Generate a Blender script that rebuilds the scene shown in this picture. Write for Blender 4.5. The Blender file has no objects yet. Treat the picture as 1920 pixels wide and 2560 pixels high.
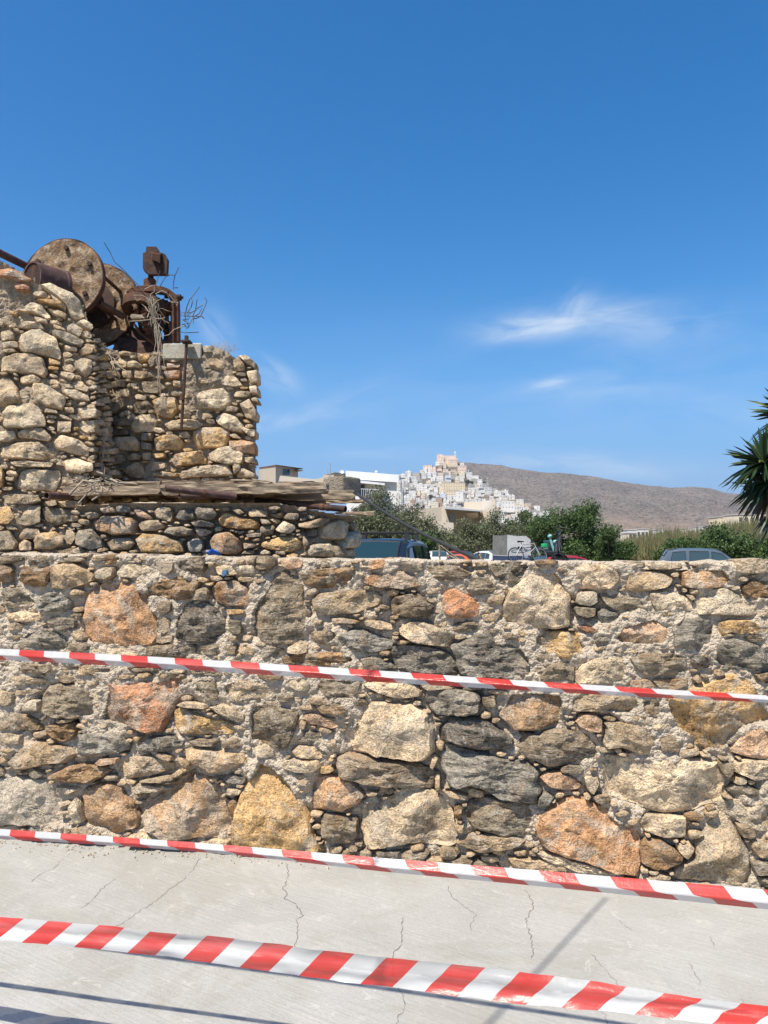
import bpy, math, random
import numpy as np
from mathutils import Vector, Matrix
random.seed(7); rng = np.random.default_rng(7)
R = math.radians
scene = bpy.context.scene
COL = scene.collection

# ---------------------------------------------------------------- camera
EYE = 1.6; PITCH = R(2.73); FPX = 1930.0
cam = bpy.data.cameras.new('camera'); camo = bpy.data.objects.new('camera', cam); COL.objects.link(camo)
camo.location = (0, 0, EYE); camo.rotation_euler = (R(90) + PITCH, 0, 0)
cam.sensor_fit = 'VERTICAL'; cam.sensor_height = 36; cam.sensor_width = 27
cam.lens = FPX / 2560 * 36; cam.clip_start = 0.05; cam.clip_end = 12000
scene.camera = camo
scene.render.resolution_x = 768; scene.render.resolution_y = 1024

# ---------------------------------------------------------------- sky, sun, exposure
SUN = Vector((-.37, -.47, 1.0)).normalized()          # towards the sun
SUN_EL = math.asin(SUN.z); SUN_AZ = math.atan2(SUN.x, SUN.y)
scene.view_settings.view_transform = 'Standard'; scene.view_settings.look = 'None'
scene.view_settings.exposure = 0.66; scene.view_settings.gamma = 1.0
scene.view_settings.use_curve_mapping = False
world = bpy.data.worlds.new('World'); scene.world = world; world.use_nodes = True

class NT:
    def __init__(s, tree): s.t = tree; s.n = tree.nodes; s.l = tree.links
    def node(s, typ, **kw):
        n = s.n.new(typ)
        for k, v in kw.items(): setattr(n, k, v)
        return n
    def put(s, sock, v):
        if isinstance(v, bpy.types.NodeSocket): s.l.new(v, sock)
        elif v is not None:
            if isinstance(v, (tuple, list)) and len(v) == 3 and sock.type == 'RGBA': v = (*v, 1)
            sock.default_value = v
    def math(s, op, a, b=None, c=None, clamp=False):
        n = s.node('ShaderNodeMath', operation=op); n.use_clamp = clamp
        s.put(n.inputs[0], a)
        if b is not None: s.put(n.inputs[1], b)
        if c is not None: s.put(n.inputs[2], c)
        return n.outputs[0]
    def vmath(s, op, a, b=None):
        n = s.node('ShaderNodeVectorMath', operation=op); s.put(n.inputs[0], a)
        if b is not None: s.put(n.inputs[1], b)
        return n.outputs[0]
    def mix(s, f, a, b, bt='MIX'):
        n = s.node('ShaderNodeMix', data_type='RGBA', blend_type=bt)
        s.put(n.inputs[0], f); s.put(n.inputs[6], a); s.put(n.inputs[7], b); return n.outputs[2]
    def noise(s, vec, scale, detail=4, rough=.55, dist=0, lac=2):
        n = s.node('ShaderNodeTexNoise'); s.put(n.inputs['Vector'], vec); n.inputs['Scale'].default_value = scale
        n.inputs['Detail'].default_value = detail; n.inputs['Roughness'].default_value = rough
        n.inputs['Distortion'].default_value = dist; n.inputs['Lacunarity'].default_value = lac
        return n.outputs['Fac']
    def voro(s, vec, scale, feature='F1', out='Distance'):
        n = s.node('ShaderNodeTexVoronoi', feature=feature); s.put(n.inputs['Vector'], vec)
        n.inputs['Scale'].default_value = scale; return n.outputs[out]
    def ramp(s, f, a, b, lo=0., hi=1.):
        n = s.node('ShaderNodeMapRange', interpolation_type='SMOOTHSTEP'); s.put(n.inputs[0], f)
        n.inputs[1].default_value = a; n.inputs[2].default_value = b; n.inputs[3].default_value = lo; n.inputs[4].default_value = hi
        return n.outputs[0]
    def scale(s, vec, xyz):
        return s.vmath('MULTIPLY', vec, xyz)
    def bump(s, h, strength, dist, normal=None):
        n = s.node('ShaderNodeBump'); s.put(n.inputs['Height'], h); n.inputs['Strength'].default_value = strength
        n.inputs['Distance'].default_value = dist
        if normal is not None: s.put(n.inputs['Normal'], normal)
        return n.outputs[0]

w = NT(world.node_tree); w.n.clear()
sky = w.node('ShaderNodeTexSky', sky_type='NISHITA'); sky.sun_disc = False
sky.sun_elevation = SUN_EL; sky.sun_rotation = SUN_AZ; sky.altitude = 0
sky.air_density = 1.0; sky.dust_density = 0.7; sky.ozone_density = 3.2
hs = w.node('ShaderNodeHueSaturation'); hs.inputs['Saturation'].default_value = 1.42; hs.inputs['Value'].default_value = 1.12
w.put(hs.inputs['Color'], sky.outputs[0])
tc = w.node('ShaderNodeTexCoord'); sep = w.node('ShaderNodeSeparateXYZ'); w.put(sep.inputs[0], tc.outputs['Generated'])
X, Y_, Z = sep.outputs
yy = w.math('MAXIMUM', Y_, 0.05)
qx = w.math('DIVIDE', X, yy); qz = w.math('DIVIDE', Z, yy)
comb = w.node('ShaderNodeCombineXYZ'); w.put(comb.inputs[0], qx); w.put(comb.inputs[1], qz)
front = w.ramp(Y_, 0.1, 0.3)
def cloud(sx, sy, rx, ry, amt, ang=0., nscale=9., lo=.38, hi=.75, stretch=3.2):
    cx = (sx - 960) / FPX; e = math.tan(math.atan((1280 - sy) / FPX) + PITCH)
    dx = w.math('SUBTRACT', qx, cx); dz = w.math('SUBTRACT', qz, e)
    ca, sa = math.cos(ang), math.sin(ang)
    u = w.math('ADD', w.math('MULTIPLY', dx, ca), w.math('MULTIPLY', dz, sa))
    v = w.math('SUBTRACT', w.math('MULTIPLY', dz, ca), w.math('MULTIPLY', dx, sa))
    u2 = w.math('POWER', w.math('ABSOLUTE', w.math('DIVIDE', u, rx / FPX)), 2.); v2 = w.math('POWER', w.math('ABSOLUTE', w.math('DIVIDE', v, ry / FPX)), 2.)
    g = w.math('EXPONENT', w.math('MULTIPLY', w.math('ADD', u2, v2), -1.))
    c2 = w.node('ShaderNodeCombineXYZ'); w.put(c2.inputs[0], u); w.put(c2.inputs[1], w.math('MULTIPLY', v, stretch)); c2.inputs[2].default_value = sx * .01
    nz = w.ramp(w.noise(c2.outputs[0], nscale, 9, .60, .7), lo - .04, hi)
    return w.math('MULTIPLY', w.math('MULTIPLY', g, nz), amt)
cl = [cloud(1320, 828, 105, 26, .62, .10, 11, .30, .70, 2.6), cloud(1430, 795, 190, 34, .55, .10, 9, .34, .72, 3.0), cloud(1440, 770, 60, 40, .30, .8, 12, .35, .7, 4.), cloud(1640, 812, 200, 50, .30, .0, 8, .36, .75),
      cloud(1375, 962, 58, 14, .50, .22, 14, .3, .68), cloud(1500, 970, 170, 26, .20, 0, 10), cloud(1450, 1160, 230, 26, .40, -.05, 10, .32, .68, 4.), cloud(1250, 1150, 120, 16, .25, 0., 10), cloud(1650, 1190, 200, 20, .2, 0., 10),
      cloud(540, 830, 80, 40, .26, -.75, 10, .33, .68), cloud(690, 940, 56, 34, .40, -.6, 11, .3, .68), cloud(720, 1050, 140, 22, .42, .1, 9, .33, .7),
      cloud(870, 1000, 130, 34, .24, .3), cloud(1480, 940, 600, 160, .12, .1, 6), cloud(1000, 1130, 240, 16, .22, 0.), cloud(1750, 1020, 260, 44, .22, -.1, 8)]
tot = cl[0]
for c in cl[1:]: tot = w.math('ADD', tot, c)
tot = w.math('MULTIPLY', tot, front, clamp=True)
hor = w.ramp(Z, -0.05, 0.34, 0.92, 0.0)
skyc = w.mix(hor, hs.outputs[0], (.85, 2.35, 5.3))
skyc = w.mix(tot, skyc, (5.6, 6.1, 6.7))
bg = w.node('ShaderNodeBackground'); w.put(bg.inputs[0], skyc); bg.inputs[1].default_value = 0.096
wo = w.node('ShaderNodeOutputWorld'); w.l.new(bg.outputs[0], wo.inputs[0])
sl = bpy.data.lights.new('sun', 'SUN'); sl.energy = 4.6; sl.angle = R(0.55); sl.color = (1.0, .935, .82)
so = bpy.data.objects.new('sun', sl); COL.objects.link(so); so.location = SUN * 30
so.rotation_euler = SUN.to_track_quat('Z', 'Y').to_euler()
scene.cycles.max_bounces = 6; scene.cycles.transparent_max_bounces = 8

# ---------------------------------------------------------------- geometry of the view
CP, SP = math.cos(PITCH), math.sin(PITCH)
def ray(sx, sy):
    rx = (np.asarray(sx, float) - 960) / FPX; ry = (1280 - np.asarray(sy, float)) / FPX
    return rx, CP - ry * SP, SP + ry * CP
def P(sx, sy, Y):
    dx, dy, dz = ray(sx, sy); k = Y / dy
    return Vector((float(dx * k), float(Y), float(EYE + dz * k)))
def G(sx, sy, z=0.):
    dx, dy, dz = ray(sx, sy); k = (z - EYE) / dz
    return Vector((float(dx * k), float(dy * k), z))
def proj(x, y, z):
    dz = z - EYE; d = y * CP + dz * SP; v = -y * SP + dz * CP
    return 960 + x / d * FPX, 1280 - v / d * FPX

class Surf:
    """a vertical surface over a path in plan; u runs along the path, z up, h out towards the camera"""
    def __init__(s, path):
        s.p = np.array(path, float); d = np.diff(s.p, axis=0); s.L = np.hypot(d[:, 0], d[:, 1])
        s.t = d / s.L[:, None]; s.cum = np.concatenate([[0], np.cumsum(s.L)])
        s.nrm = np.stack([s.t[:, 1], -s.t[:, 0]], 1)
    def hit(s, sx, sy):
        dx, dy, dz = ray(sx, sy); sh = np.broadcast(dx, dz).shape
        dx = np.broadcast_to(dx, sh); dy = np.broadcast_to(dy, sh); dz = np.broadcast_to(dz, sh)
        best = np.full(sh, 1e9); U = np.zeros(sh); n = len(s.L)
        for i in range(n):
            (x0, y0), (tx, ty) = s.p[i], s.t[i]
            det = dx * (-ty) + tx * dy; det = np.where(np.abs(det) < 1e-9, 1e-9, det)
            k = (x0 * (-ty) + tx * y0) / det; q = (dx * y0 - dy * x0) / det
            lo = -1e9 if i == 0 else -1e-6; hi = 1e9 if i == n - 1 else s.L[i] + 1e-6
            ok = (k > 0) & (k < best) & (q >= lo) & (q <= hi)
            best = np.where(ok, k, best); U = np.where(ok, s.cum[i] + q, U)
        miss = best > 1e8; best = np.where(miss, s.p[-1, 1] / dy, best); U = np.where(miss, s.cum[-1], U)
        return U, EYE + dz * best
    def pos(s, u, z, h=0.):
        u = np.asarray(u, float); i = np.clip(np.searchsorted(s.cum, u, side='right') - 1, 0, len(s.L) - 1)
        q = u - s.cum[i]; n = s.nrm[i]
        if len(s.L) > 1:       # blend the normals so bends stay smooth
            f = q / s.L[i]; nx = s.nrm[np.clip(i + 1, 0, len(s.L) - 1)]; pv = s.nrm[np.clip(i - 1, 0, len(s.L) - 1)]
            f2 = np.clip(f, 0, 1)[..., None]
            n = np.where(f2 > .5, n * (1.5 - f2) + nx * (f2 - .5), n * (.5 + f2) + pv * (.5 - f2))
            n = n / np.linalg.norm(n, axis=-1, keepdims=True)
        b = s.p[i] + s.t[i] * q[..., None]
        h = np.asarray(h, float)
        x = b[..., 0] + n[..., 0] * h; y = b[..., 1] + n[..., 1] * h
        return np.stack(np.broadcast_arrays(x, y, np.asarray(z, float)), -1)

# ---------------------------------------------------------------- numpy noise
def _hash(a, b, c, seed):
    a = a.astype(np.uint32); b = b.astype(np.uint32); c = c.astype(np.uint32)
    h = a * np.uint32(374761393) + b * np.uint32(668265263) + c * np.uint32(2147483647 - 98765) + np.uint32((seed * 974711 + 12345) & 0xffffffff)
    h = (h ^ (h >> np.uint32(13))) * np.uint32(1274126177); h = h ^ (h >> np.uint32(16))
    h = (h * np.uint32(2246822519)); h = h ^ (h >> np.uint32(15))
    return h.astype(np.float64) / 4294967295.0
def vnoise(x, y, seed=0, z=None):
    x = np.asarray(x, float); y = np.asarray(y, float)
    xi = np.floor(x).astype(np.int64); yi = np.floor(y).astype(np.int64); fx = x - xi; fy = y - yi
    fx = fx * fx * fx * (fx * (fx * 6 - 15) + 10); fy = fy * fy * fy * (fy * (fy * 6 - 15) + 10)
    with np.errstate(over='ignore'):
        zc = np.zeros_like(xi)
        a = _hash(xi, yi, zc, seed); b = _hash(xi + 1, yi, zc, seed); c = _hash(xi, yi + 1, zc, seed); d = _hash(xi + 1, yi + 1, zc, seed)
    return (a * (1 - fx) + b * fx) * (1 - fy) + (c * (1 - fx) + d * fx) * fy
def fbm(x, y, seed=0, oct=4, g=.5):
    t = 0.; a = 1.; n = 0.
    for o in range(oct):
        ca, sa = math.cos(o * 1.1), math.sin(o * 1.1)
        t = t + a * vnoise((x * ca - y * sa) * 2**o, (x * sa + y * ca) * 2**o, seed + o * 17); n += a; a *= g
    return t / n
def ridged(x, y, seed=0, oct=3):
    t = 0.; a = 1.; n = 0.
    for o in range(oct):
        t = t + a * (1 - np.abs(2 * vnoise(x * 2**o + o * 7.3, y * 2**o, seed + o * 31) - 1)); n += a; a *= .5
    return t / n

# ---------------------------------------------------------------- objects
def link(o, parent=None):
    COL.objects.link(o)
    if parent is not None: o.parent = parent
    return o
def tag(o, label=None, cat=None, group=None, kind=None):
    if label: o['label'] = label
    if cat: o['category'] = cat
    if group: o['group'] = group
    if kind: o['kind'] = kind
    return o
def empty(name, label=None, cat=None, loc=(0, 0, 0), rot=(0, 0, 0), group=None):
    o = bpy.data.objects.new(name, None); o.empty_display_size = .2; o.location = loc; o.rotation_euler = rot
    COL.objects.link(o); return tag(o, label, cat, group)
def mesh_np(name, V, F, mats, parent=None, smooth=False, loc=None, mi=None, color=None):
    """V (n,3), F list of tuples or (m,k) array"""
    me = bpy.data.meshes.new(name); V = np.asarray(V, float)
    if loc is not None: V = V - np.asarray(loc)
    if isinstance(F, np.ndarray):
        k = F.shape[1]; me.vertices.add(len(V)); me.vertices.foreach_set('co', V.ravel())
        me.loops.add(F.size); me.loops.foreach_set('vertex_index', F.ravel().astype(np.int32))
        me.polygons.add(len(F)); me.polygons.foreach_set('loop_start', (np.arange(len(F)) * k).astype(np.int32))
        me.polygons.foreach_set('loop_total', np.full(len(F), k, np.int32)); me.update(calc_edges=True)
    else:
        me.from_pydata([tuple(v) for v in V], [], F); me.update()
    for m in (mats if isinstance(mats, (list, tuple)) else [mats]): me.materials.append(m)
    if mi is not None: me.polygons.foreach_set('material_index', np.asarray(mi, np.int32))
    if smooth: me.polygons.foreach_set('use_smooth', [True] * len(me.polygons))
    o = bpy.data.objects.new(name, me)
    if loc is not None: o.location = loc
    if color is not None: o.color = (*color, 1)
    return link(o, parent)

class MB:
    """collects shapes, builds ONE mesh object"""
    def __init__(s): s.v = []; s.f = []; s.m = []
    def add(s, vs, fs, m=0):
        b = len(s.v); s.v += [tuple(v) for v in vs]; s.f += [tuple(b + i for i in f) for f in fs]; s.m += [m] * len(fs); return s
    def box(s, c, d, M=None, m=0, taper=1.):
        x, y, z = d[0] / 2, d[1] / 2, d[2] / 2; c = Vector(c); vs = []
        for sz in (-1, 1):
            k = taper if sz > 0 else 1
            for a, b in ((-1, -1), (1, -1), (1, 1), (-1, 1)):
                p = Vector((a * x * k, b * y * k, sz * z)); p = (M @ p if M is not None else p) + c; vs.append(p)
        return s.add(vs, [(3, 2, 1, 0), (4, 5, 6, 7), (0, 1, 5, 4), (1, 2, 6, 5), (2, 3, 7, 6), (3, 0, 4, 7)], m)
    def hexa(s, q, m=0):            # 8 corners: bottom ring 0-3, top ring 4-7
        return s.add(q, [(3, 2, 1, 0), (4, 5, 6, 7), (0, 1, 5, 4), (1, 2, 6, 5), (2, 3, 7, 6), (3, 0, 4, 7)], m)
    def tube(s, pts, r, n=8, m=0, caps=True):
        pts = [Vector(p) for p in pts]; rs = r if isinstance(r, (list, tuple)) else [r] * len(pts)
        T = []
        for i in range(len(pts)):
            a = pts[max(0, i - 1)]; b = pts[min(len(pts) - 1, i + 1)]; T.append((b - a).normalized())
        up = Vector((0, 0, 1)) if abs(T[0].z) < .9 else Vector((1, 0, 0))
        N = T[0].cross(up).normalized(); vs = []
        for i, p in enumerate(pts):
            N = (N - T[i] * N.dot(T[i])); N = N.normalized() if N.length > 1e-6 else T[i].orthogonal().normalized()
            B = T[i].cross(N)
            for k in range(n):
                a = 2 * math.pi * k / n; vs.append(p + (N * math.cos(a) + B * math.sin(a)) * rs[i])
        fs = [(i * n + k, i * n + (k + 1) % n, (i + 1) * n + (k + 1) % n, (i + 1) * n + k) for i in range(len(pts) - 1) for k in range(n)]
        if caps: fs += [tuple(range(n - 1, -1, -1)), tuple((len(pts) - 1) * n + k for k in range(n))]
        return s.add(vs, fs, m)
    def lathe(s, prof, c, ax, n=32, m=0, close=False):   # prof: (r, t) along the axis ax from c
        c = Vector(c); ax = Vector(ax).normalized(); N = ax.orthogonal().normalized(); B = ax.cross(N); vs = []
        for r, t in prof:
            for k in range(n):
                a = 2 * math.pi * k / n; vs.append(c + ax * t + (N * math.cos(a) + B * math.sin(a)) * r)
        q = len(prof); fs = [(i * n + k, i * n + (k + 1) % n, (i + 1) % q * n + (k + 1) % n, (i + 1) % q * n + k) for i in range(q if close else q - 1) for k in range(n)]
        return s.add(vs, fs, m)
    def prism(s, poly, c, U, V, W, m=0):     # poly 2-D in (U,V), extruded by W
        c = Vector(c); U = Vector(U); V = Vector(V); W = Vector(W); n = len(poly)
        vs = [c + U * a + V * b for a, b in poly] + [c + U * a + V * b + W for a, b in poly]
        return s.add(vs, [tuple(range(n - 1, -1, -1)), tuple(range(n, 2 * n))] + [(i, (i + 1) % n, n + (i + 1) % n, n + i) for i in range(n)], m)
    def build(s, name, mats, parent=None, smooth=False, bevel=0, color=None, fix=True):
        me = bpy.data.meshes.new(name); V = s.v
        me.from_pydata(V, [], s.f)
        for m in (mats if isinstance(mats, (list, tuple)) else [mats]): me.materials.append(m)
        me.polygons.foreach_set('material_index', s.m)
        if smooth: me.polygons.foreach_set('use_smooth', [True] * len(me.polygons))
        me.update()
        if fix:
            import bmesh
            bm = bmesh.new(); bm.from_mesh(me); bmesh.ops.recalc_face_normals(bm, faces=bm.faces)
            bm.to_mesh(me); bm.free()
        if smooth: me.set_sharp_from_angle(angle=R(38))
        o = bpy.data.objects.new(name, me)
        if bevel:
            b = o.modifiers.new('bevel', 'BEVEL'); b.width = bevel; b.segments = 1; b.limit_method = 'ANGLE'; b.angle_limit = R(40)
        if color is not None: o.color = (*color, 1)
        return link(o, parent)

# ---------------------------------------------------------------- materials
MATS = {}
def mat(name, color=None, rough=.8, metal=0., spec=.3):
    m = bpy.data.materials.new(name); m.use_nodes = True; t = NT(m.node_tree); t.n.clear()
    b = t.node('ShaderNodeBsdfPrincipled'); o = t.node('ShaderNodeOutputMaterial'); t.l.new(b.outputs[0], o.inputs[0])
    b.inputs['Roughness'].default_value = rough; b.inputs['Metallic'].default_value = metal
    b.inputs['Specular IOR Level'].default_value = spec
    if color is not None: b.inputs['Base Color'].default_value = (*color, 1)
    t.b = b; MATS[name] = m; m['nt'] = 0
    return m, t
def objvec(t, rnd=True):
    tc = t.node('ShaderNodeTexCoord'); v = tc.outputs['Object']
    if rnd:
        oi = t.node('ShaderNodeObjectInfo'); c = t.node('ShaderNodeCombineXYZ')
        r = t.math('MULTIPLY', oi.outputs['Random'], 57.)
        for i in range(3): t.put(c.inputs[i], r)
        v = t.vmath('ADD', v, c.outputs[0])
    return v
def rock_mat(name, lichen=.3, pit=.5, strata=.0, rust=.15, second=(.58, .52, .42), patch=.5, grey=(.36, .31, .24)):
    m, t = mat(name, rough=.92, spec=.18)
    v = objvec(t); oi = t.node('ShaderNodeObjectInfo'); base = oi.outputs['Color']
    n1 = t.noise(v, 5, 6, .6, .4); n2 = t.noise(v, 22, 5, .65, .2); n3 = t.noise(v, 95, 3, .6)
    vs = t.scale(v, (6, 6, 34)) ; st = t.noise(vs, 1.6, 5, .65, .8)
    val = t.math('ADD', t.ramp(n1, .25, .75, .62, 1.30), t.ramp(n2, .25, .75, -.30, .32))
    val = t.math('ADD', val, t.ramp(n3, .25, .75, -.30, .30))
    val = t.math('ADD', val, t.ramp(st, .3, .7, -.28 * strata, .28 * strata))
    cc = t.node('ShaderNodeCombineColor'); [t.put(cc.inputs[i], val) for i in range(3)]
    col = t.mix(1., t.mix(1., base, (1.38, 1.21, 1.02, 1), 'MULTIPLY'), cc.outputs[0], 'MULTIPLY')
    pm = t.math('MULTIPLY', t.ramp(t.noise(v, 3.1, 6, .68, 1.4), .50, .57), patch)
    col = t.mix(pm, col, t.mix(1., (*grey, 1), cc.outputs[0], 'MULTIPLY'))
    vein = t.ramp(t.math('ABSOLUTE', t.math('SUBTRACT', t.noise(v, 4.3, 5, .6, 2.2), .5)), .0, .018, .55, 0); col = t.mix(vein, col, (.55, .50, .42))
    warm = t.ramp(t.noise(v, 7.3, 4, .6, 1.2), .54, .70)
    col = t.mix(t.math('MULTIPLY', warm, rust), col, (.36, .19, .075))
    if lichen:
        l = t.math('MULTIPLY', t.ramp(t.noise(v, 9.1, 8, .72, .9), .53, .66), lichen)
        col = t.mix(l, col, second)
    dk = t.ramp(t.voro(v, 60), .0, .22, 1., 0.); dk2 = t.ramp(t.noise(v, 12, 3, .6), .48, .62)
    col = t.mix(t.math('MULTIPLY', t.math('MULTIPLY', dk, dk2), pit * .75), col, (.07, .06, .05))
    t.put(t.b.inputs['Base Color'], col)
    h = t.math('ADD', t.math('MULTIPLY', n2, .9), t.math('MULTIPLY', n3, .35))
    h = t.math('ADD', h, t.math('MULTIPLY', st, .9 * strata))
    h = t.math('SUBTRACT', h, t.math('MULTIPLY', dk, .5 * pit))
    fine = t.noise(v, 260, 2, .6)
    h = t.math('ADD', h, t.math('MULTIPLY', fine, .12))
    t.put(t.b.inputs['Normal'], t.bump(h, 1.0, .034))
    return m
M = {}
M['schist'] = rock_mat('schist_stone', .22, .35, .9, .30, patch=.55, grey=(.30, .25, .18))
M['limestone'] = rock_mat('limestone', .30, .7, .1, .22, (.60, .53, .41))
M['sandstone'] = rock_mat('ochre_stone', .22, .8, .35, .5, (.60, .54, .43), patch=.7, grey=(.44, .37, .28))
M['ruinstone'] = rock_mat('weathered_field_stone', .42, .95, .1, .14, (.58, .51, .39))
def mortar_mat(name, c1, c2, grain=1.):
    m, t = mat(name, rough=.95, spec=.1); v = objvec(t, False)
    n1 = t.noise(v, 3, 5, .6); n2 = t.noise(v, 45, 4, .7); n3 = t.voro(v, 95); n4 = t.noise(v, 200, 3, .6)
    col = t.mix(t.ramp(n1, .3, .7), c1, c2)
    col = t.mix(t.ramp(n2, .30, .70, .40, 0), col, (.27, .21, .14))
    col = t.mix(t.ramp(n3, .28, .42, .0, .35), col, (.62, .57, .49))
    pv = t.ramp(t.voro(v, 38), .0, .16, .8, 0)
    col = t.mix(t.math('MULTIPLY', pv, t.ramp(n4, .42, .55)), col, (.09, .075, .055))
    t.put(t.b.inputs['Base Color'], col)
    h = t.math('ADD', t.math('MULTIPLY', n2, 1.), t.math('MULTIPLY', n3, -.55)); h = t.math('ADD', h, t.math('MULTIPLY', n4, .3))
    t.put(t.b.inputs['Normal'], t.bump(h, 1., .017 * grain)); return m
M['mortar'] = mortar_mat('lime_mortar', (.62, .495, .35), (.47, .365, .245))
M['oldmortar'] = mortar_mat('old_earth_mortar', (.48, .35, .21), (.34, .235, .135), 1.6)
M['rubble'] = mortar_mat('coarse_rubble_concrete', (.36, .30, .21), (.26, .21, .15), 2.2)
def simple(name, c, rough=.7, metal=0., var=.15, scale=8., bump=0., spec=.3, dirt=None):
    m, t = mat(name, rough=rough, metal=metal, spec=spec); v = objvec(t, True)
    n = t.noise(v, scale, 5, .6)
    k = t.ramp(n, .25, .75, 1 - var, 1 + var); cc = t.node('ShaderNodeCombineColor'); [t.put(cc.inputs[i], k) for i in range(3)]
    col = t.mix(1., (*c, 1), cc.outputs[0], 'MULTIPLY')
    if dirt: col = t.mix(t.ramp(t.noise(v, scale * 2.7, 5, .7, .6), .5, .68, 0, dirt[3]), col, dirt[:3])
    t.put(t.b.inputs['Base Color'], col)
    if bump: t.put(t.b.inputs['Normal'], t.bump(t.noise(v, scale * 9, 4, .6), 1., bump))
    return m
M['rust'] = simple('rusty_iron', (.085, .040, .024), .82, 0., .5, 9, .006, .35, (.22, .085, .03, .6))
M['rustdark'] = simple('dark_rusty_iron', (.045, .024, .017), .8, 0., .5, 7, .006, .35, (.14, .055, .025, .6))
M['rustpipe'] = simple('rusty_pipe_iron', (.085, .042, .032), .7, 0., .35, 6, .002, .4, (.26, .20, .16, .35))
M['discstone'] = rock_mat('pitted_crusted_iron', .7, 1.35, 0., .35, (.50, .43, .32), patch=.3)
# ---------------------------------------------------------------- traced stones (crop pixels -> photo pixels)
CROPS = {'A': (0, 1360, 2.592), 'B': (640, 1360, 2.592), 'C': (1280, 1360, 2.592), 'D': (0, 1740, 2.592), 'E': (640, 1740, 2.592),
         'F': (1280, 1740, 2.592), 'G': (0, 560, 2.44), 'H': (0, 1000, 2.44), 'I': (560, 1120, 2.9625)}
def rd(crop, txt):
    x0, y0, k = CROPS[crop]; out = []
    for ln in txt.strip().splitlines():
        p = ln.split()
        if len(p) < 7: continue
        a = np.array([float(q) for q in p[1:]]).reshape(-1, 2) / k + (x0, y0)
        out.append((p[0], a))
    return out
PAL = {'g': (.210, .183, .142), 'b': (.20, .198, .182), 's': (.145, .14, .128), 't': (.33, .268, .188), 'c': (.44, .372, .275), 'o': (.385, .245, .15),
       'y': (.43, .31, .165), 'r': (.35, .195, .12), 'w': (.50, .435, .33), 'n': (.235, .165, .10), 'p': (.42, .31, .225), 'd': (.14, .115, .08)}
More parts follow.
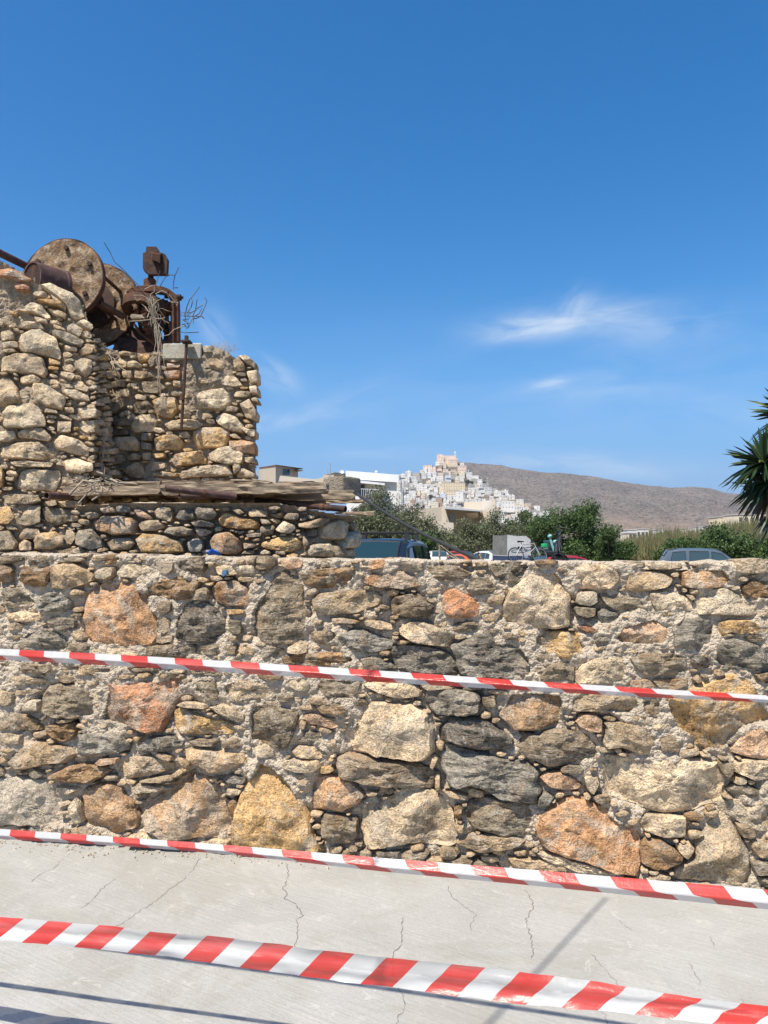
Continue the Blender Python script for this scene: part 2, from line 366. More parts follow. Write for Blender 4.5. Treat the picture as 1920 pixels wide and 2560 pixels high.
MAIN = rd('A', '''
g 0 75 60 66 170 80 182 98 80 130 0 125
n 0 140 70 132 105 160 100 215 80 250 0 250
g 185 82 240 68 350 75 362 110 340 125 190 120
g 364 95 480 85 560 90 562 108 440 125 367 125
n 150 200 175 150 240 127 330 132 348 165 325 240 300 280 220 275 150 255
t 330 215 355 140 420 125 500 130 610 190 610 235 500 283 400 290 325 280
t 612 185 650 150 740 150 750 200 700 230 627 225
n 592 90 700 66 830 70 858 95 830 120 700 133 605 105
w 765 180 800 130 900 128 1008 150 1018 190 960 210 860 220 772 210
t 1015 110 1080 100 1145 112 1148 165 1080 207 1040 180
g 1152 105 1210 87 1330 82 1335 150 1310 193 1250 203 1152 185
w 1392 150 1440 138 1543 140 1545 193 1480 207 1410 198
w 1550 138 1655 137 1659 190 1560 195
n 1592 78 1659 75 1659 130 1602 110
g 5 320 30 285 110 280 220 330 243 380 215 410 90 415 12 365
b 250 360 320 305 420 322 470 380 455 423 350 440 257 430
t 427 300 500 291 548 310 540 328 470 331
g 328 490 400 467 490 482 498 540 440 570 352 545
c 57 450 150 430 250 450 318 465 250 500 120 505 62 490
t 47 520 110 502 178 520 173 553 62 560
t 0 507 35 512 38 600 0 612
O 550 350 600 290 740 245 850 260 960 320 1000 420 1040 460 1030 600 1000 650 860 668 740 663 600 650 565 600 548 480
n 932 275 1060 222 1200 202 1288 250 1268 330 1200 368 1060 353 972 353
g 1012 380 1060 366 1128 372 1130 430 1080 458 1030 430
t 1042 500 1070 469 1108 490 1118 560 1080 583 1037 570
g 1016 600 1060 592 1130 582 1134 625 1060 646 1017 640
s 1130 480 1200 387 1330 377 1400 420 1473 500 1468 600 1390 630 1230 638 1140 600
g 1272 292 1338 277 1358 300 1354 363 1242 363
o 1366 290 1420 242 1520 237 1600 282 1622 360 1600 400 1480 403 1392 370
y 1462 425 1560 420 1598 430 1588 448 1480 458
g 1477 482 1568 492 1573 578 1520 588 1482 540
b 1492 592 1538 592 1543 623 1502 628
t 457 580 510 562 558 600 548 628 482 620
b 122 640 180 562 280 542 400 572 463 640 400 698 200 700 127 690
g 457 645 570 637 588 665 570 688 462 688
b 0 632 70 630 98 660 88 683 0 678
t 62 600 140 577 158 590 110 623 64 620
g 962 660 1080 647 1260 642 1278 700 1250 738 1020 733 962 713
g 1282 662 1400 642 1438 690 1400 718 1292 713
g 1443 652 1538 652 1528 718 1447 708
t 1547 665 1620 657 1657 680 1648 718 1552 703
c 592 690 700 667 900 682 948 700 900 723 760 718 602 703
g 72 790 130 772 340 777 348 810 320 833 102 828
t 352 787 450 772 740 792 753 830 720 848 560 848 362 823
t 767 800 1000 801 1068 810 1000 823 772 828
c 0 866 100 852 300 875 318 900 250 906 0 906
t 372 852 490 852 498 880 450 903 377 893
w 502 870 550 857 578 880 550 908 502 898
c 571 887 650 887 663 905 600 923 567 913
g 267 970 330 914 540 914 580 950 610 1030 637 1108 600 1128 350 1128 272 1080
c 602 930 630 927 658 1000 640 1018 612 1013
t 107 945 220 940 258 952 220 973 122 973
c 0 932 100 962 108 1010 80 1038 0 1043
g 892 832 960 830 983 850 940 868 887 860
c 752 847 880 847 880 863 762 878
R 640 1135 690 1000 710 895 800 917 1120 867 1178 882 1150 1000 1050 1208 980 1218 800 1188 660 1158
w 1442 900 1540 872 1700 902 1798 930 1788 980 1700 1028 1500 1018 1442 980
t 1092 822 1150 807 1208 817 1188 838 1102 838
g 1222 814 1400 812 1528 832 1500 848 1300 848 1227 838
g 1257 900 1290 864 1400 872 1428 960 1423 1008 1340 1008 1257 968''') + rd('B', '''
g 0 82 60 77 140 92 148 130 90 163 20 168 0 158
p 157 102 270 92 313 120 308 153 210 163 167 143
G -50 450 -40 560 0 623 130 653 250 638 328 560 358 440 308 380 308 290 288 230 170 177 112 195 60 300 0 372
n 287 200 360 167 500 152 638 147 648 230 600 268 430 288 332 273
o 667 155 740 107 880 84 898 120 850 148 700 176
g 932 120 1000 112 1080 117 1093 170 1020 163
o 672 235 780 187 940 174 1060 222 1078 265 960 293 800 283 702 258
t 362 360 420 322 600 302 760 312 813 350 780 398 640 448 450 458 370 408
g 862 380 900 342 1060 312 1100 372 1153 400 1120 458 1010 478 892 463
c 1092 290 1180 277 1218 290 1180 318 1112 323
r 1197 400 1232 300 1280 282 1420 362 1448 400 1438 468 1260 483 1212 430
g 1107 150 1200 137 1300 142 1408 190 1340 233 1260 248 1122 213
n 1412 117 1500 112 1508 140 1432 148
g 1512 140 1600 112 1700 110 1788 117 1783 170 1700 238 1659 263 1570 253 1532 190
g 1332 270 1400 217 1500 217 1558 265 1573 320 1460 333 1400 328
y 482 482 560 474 678 500 668 513 490 513
c 692 500 800 492 893 530 888 558 800 553 702 528
w 932 550 1000 507 1100 507 1190 542 1243 547 1263 600 1243 668 1150 658 1000 628 942 590
g 1272 522 1330 492 1500 502 1508 540 1400 563 1272 573
g 362 560 440 512 538 560 538 600 490 658 400 648 342 600
b 522 620 620 547 700 562 800 602 878 630 868 680 770 703 600 678 527 658
y 882 597 925 597 928 613 887 618
c 202 670 290 622 348 650 343 700 280 713 202 698
n 177 740 250 712 480 697 638 712 663 760 600 788 300 788 182 773
b 677 745 760 730 868 770 913 808 740 813 702 780
s 872 670 950 657 1100 667 1218 692 1288 780 1298 848 1000 828 920 808 882 740
b 1257 660 1400 592 1510 572 1558 640 1640 622 1748 680 1793 760 1798 868 1500 868 1322 848 1282 720
c 187 880 220 857 300 862 378 900 358 953 280 948 202 913
g 382 890 450 862 600 867 688 890 678 930 648 988 600 1018 500 1008 382 958
c 697 910 740 887 900 887 1028 902 1078 960 1068 988 920 998 782 958
b 1092 960 1150 937 1250 932 1428 960 1448 1000 1443 1078 1360 1108 1180 1103 1102 1040
t 1062 907 1200 907 1288 930 1102 948
g 142 987 200 962 258 990 248 1018 152 1018
t 342 1000 420 987 518 1025 500 1038 352 1033
n 2 842 180 847 178 873 62 878
g 1462 987 1550 977 1558 1048 1472 1053
t 1492 947 1590 942 1648 960 1638 978 1502 968''') + rd('C', '''
C -70 400 -30 322 100 202 280 167 343 230 373 360 378 528 280 548 120 543 -68 528
c 410 170 460 127 600 132 678 170 698 220 650 288 560 298 432 283 417 220
t 747 200 830 177 950 177 1043 225 1018 278 900 298 780 308 742 298
n 142 107 200 100 300 104 280 128 200 136 147 126
c 667 117 760 107 863 117 863 143 780 161 682 143
c 877 127 1100 122 1103 153 1010 166 892 163
N 1097 190 1160 152 1270 147 1380 152 1428 220 1438 260 1380 278 1280 283 1160 288 1112 270
c 1422 102 1560 92 1720 107 1720 170 1560 193 1452 183
n 1492 280 1560 222 1700 217 1700 370 1600 368 1512 328
w 417 340 430 307 553 307 558 380 500 406 417 388
g 567 322 700 327 830 342 883 400 878 438 690 443 602 388
w 882 320 1000 302 1120 327 1183 380 1178 433 940 435 902 388
c 1122 327 1170 332 1188 358 1162 368
C 1187 370 1260 302 1380 287 1500 342 1578 400 1588 450 1540 463 1200 453 1182 420
g 402 407 548 412 543 468 480 478 407 453
b 552 442 600 422 698 450 678 498 570 516
r 412 532 490 532 558 550 548 578 480 568
p 652 600 720 522 860 482 930 467 988 520 1018 590 1008 658 880 668 682 658
b 1027 520 1090 477 1200 472 1288 500 1328 570 1298 658 1200 683 1042 663
y 1332 510 1400 492 1540 492 1659 560 1640 578 1480 583 1400 568 1352 598
y 132 580 300 562 438 582 498 690 440 723 350 748 202 698 137 650
o 27 557 110 572 103 598 52 598
g 182 850 250 772 380 767 408 790 413 898 182 883
c 412 890 432 800 540 732 680 702 758 780 738 918 600 908 422 903
g 762 740 850 707 960 702 1128 712 1138 848 900 853 822 820
s 1147 722 1190 702 1268 740 1288 803 1180 798 1147 770
b 1292 690 1340 632 1450 607 1560 642 1700 702 1700 780 1590 808 1352 813 1302 760
o 762 882 870 867 938 922 928 943 762 928
n 892 872 1130 867 1138 908 1050 943 952 938
n 1552 842 1700 822 1700 883 1602 888
c 1162 870 1200 842 1228 880 1200 903
c 1602 892 1700 897 1700 948 1612 948''') + rd('F', '''
N -80 130 -60 62 -20 -28 150 -43 330 -23 348 30 343 100 308 178 180 218 80 223 0 228 -25 180
t 367 60 382 -8 560 -18 798 2 818 60 788 123 720 133 560 103 372 98
g 822 50 842 7 968 12 978 100 958 148 880 138 842 98
p 407 170 450 122 540 112 588 160 588 243 510 233 432 198
c 882 200 960 167 1028 182 1028 213 932 220
g 22 290 50 237 170 252 280 212 420 222 488 260 553 350 548 388 400 438 240 463 122 408 32 350
t 592 300 622 212 600 170 720 167 858 202 928 300 908 373 830 373 700 328 602 333
g 952 290 1010 237 1058 250 1093 320 1078 368 962 348
W 552 420 650 397 900 402 1130 407 1328 430 1373 560 1358 668 1200 728 1000 763 860 728 642 648 602 560
w 1442 430 1520 407 1700 422 1700 543 1560 538 1442 490
g 1337 422 1428 427 1428 500 1395 533 1342 470
g 1397 600 1450 572 1550 577 1608 610 1588 648 1480 653 1402 625
w 1342 680 1450 672 1560 682 1700 682 1700 888 1580 868 1452 808 1362 750
p 182 530 220 497 320 492 420 542 453 580 438 603 360 610 242 583
w 467 530 500 510 558 525 568 570 530 653 482 600
b 172 660 215 622 273 650 238 698 162 723
B -460 360 -410 322 -310 342 -200 372 0 422 80 432 163 482 170 560 163 688 80 688 -80 663 -180 598 -290 568 -380 596 -430 556
g -310 770 -270 692 -180 662 0 682 100 702 153 750 148 820 100 903 -40 898 -250 858
t -355 960 -270 902 -100 897 0 907 88 937 60 963 -10 983 -200 1001 -300 988
O 152 850 202 770 330 682 440 667 600 742 738 830 818 900 828 1000 818 1163 700 1153 560 1088 420 1058 200 968 157 900
w 832 830 852 782 1000 772 1128 792 1128 918 960 913 862 880
n 837 960 870 932 960 932 1058 1000 1108 1040 1088 1083 940 1128 842 1088
c 1062 960 1150 952 1183 990 1138 1058 1072 1000
T 1042 1190 1080 1112 1200 1050 1202 950 1280 832 1370 767 1438 850 1518 980 1548 1130 1573 1248 1400 1238 1150 1198
g 1452 832 1530 822 1573 880 1558 918 1482 908
c 1552 932 1700 927 1700 1050 1600 1048 1547 980
g 1532 1062 1700 1077 1700 1150 1572 1148
g 1582 1162 1700 1172 1700 1213 1592 1213
c -40 1045 200 1062 368 1082 368 1133 0 1108
c 162 1012 300 1022 420 1062 560 1102 640 1148 440 1128 202 1050
c 862 1182 940 1152 1028 1167 1033 1188
Y 985 22 1120 -58 1260 -88 1400 -138 1500 -148 1600 -52 1618 40 1700 100 1700 190 1500 225 1420 335 1378 383 1290 368 1182 298 1062 223 1002 100
p 1412 360 1502 235 1700 200 1700 403 1550 403''') + rd('D', '''
t 0 132 50 112 130 102 240 152 258 220 150 223 0 213
c 0 237 60 232 153 250 148 308 0 313
w 157 62 200 22 258 27 263 90 162 93
n 292 200 350 182 470 167 508 210 478 270 410 298 352 270
c 372 152 470 142 473 163 387 173
t 62 430 112 352 170 292 300 302 450 332 488 380 430 428 300 438 200 468 112 468
r 12 340 60 332 108 345 80 368 17 358
b 507 240 620 237 798 242 843 350 700 383 560 403 512 388
b 872 350 960 272 1100 257 1193 290 1188 320 1100 358 902 353
y 1117 102 1180 77 1300 132 1500 192 1543 240 1480 253 1150 243 1117 170
c 1147 57 1200 32 1338 52 1348 83 1202 68
c 1357 72 1440 47 1598 112 1608 150 1560 168 1402 110
p 862 267 938 252 880 308
t 737 470 800 402 950 392 1133 440 1128 480 1000 508 810 538 752 500
n 332 510 450 452 600 442 718 480 698 500 600 553 480 553 362 540
p 627 430 660 402 773 397 768 428 660 443
t 1202 350 1300 332 1450 362 1580 372 1623 430 1500 468 1380 493 1302 460 1212 400
g 1227 292 1300 272 1418 282 1398 318 1252 318
g 1432 302 1530 272 1598 292 1578 328 1442 338
b 1147 402 1175 387 1223 440 1223 476 1182 450
w 1112 510 1150 482 1198 490 1150 528 1117 528
t 902 550 1000 527 1110 517 1133 543 1002 553
w 852 592 900 562 1048 592 1038 618 857 628
b 1417 522 1500 507 1603 525 1588 568 1462 558
w 1467 602 1578 602 1558 638 1472 633
n 1482 690 1520 662 1548 700 1528 758 1482 750
L -60 520 130 532 300 552 348 600 352 740 380 790 460 848 300 848 -60 828
w 357 592 450 590 518 600 450 633 371 623
w 462 700 495 652 528 700 543 818 500 828 472 760
N 542 600 650 577 760 582 858 690 893 800 878 858 740 898 562 848
N 912 740 952 652 1150 562 1202 512 1270 477 1398 590 1418 640 1468 690 1508 790 1493 888 1380 918 1080 928 952 868 917 800
w 812 912 920 882 993 915 983 943 822 933
c 1252 962 1380 927 1488 940 1493 973 1302 973
Y 1510 800 1582 592 1642 472 1670 407 1760 442 1848 500 1928 620 1978 740 2018 900 2108 1018 1505 1000''') + rd('E', '''
g -48 92 0 62 100 42 200 77 278 92 283 130 248 250 208 338 100 348 0 308 -48 298
w 2 330 60 312 128 350 128 388 60 398 2 383
p 312 122 350 110 450 132 578 152 538 200 500 211 400 193 332 170
g 262 290 300 227 400 237 448 280 430 308 342 303
c 232 360 280 322 420 322 513 380 508 403 400 408 252 388
w 152 430 210 407 400 412 423 460 380 495 252 488 182 460
y 417 462 500 452 513 480 480 498 417 503
W 537 290 650 172 682 90 750 32 870 47 1000 52 1108 112 1113 170 1148 210 1148 320 1118 398 1000 418 850 398 700 368 552 328
g 527 392 600 372 850 422 1000 432 1148 482 1163 530 1128 603 950 598 750 573 542 528
P 337 590 360 537 470 517 600 562 703 640 648 710 550 753 420 738 332 733
g 422 790 470 772 658 792 663 910 600 963 480 953 432 880
C 687 720 702 682 860 672 882 652 1140 612 1178 650 1238 700 1268 800 1293 960 1240 983 1100 958 980 958 830 983 740 998 697 970 692 850
g 292 152 328 172 318 218 287 200
s 1192 210 1260 142 1480 147 1558 210 1659 272 1659 338 1480 348 1332 318 1202 278
c 1127 450 1150 372 1183 400 1150 473
t 1162 502 1193 502 1193 600 1162 618
t 1192 602 1280 622 1368 642 1368 673 1252 648
t 1372 602 1400 587 1478 620 1478 658 1382 643
n 1282 720 1310 702 1338 720 1333 793 1287 788
c 1287 832 1348 827 1343 888 1292 888
c 272 560 300 532 343 547 328 588 267 578
n 392 22 450 12 618 90 540 118 430 108 382 60
c 1002 972 1070 962 1098 990 1012 998
t 712 612 798 622 788 638 722 648
t 482 282 520 277 523 338 492 328
s 772 1002 940 1002 928 1033 782 1033
c 1162 292 1218 302 1208 358 1182 348''')
LT_ST = rd('G', '''
w 120 770 130 690 190 650 250 650 340 700 370 800 365 828 250 800 140 785
c 0 822 100 792 200 792 260 822 288 900 278 943 200 918 60 908 0 903
c 0 942 60 937 110 1002 138 1090 60 1108 0 1113
w 197 1010 210 972 260 972 330 1012 398 1070 380 1138 280 1118 212 1078
w 102 520 200 482 260 502 318 580 290 588 200 538 112 528
c 102 640 150 597 258 612 273 650 190 643
w 0 657 60 647 93 670 88 708 0 718
W 240 367 300 362 430 422 508 500 518 578 440 578 402 500 332 440
w 402 620 440 607 498 650 480 698 412 660
w 467 600 500 582 553 620 558 653 500 638
w 482 660 540 652 558 690 540 708 492 688
g 317 650 400 662 498 722 493 758 420 738 332 690
c 442 850 490 822 548 832 553 900 530 938 472 900
t 482 770 520 732 553 740 548 798 500 803
c 372 870 420 857 458 890 440 913 382 893
w 362 902 450 922 438 958 362 928
c 442 970 480 952 538 1000 530 1028 452 1010
c 372 1012 450 1012 543 1050 548 1083 460 1073 392 1050
c 122 932 200 917 258 950 240 973 127 973
c 12 722 110 717 118 758 22 763
t 22 772 100 770 108 788 32 793
c 282 952 340 952 368 980 300 983
c 472 1122 540 1117 618 1160 613 1188 500 1188
c 382 1122 440 1122 448 1158 402 1150
y 292 822 368 850 363 868 302 860
y 292 872 360 882 353 898 292 888
c 387 742 470 762 468 783 402 775
c 322 612 390 642 398 658 332 640
w 202 562 290 592 298 613 222 600
y 222 467 300 467 398 500 380 518 302 500
r 0 292 60 282 160 302 150 340 60 332 0 330
r 90 390 150 380 190 392 180 412 110 415
n 0 240 40 235 60 262 40 290 0 285
r 60 315 150 318 205 340 190 358 90 345
c 300 420 330 445 400 500 405 540 340 490
t 290 520 340 530 400 560 395 590 330 560''') + rd('H', '''
c 27 80 62 37 200 22 248 57 278 127 278 165 150 175 32 167
c 112 202 170 167 258 172 323 235 300 258 200 238 112 228
c 0 192 90 187 103 230 60 253 0 253
c 0 292 100 262 240 252 348 320 328 350 230 368 120 358 0 353
c 57 382 150 372 328 387 318 413 102 408
w 97 540 130 432 200 422 368 432 378 480 340 558 200 553
c 322 260 370 212 488 250 545 300 538 348 430 328 332 290
w 382 372 450 347 548 387 553 438 480 448 402 430
c 347 132 428 132 423 203 352 198
c 272 57 348 72 348 88 272 80
c 282 92 348 102 343 118 287 113
y 352 82 438 120 433 133 365 110
y 0 402 28 440 28 528 0 538
t 17 532 88 532 78 553 22 553
t 12 590 60 572 238 582 258 618 200 638 42 633
y 0 652 60 642 98 720 60 758 0 758
c 97 760 180 642 248 642 248 748 180 768
g 247 662 300 652 458 672 448 738 340 768 282 738
t 0 802 60 797 103 870 90 913 0 913
t 112 830 150 782 238 782 248 818 200 848 122 853
c 117 880 150 850 193 867 193 918 122 918
y 202 860 230 812 330 802 388 840 388 888 300 913 212 908
t 397 802 430 782 458 830 430 888 402 880
w 422 702 480 697 483 738 432 743
b 467 762 500 727 543 747 538 788 482 793
c 477 682 515 677 518 708 492 718
t 42 472 98 472 88 498 47 493
y 430 205 470 200 475 215 435 222
y 432 170 475 165 480 185 440 190
t 340 620 430 612 500 625 480 655 380 655
c 270 620 335 612 345 645 290 650
t 330 915 430 905 510 905 500 938 360 940''')
PL_ST = rd('G', '''
w 1240 752 1310 747 1328 788 1250 793
c 1452 807 1510 802 1563 850 1558 888 1500 850
c 1347 922 1440 932 1488 990 1400 998 1352 980
w 1167 1070 1230 1022 1350 1002 1408 1022 1408 1090 1350 1138 1202 1133 1162 1110
w 1522 992 1570 987 1578 1043 1532 1038
w 1467 1102 1520 1062 1568 1150 1562 1198 1502 1188
y 932 1080 1000 1052 1070 1062 1088 1130 1050 1188 962 1168
t 1238 832 1330 822 1398 862 1360 898 1242 888
d 822 1090 900 1077 938 1120 880 1163 817 1158
g 642 1102 770 1072 778 1110 700 1168 642 1163
g 672 972 770 952 768 998 682 1003
t 822 897 910 902 938 930 870 948 822 943
t 742 892 810 897 808 943 752 938
g 862 962 970 962 1018 1000 960 1038 882 1030
c 702 1012 800 1007 798 1058 712 1058
c 1062 962 1110 962 1108 998 1062 993
r 1002 902 1110 892 1098 948 1022 948
r 1012 852 1110 852 1098 878 1022 883
c 1392 1112 1458 1122 1448 1148 1382 1145
w 1500 900 1572 890 1575 960 1530 980
t 1420 830 1455 810 1500 860 1490 900 1430 900
n 640 900 735 895 745 935 660 950
g 600 960 665 950 668 1010 610 1020
n 560 810 620 790 650 850 600 880 565 860
g 560 900 620 890 640 940 570 950''') + rd('H', '''
w 1312 112 1370 77 1440 102 1503 180 1480 203 1400 188 1322 140
c 997 152 1050 127 1200 122 1248 150 1200 178 1040 188
y 1172 192 1220 167 1380 167 1400 200 1388 288 1200 298 1177 240
y 942 242 990 212 1080 217 1128 260 1100 308 950 308
c 802 162 850 92 930 87 963 120 930 198 820 203
c 667 252 720 227 830 227 858 270 850 313 690 308
o 1397 252 1480 247 1560 262 1555 330 1490 328 1402 290
w 1272 332 1330 292 1420 282 1488 330 1478 388 1400 398 1282 370
y 1022 382 1060 332 1220 312 1258 360 1250 388 1080 408
c 1092 470 1120 432 1200 407 1400 392 1418 460 1300 468 1110 478
c 892 412 950 377 1018 382 1018 418 932 438
t 752 432 820 382 868 382 888 440 898 478 802 478
y 922 452 1000 437 1093 447 1080 468 940 470
y 667 432 690 407 743 440 748 478 672 478
t 592 372 620 332 740 332 773 370 740 393 612 398
t 772 342 840 322 868 342 850 368 782 368
y 932 332 1010 327 1018 350 960 363
w 1442 462 1480 412 1560 452 1562 475 1452 478
w 1492 352 1550 347 1562 390 1502 385
c 1402 217 1440 207 1478 240 1422 235
w 1442 152 1525 182 1562 182 1562 230 1527 225
t 552 192 620 172 618 218 562 223
d 652 182 788 182 788 213 662 218
t 557 242 620 237 618 318 562 323
g 692 122 790 112 798 160 702 163
g 642 112 688 122 678 163 642 163
d 870 205 935 205 930 250 875 255
d 868 262 930 265 925 310 870 305
t 872 325 925 320 925 365 875 370
c 1095 90 1160 80 1165 112 1100 118
y 1120 300 1170 295 1180 310 1130 320
n 575 440 640 435 645 470 580 475
w 1425 395 1470 390 1475 430 1430 455''')
LR_ST = rd('H', '''
t 522 690 560 682 618 690 610 718 552 728
p 622 662 700 652 718 690 642 693
b 712 652 760 637 808 660 800 688 722 688
p 817 662 860 662 933 720 920 733 842 713
t 947 682 970 652 1050 657 1058 720 1040 748 962 718
s 1067 722 1100 672 1188 672 1188 728 1130 738
g 1177 662 1210 647 1300 652 1333 700 1290 738 1202 718
P 567 752 620 707 740 702 820 722 838 760 828 818 700 828 592 798
t 847 752 900 734 970 732 1013 770 960 798 872 803
g 1167 747 1230 734 1308 757 1308 776 1192 773
g 997 810 1030 777 1120 770 1178 790 1178 828 1090 836
p 1192 782 1260 787 1308 802 1260 833 1222 833
y 1327 722 1370 682 1500 722 1578 737 1578 788 1450 793 1342 768
g 467 830 490 792 560 787 638 870 638 898 560 913 482 880
t 657 870 700 844 800 840 833 870 800 913 682 918
y 832 850 880 812 980 822 1038 842 1118 862 1128 928 1000 933 872 928
b 1147 870 1180 842 1240 852 1248 900 1230 928 1162 928
P 1282 870 1310 812 1400 802 1468 850 1473 908 1440 948 1342 938 1292 910
t 1412 672 1460 662 1498 690 1460 703
c 1502 682 1560 662 1638 682 1638 713 1522 713''') + rd('I', '''
t 327 442 400 430 433 450 400 463 332 463
d 332 492 440 472 443 510 402 528
g 437 522 470 482 558 482 558 520 530 543 452 533
p 542 462 560 437 608 442 598 468 557 473
w 377 610 440 537 528 570 533 600 500 636 422 628
g 262 522 330 532 353 565 282 570
t 332 532 380 517 428 540 392 568
d 267 582 380 572 368 640 312 653 267 620
t 537 562 640 542 720 512 773 530 720 578 620 598 552 590
w 682 670 712 582 780 542 870 527 913 560 898 620 860 678 762 683
d 592 602 680 602 688 650 622 658
g 907 562 960 542 1018 570 1008 620 952 638
w 892 650 940 602 958 680 928 743 862 748
w 957 640 1020 617 1048 650 1053 720 1000 738 962 690
g 157 642 220 627 288 635 278 658 172 663
Y 277 702 400 662 520 652 578 690 568 750 480 773 342 753 272 730
n 582 642 620 700 600 763 577 700
p 142 702 228 712 238 735 152 748
t 202 672 268 667 273 690 212 693
g 122 788 160 757 228 752 228 788
c 267 775 300 750 348 770 348 788 272 793
t 377 762 458 757 458 793 382 788
c 602 760 650 712 778 707 798 808 622 798
t 772 722 840 722 878 760 878 810 792 810
c 872 762 930 742 960 732 988 762 978 798 892 808
t 962 707 1000 707 1008 740 982 748
t 1002 762 1050 747 1058 800 1007 803''')
BIG = {'O': ('o', 'sandstone'), 'R': ('r', 'sandstone'), 'G': ('g', 'schist'), 'C': ('c', 'limestone'), 'N': ('n', 'sandstone'), 'W': ('w', 'limestone'), 'B': ('b', 'schist'),
       'T': ('t', 'limestone'), 'Y': ('y', 'sandstone'), 'L': ('L', 'limestone'), 'P': ('P', 'sandstone')}
PAL['L'] = (.33, .32, .29); PAL['P'] = (.40, .27, .17)
def kind_of_stone(c, ruin):
    if c in BIG:
        cc, m = BIG[c]
        if c == 'N': return (.34, .24, .155), M['sandstone']
        return PAL[cc], M[m]
    if ruin: return PAL[c], (M['sandstone'] if c in 'yor' else M['ruinstone'])
    return PAL[c], (M['schist'] if c in 'gbsdn' else M['sandstone'] if c in 'yor' else M['limestone'])

def poly_mask(poly, gx, gy):
    inside = np.zeros(np.broadcast(gx, gy).shape, bool); n = len(poly)
    for i in range(n):
        x0, y0 = poly[i]; x1, y1 = poly[(i + 1) % n]
        if y0 == y1: continue
        c = ((y0 > gy) != (y1 > gy)) & (gx < (x1 - x0) * (gy - y0) / (y1 - y0) + x0); inside ^= c
    return inside

def stone_mesh(surf, poly, prot, sink, seed, rough=1., back=.10, res=.016, rounded=0., noise_amp=None, strat=0.):
    """poly in photo pixels on the face of surf; returns world verts and faces of a closed stone"""
    u, z = surf.hit(poly[:, 0], poly[:, 1]); q = np.stack([u, z], 1)
    rs = np.random.default_rng(seed)
    # outline: cut the corners once, then resample with fine jitter
    n = len(q); kk = .045 + .15 * rounded; a = q * (1 - kk) + np.roll(q, -1, 0) * kk; b = q * kk + np.roll(q, -1, 0) * (1 - kk)
    q = np.stack([a, b], 1).reshape(-1, 2)
    if rounded > .4:
        a = q * .75 + np.roll(q, -1, 0) * .25; b = q * .25 + np.roll(q, -1, 0) * .75; q = np.stack([a, b], 1).reshape(-1, 2)
    seg = np.roll(q, -1, 0) - q; L = np.hypot(seg[:, 0], seg[:, 1]); per = L.sum()
    N = int(np.clip(per / res, 14, 72)); cum = np.concatenate([[0], np.cumsum(L)])
    s = np.arange(N) / N * per; i = np.clip(np.searchsorted(cum, s, side='right') - 1, 0, len(q) - 1)
    o = q[i] + seg[i] * ((s - cum[i]) / L[i])[:, None]
    x, y = o[:, 0], o[:, 1]; x2, y2 = np.roll(x, -1), np.roll(y, -1)
    cr = x * y2 - x2 * y; A = cr.sum() / 2
    cen = np.array([((x + x2) * cr).sum(), ((y + y2) * cr).sum()]) / (6 * A)
    if A < 0: o = o[::-1]
    size = math.sqrt(abs(A)); d = o - cen; r = np.hypot(d[:, 0], d[:, 1])
    o = cen + d * (1.045 + (fbm(o[:, 0] * 22, o[:, 1] * 22, seed, 3) - .5) * .16 * rough)[:, None]
    M_ = int(np.clip(size / res * .62, 3, 16))
    rr = np.concatenate([(np.arange(1, M_ + 1) / (M_ + .55)) ** .9, [.965, .99, 1.0]])
    pts = cen[None, None] + (o - cen)[None] * rr[:, None, None]
    U = np.concatenate([[cen[0]], pts[..., 0].ravel()]); Zz = np.concatenate([[cen[1]], pts[..., 1].ravel()])
    rad = np.concatenate([[0], np.repeat(rr, len(o))])
    X = (U - cen[0]); Yv = (Zz - cen[1])
    # facets: a few tilted planes, the lowest wins
    h = np.full(len(U), 1e9); K = 3 + int(rs.integers(0, 4)); tilt = .62 * rough * (1 - rounded * .6)
    for k in range(K):
        an = rs.uniform(0, 2 * math.pi); g = rs.uniform(.06, 1.) * tilt
        off = rs.uniform(.0, .16) * size * tilt * 2.
        h = np.minimum(h, off + g * (X * math.cos(an) + Yv * math.sin(an)))
    # upper side leans back, so it catches the light
    h = np.minimum(h, .04 * size - .30 * np.maximum(0, Yv - .1 * size))
    h = np.clip(h, -.22 * size, .2 * size)
    ang = rs.uniform(-.35, .35) * (1 if strat else 3.5); ca, sa = math.cos(ang), math.sin(ang); xs = X * ca + Yv * sa + seed * .37; ys = -X * sa + Yv * ca + seed * .71
    amp = (noise_amp if noise_amp is not None else .058) * min(1., size / .12)
    nz = (fbm(xs * 11, ys * (17 if strat else 11.5), seed, 5, .62) - .5) * amp * 1.0 + (ridged(xs * 8, ys * (24 if strat else 9), seed + 5, 3) - .6) * amp * (.45 if strat else .3) * rough
    t = 1 - rad; ew = .085 + .5 * rounded
    edge = 1 - (1 - np.clip(t / ew, 0, 1)) ** 2.6
    H = -sink + (prot + sink + h + nz) * np.where(rad > .0, edge, 1)
    H = H + (rounded * .16 * size) * (1 - rad ** 2)
    V = surf.pos(U, Zz, H); n0 = len(o); nr = len(rr)
    bk = surf.pos(cen[0] + (o[:, 0] - cen[0]) * .9, cen[1] + (o[:, 1] - cen[1]) * .9, -sink - back)
    bc = surf.pos(np.array([cen[0]]), np.array([cen[1]]), -sink - back)
    V = np.concatenate([V, bk, bc])
    F = []; k = np.arange(n0); k2 = (k + 1) % n0
    F += [(0, 1 + a_, 1 + b_) for a_, b_ in zip(k, k2)]
    for j in range(nr):
        a0 = 1 + j * n0; b0 = 1 + (j + 1) * n0
        F += [(a0 + a_, b0 + a_, b0 + b_, a0 + b_) for a_, b_ in zip(k, k2)]
    l0 = 1 + nr * n0; c0 = len(V) - 1
    F += [(l0 + a_, c0, l0 + b_) for a_, b_ in zip(k, k2)]
    return V, F, size

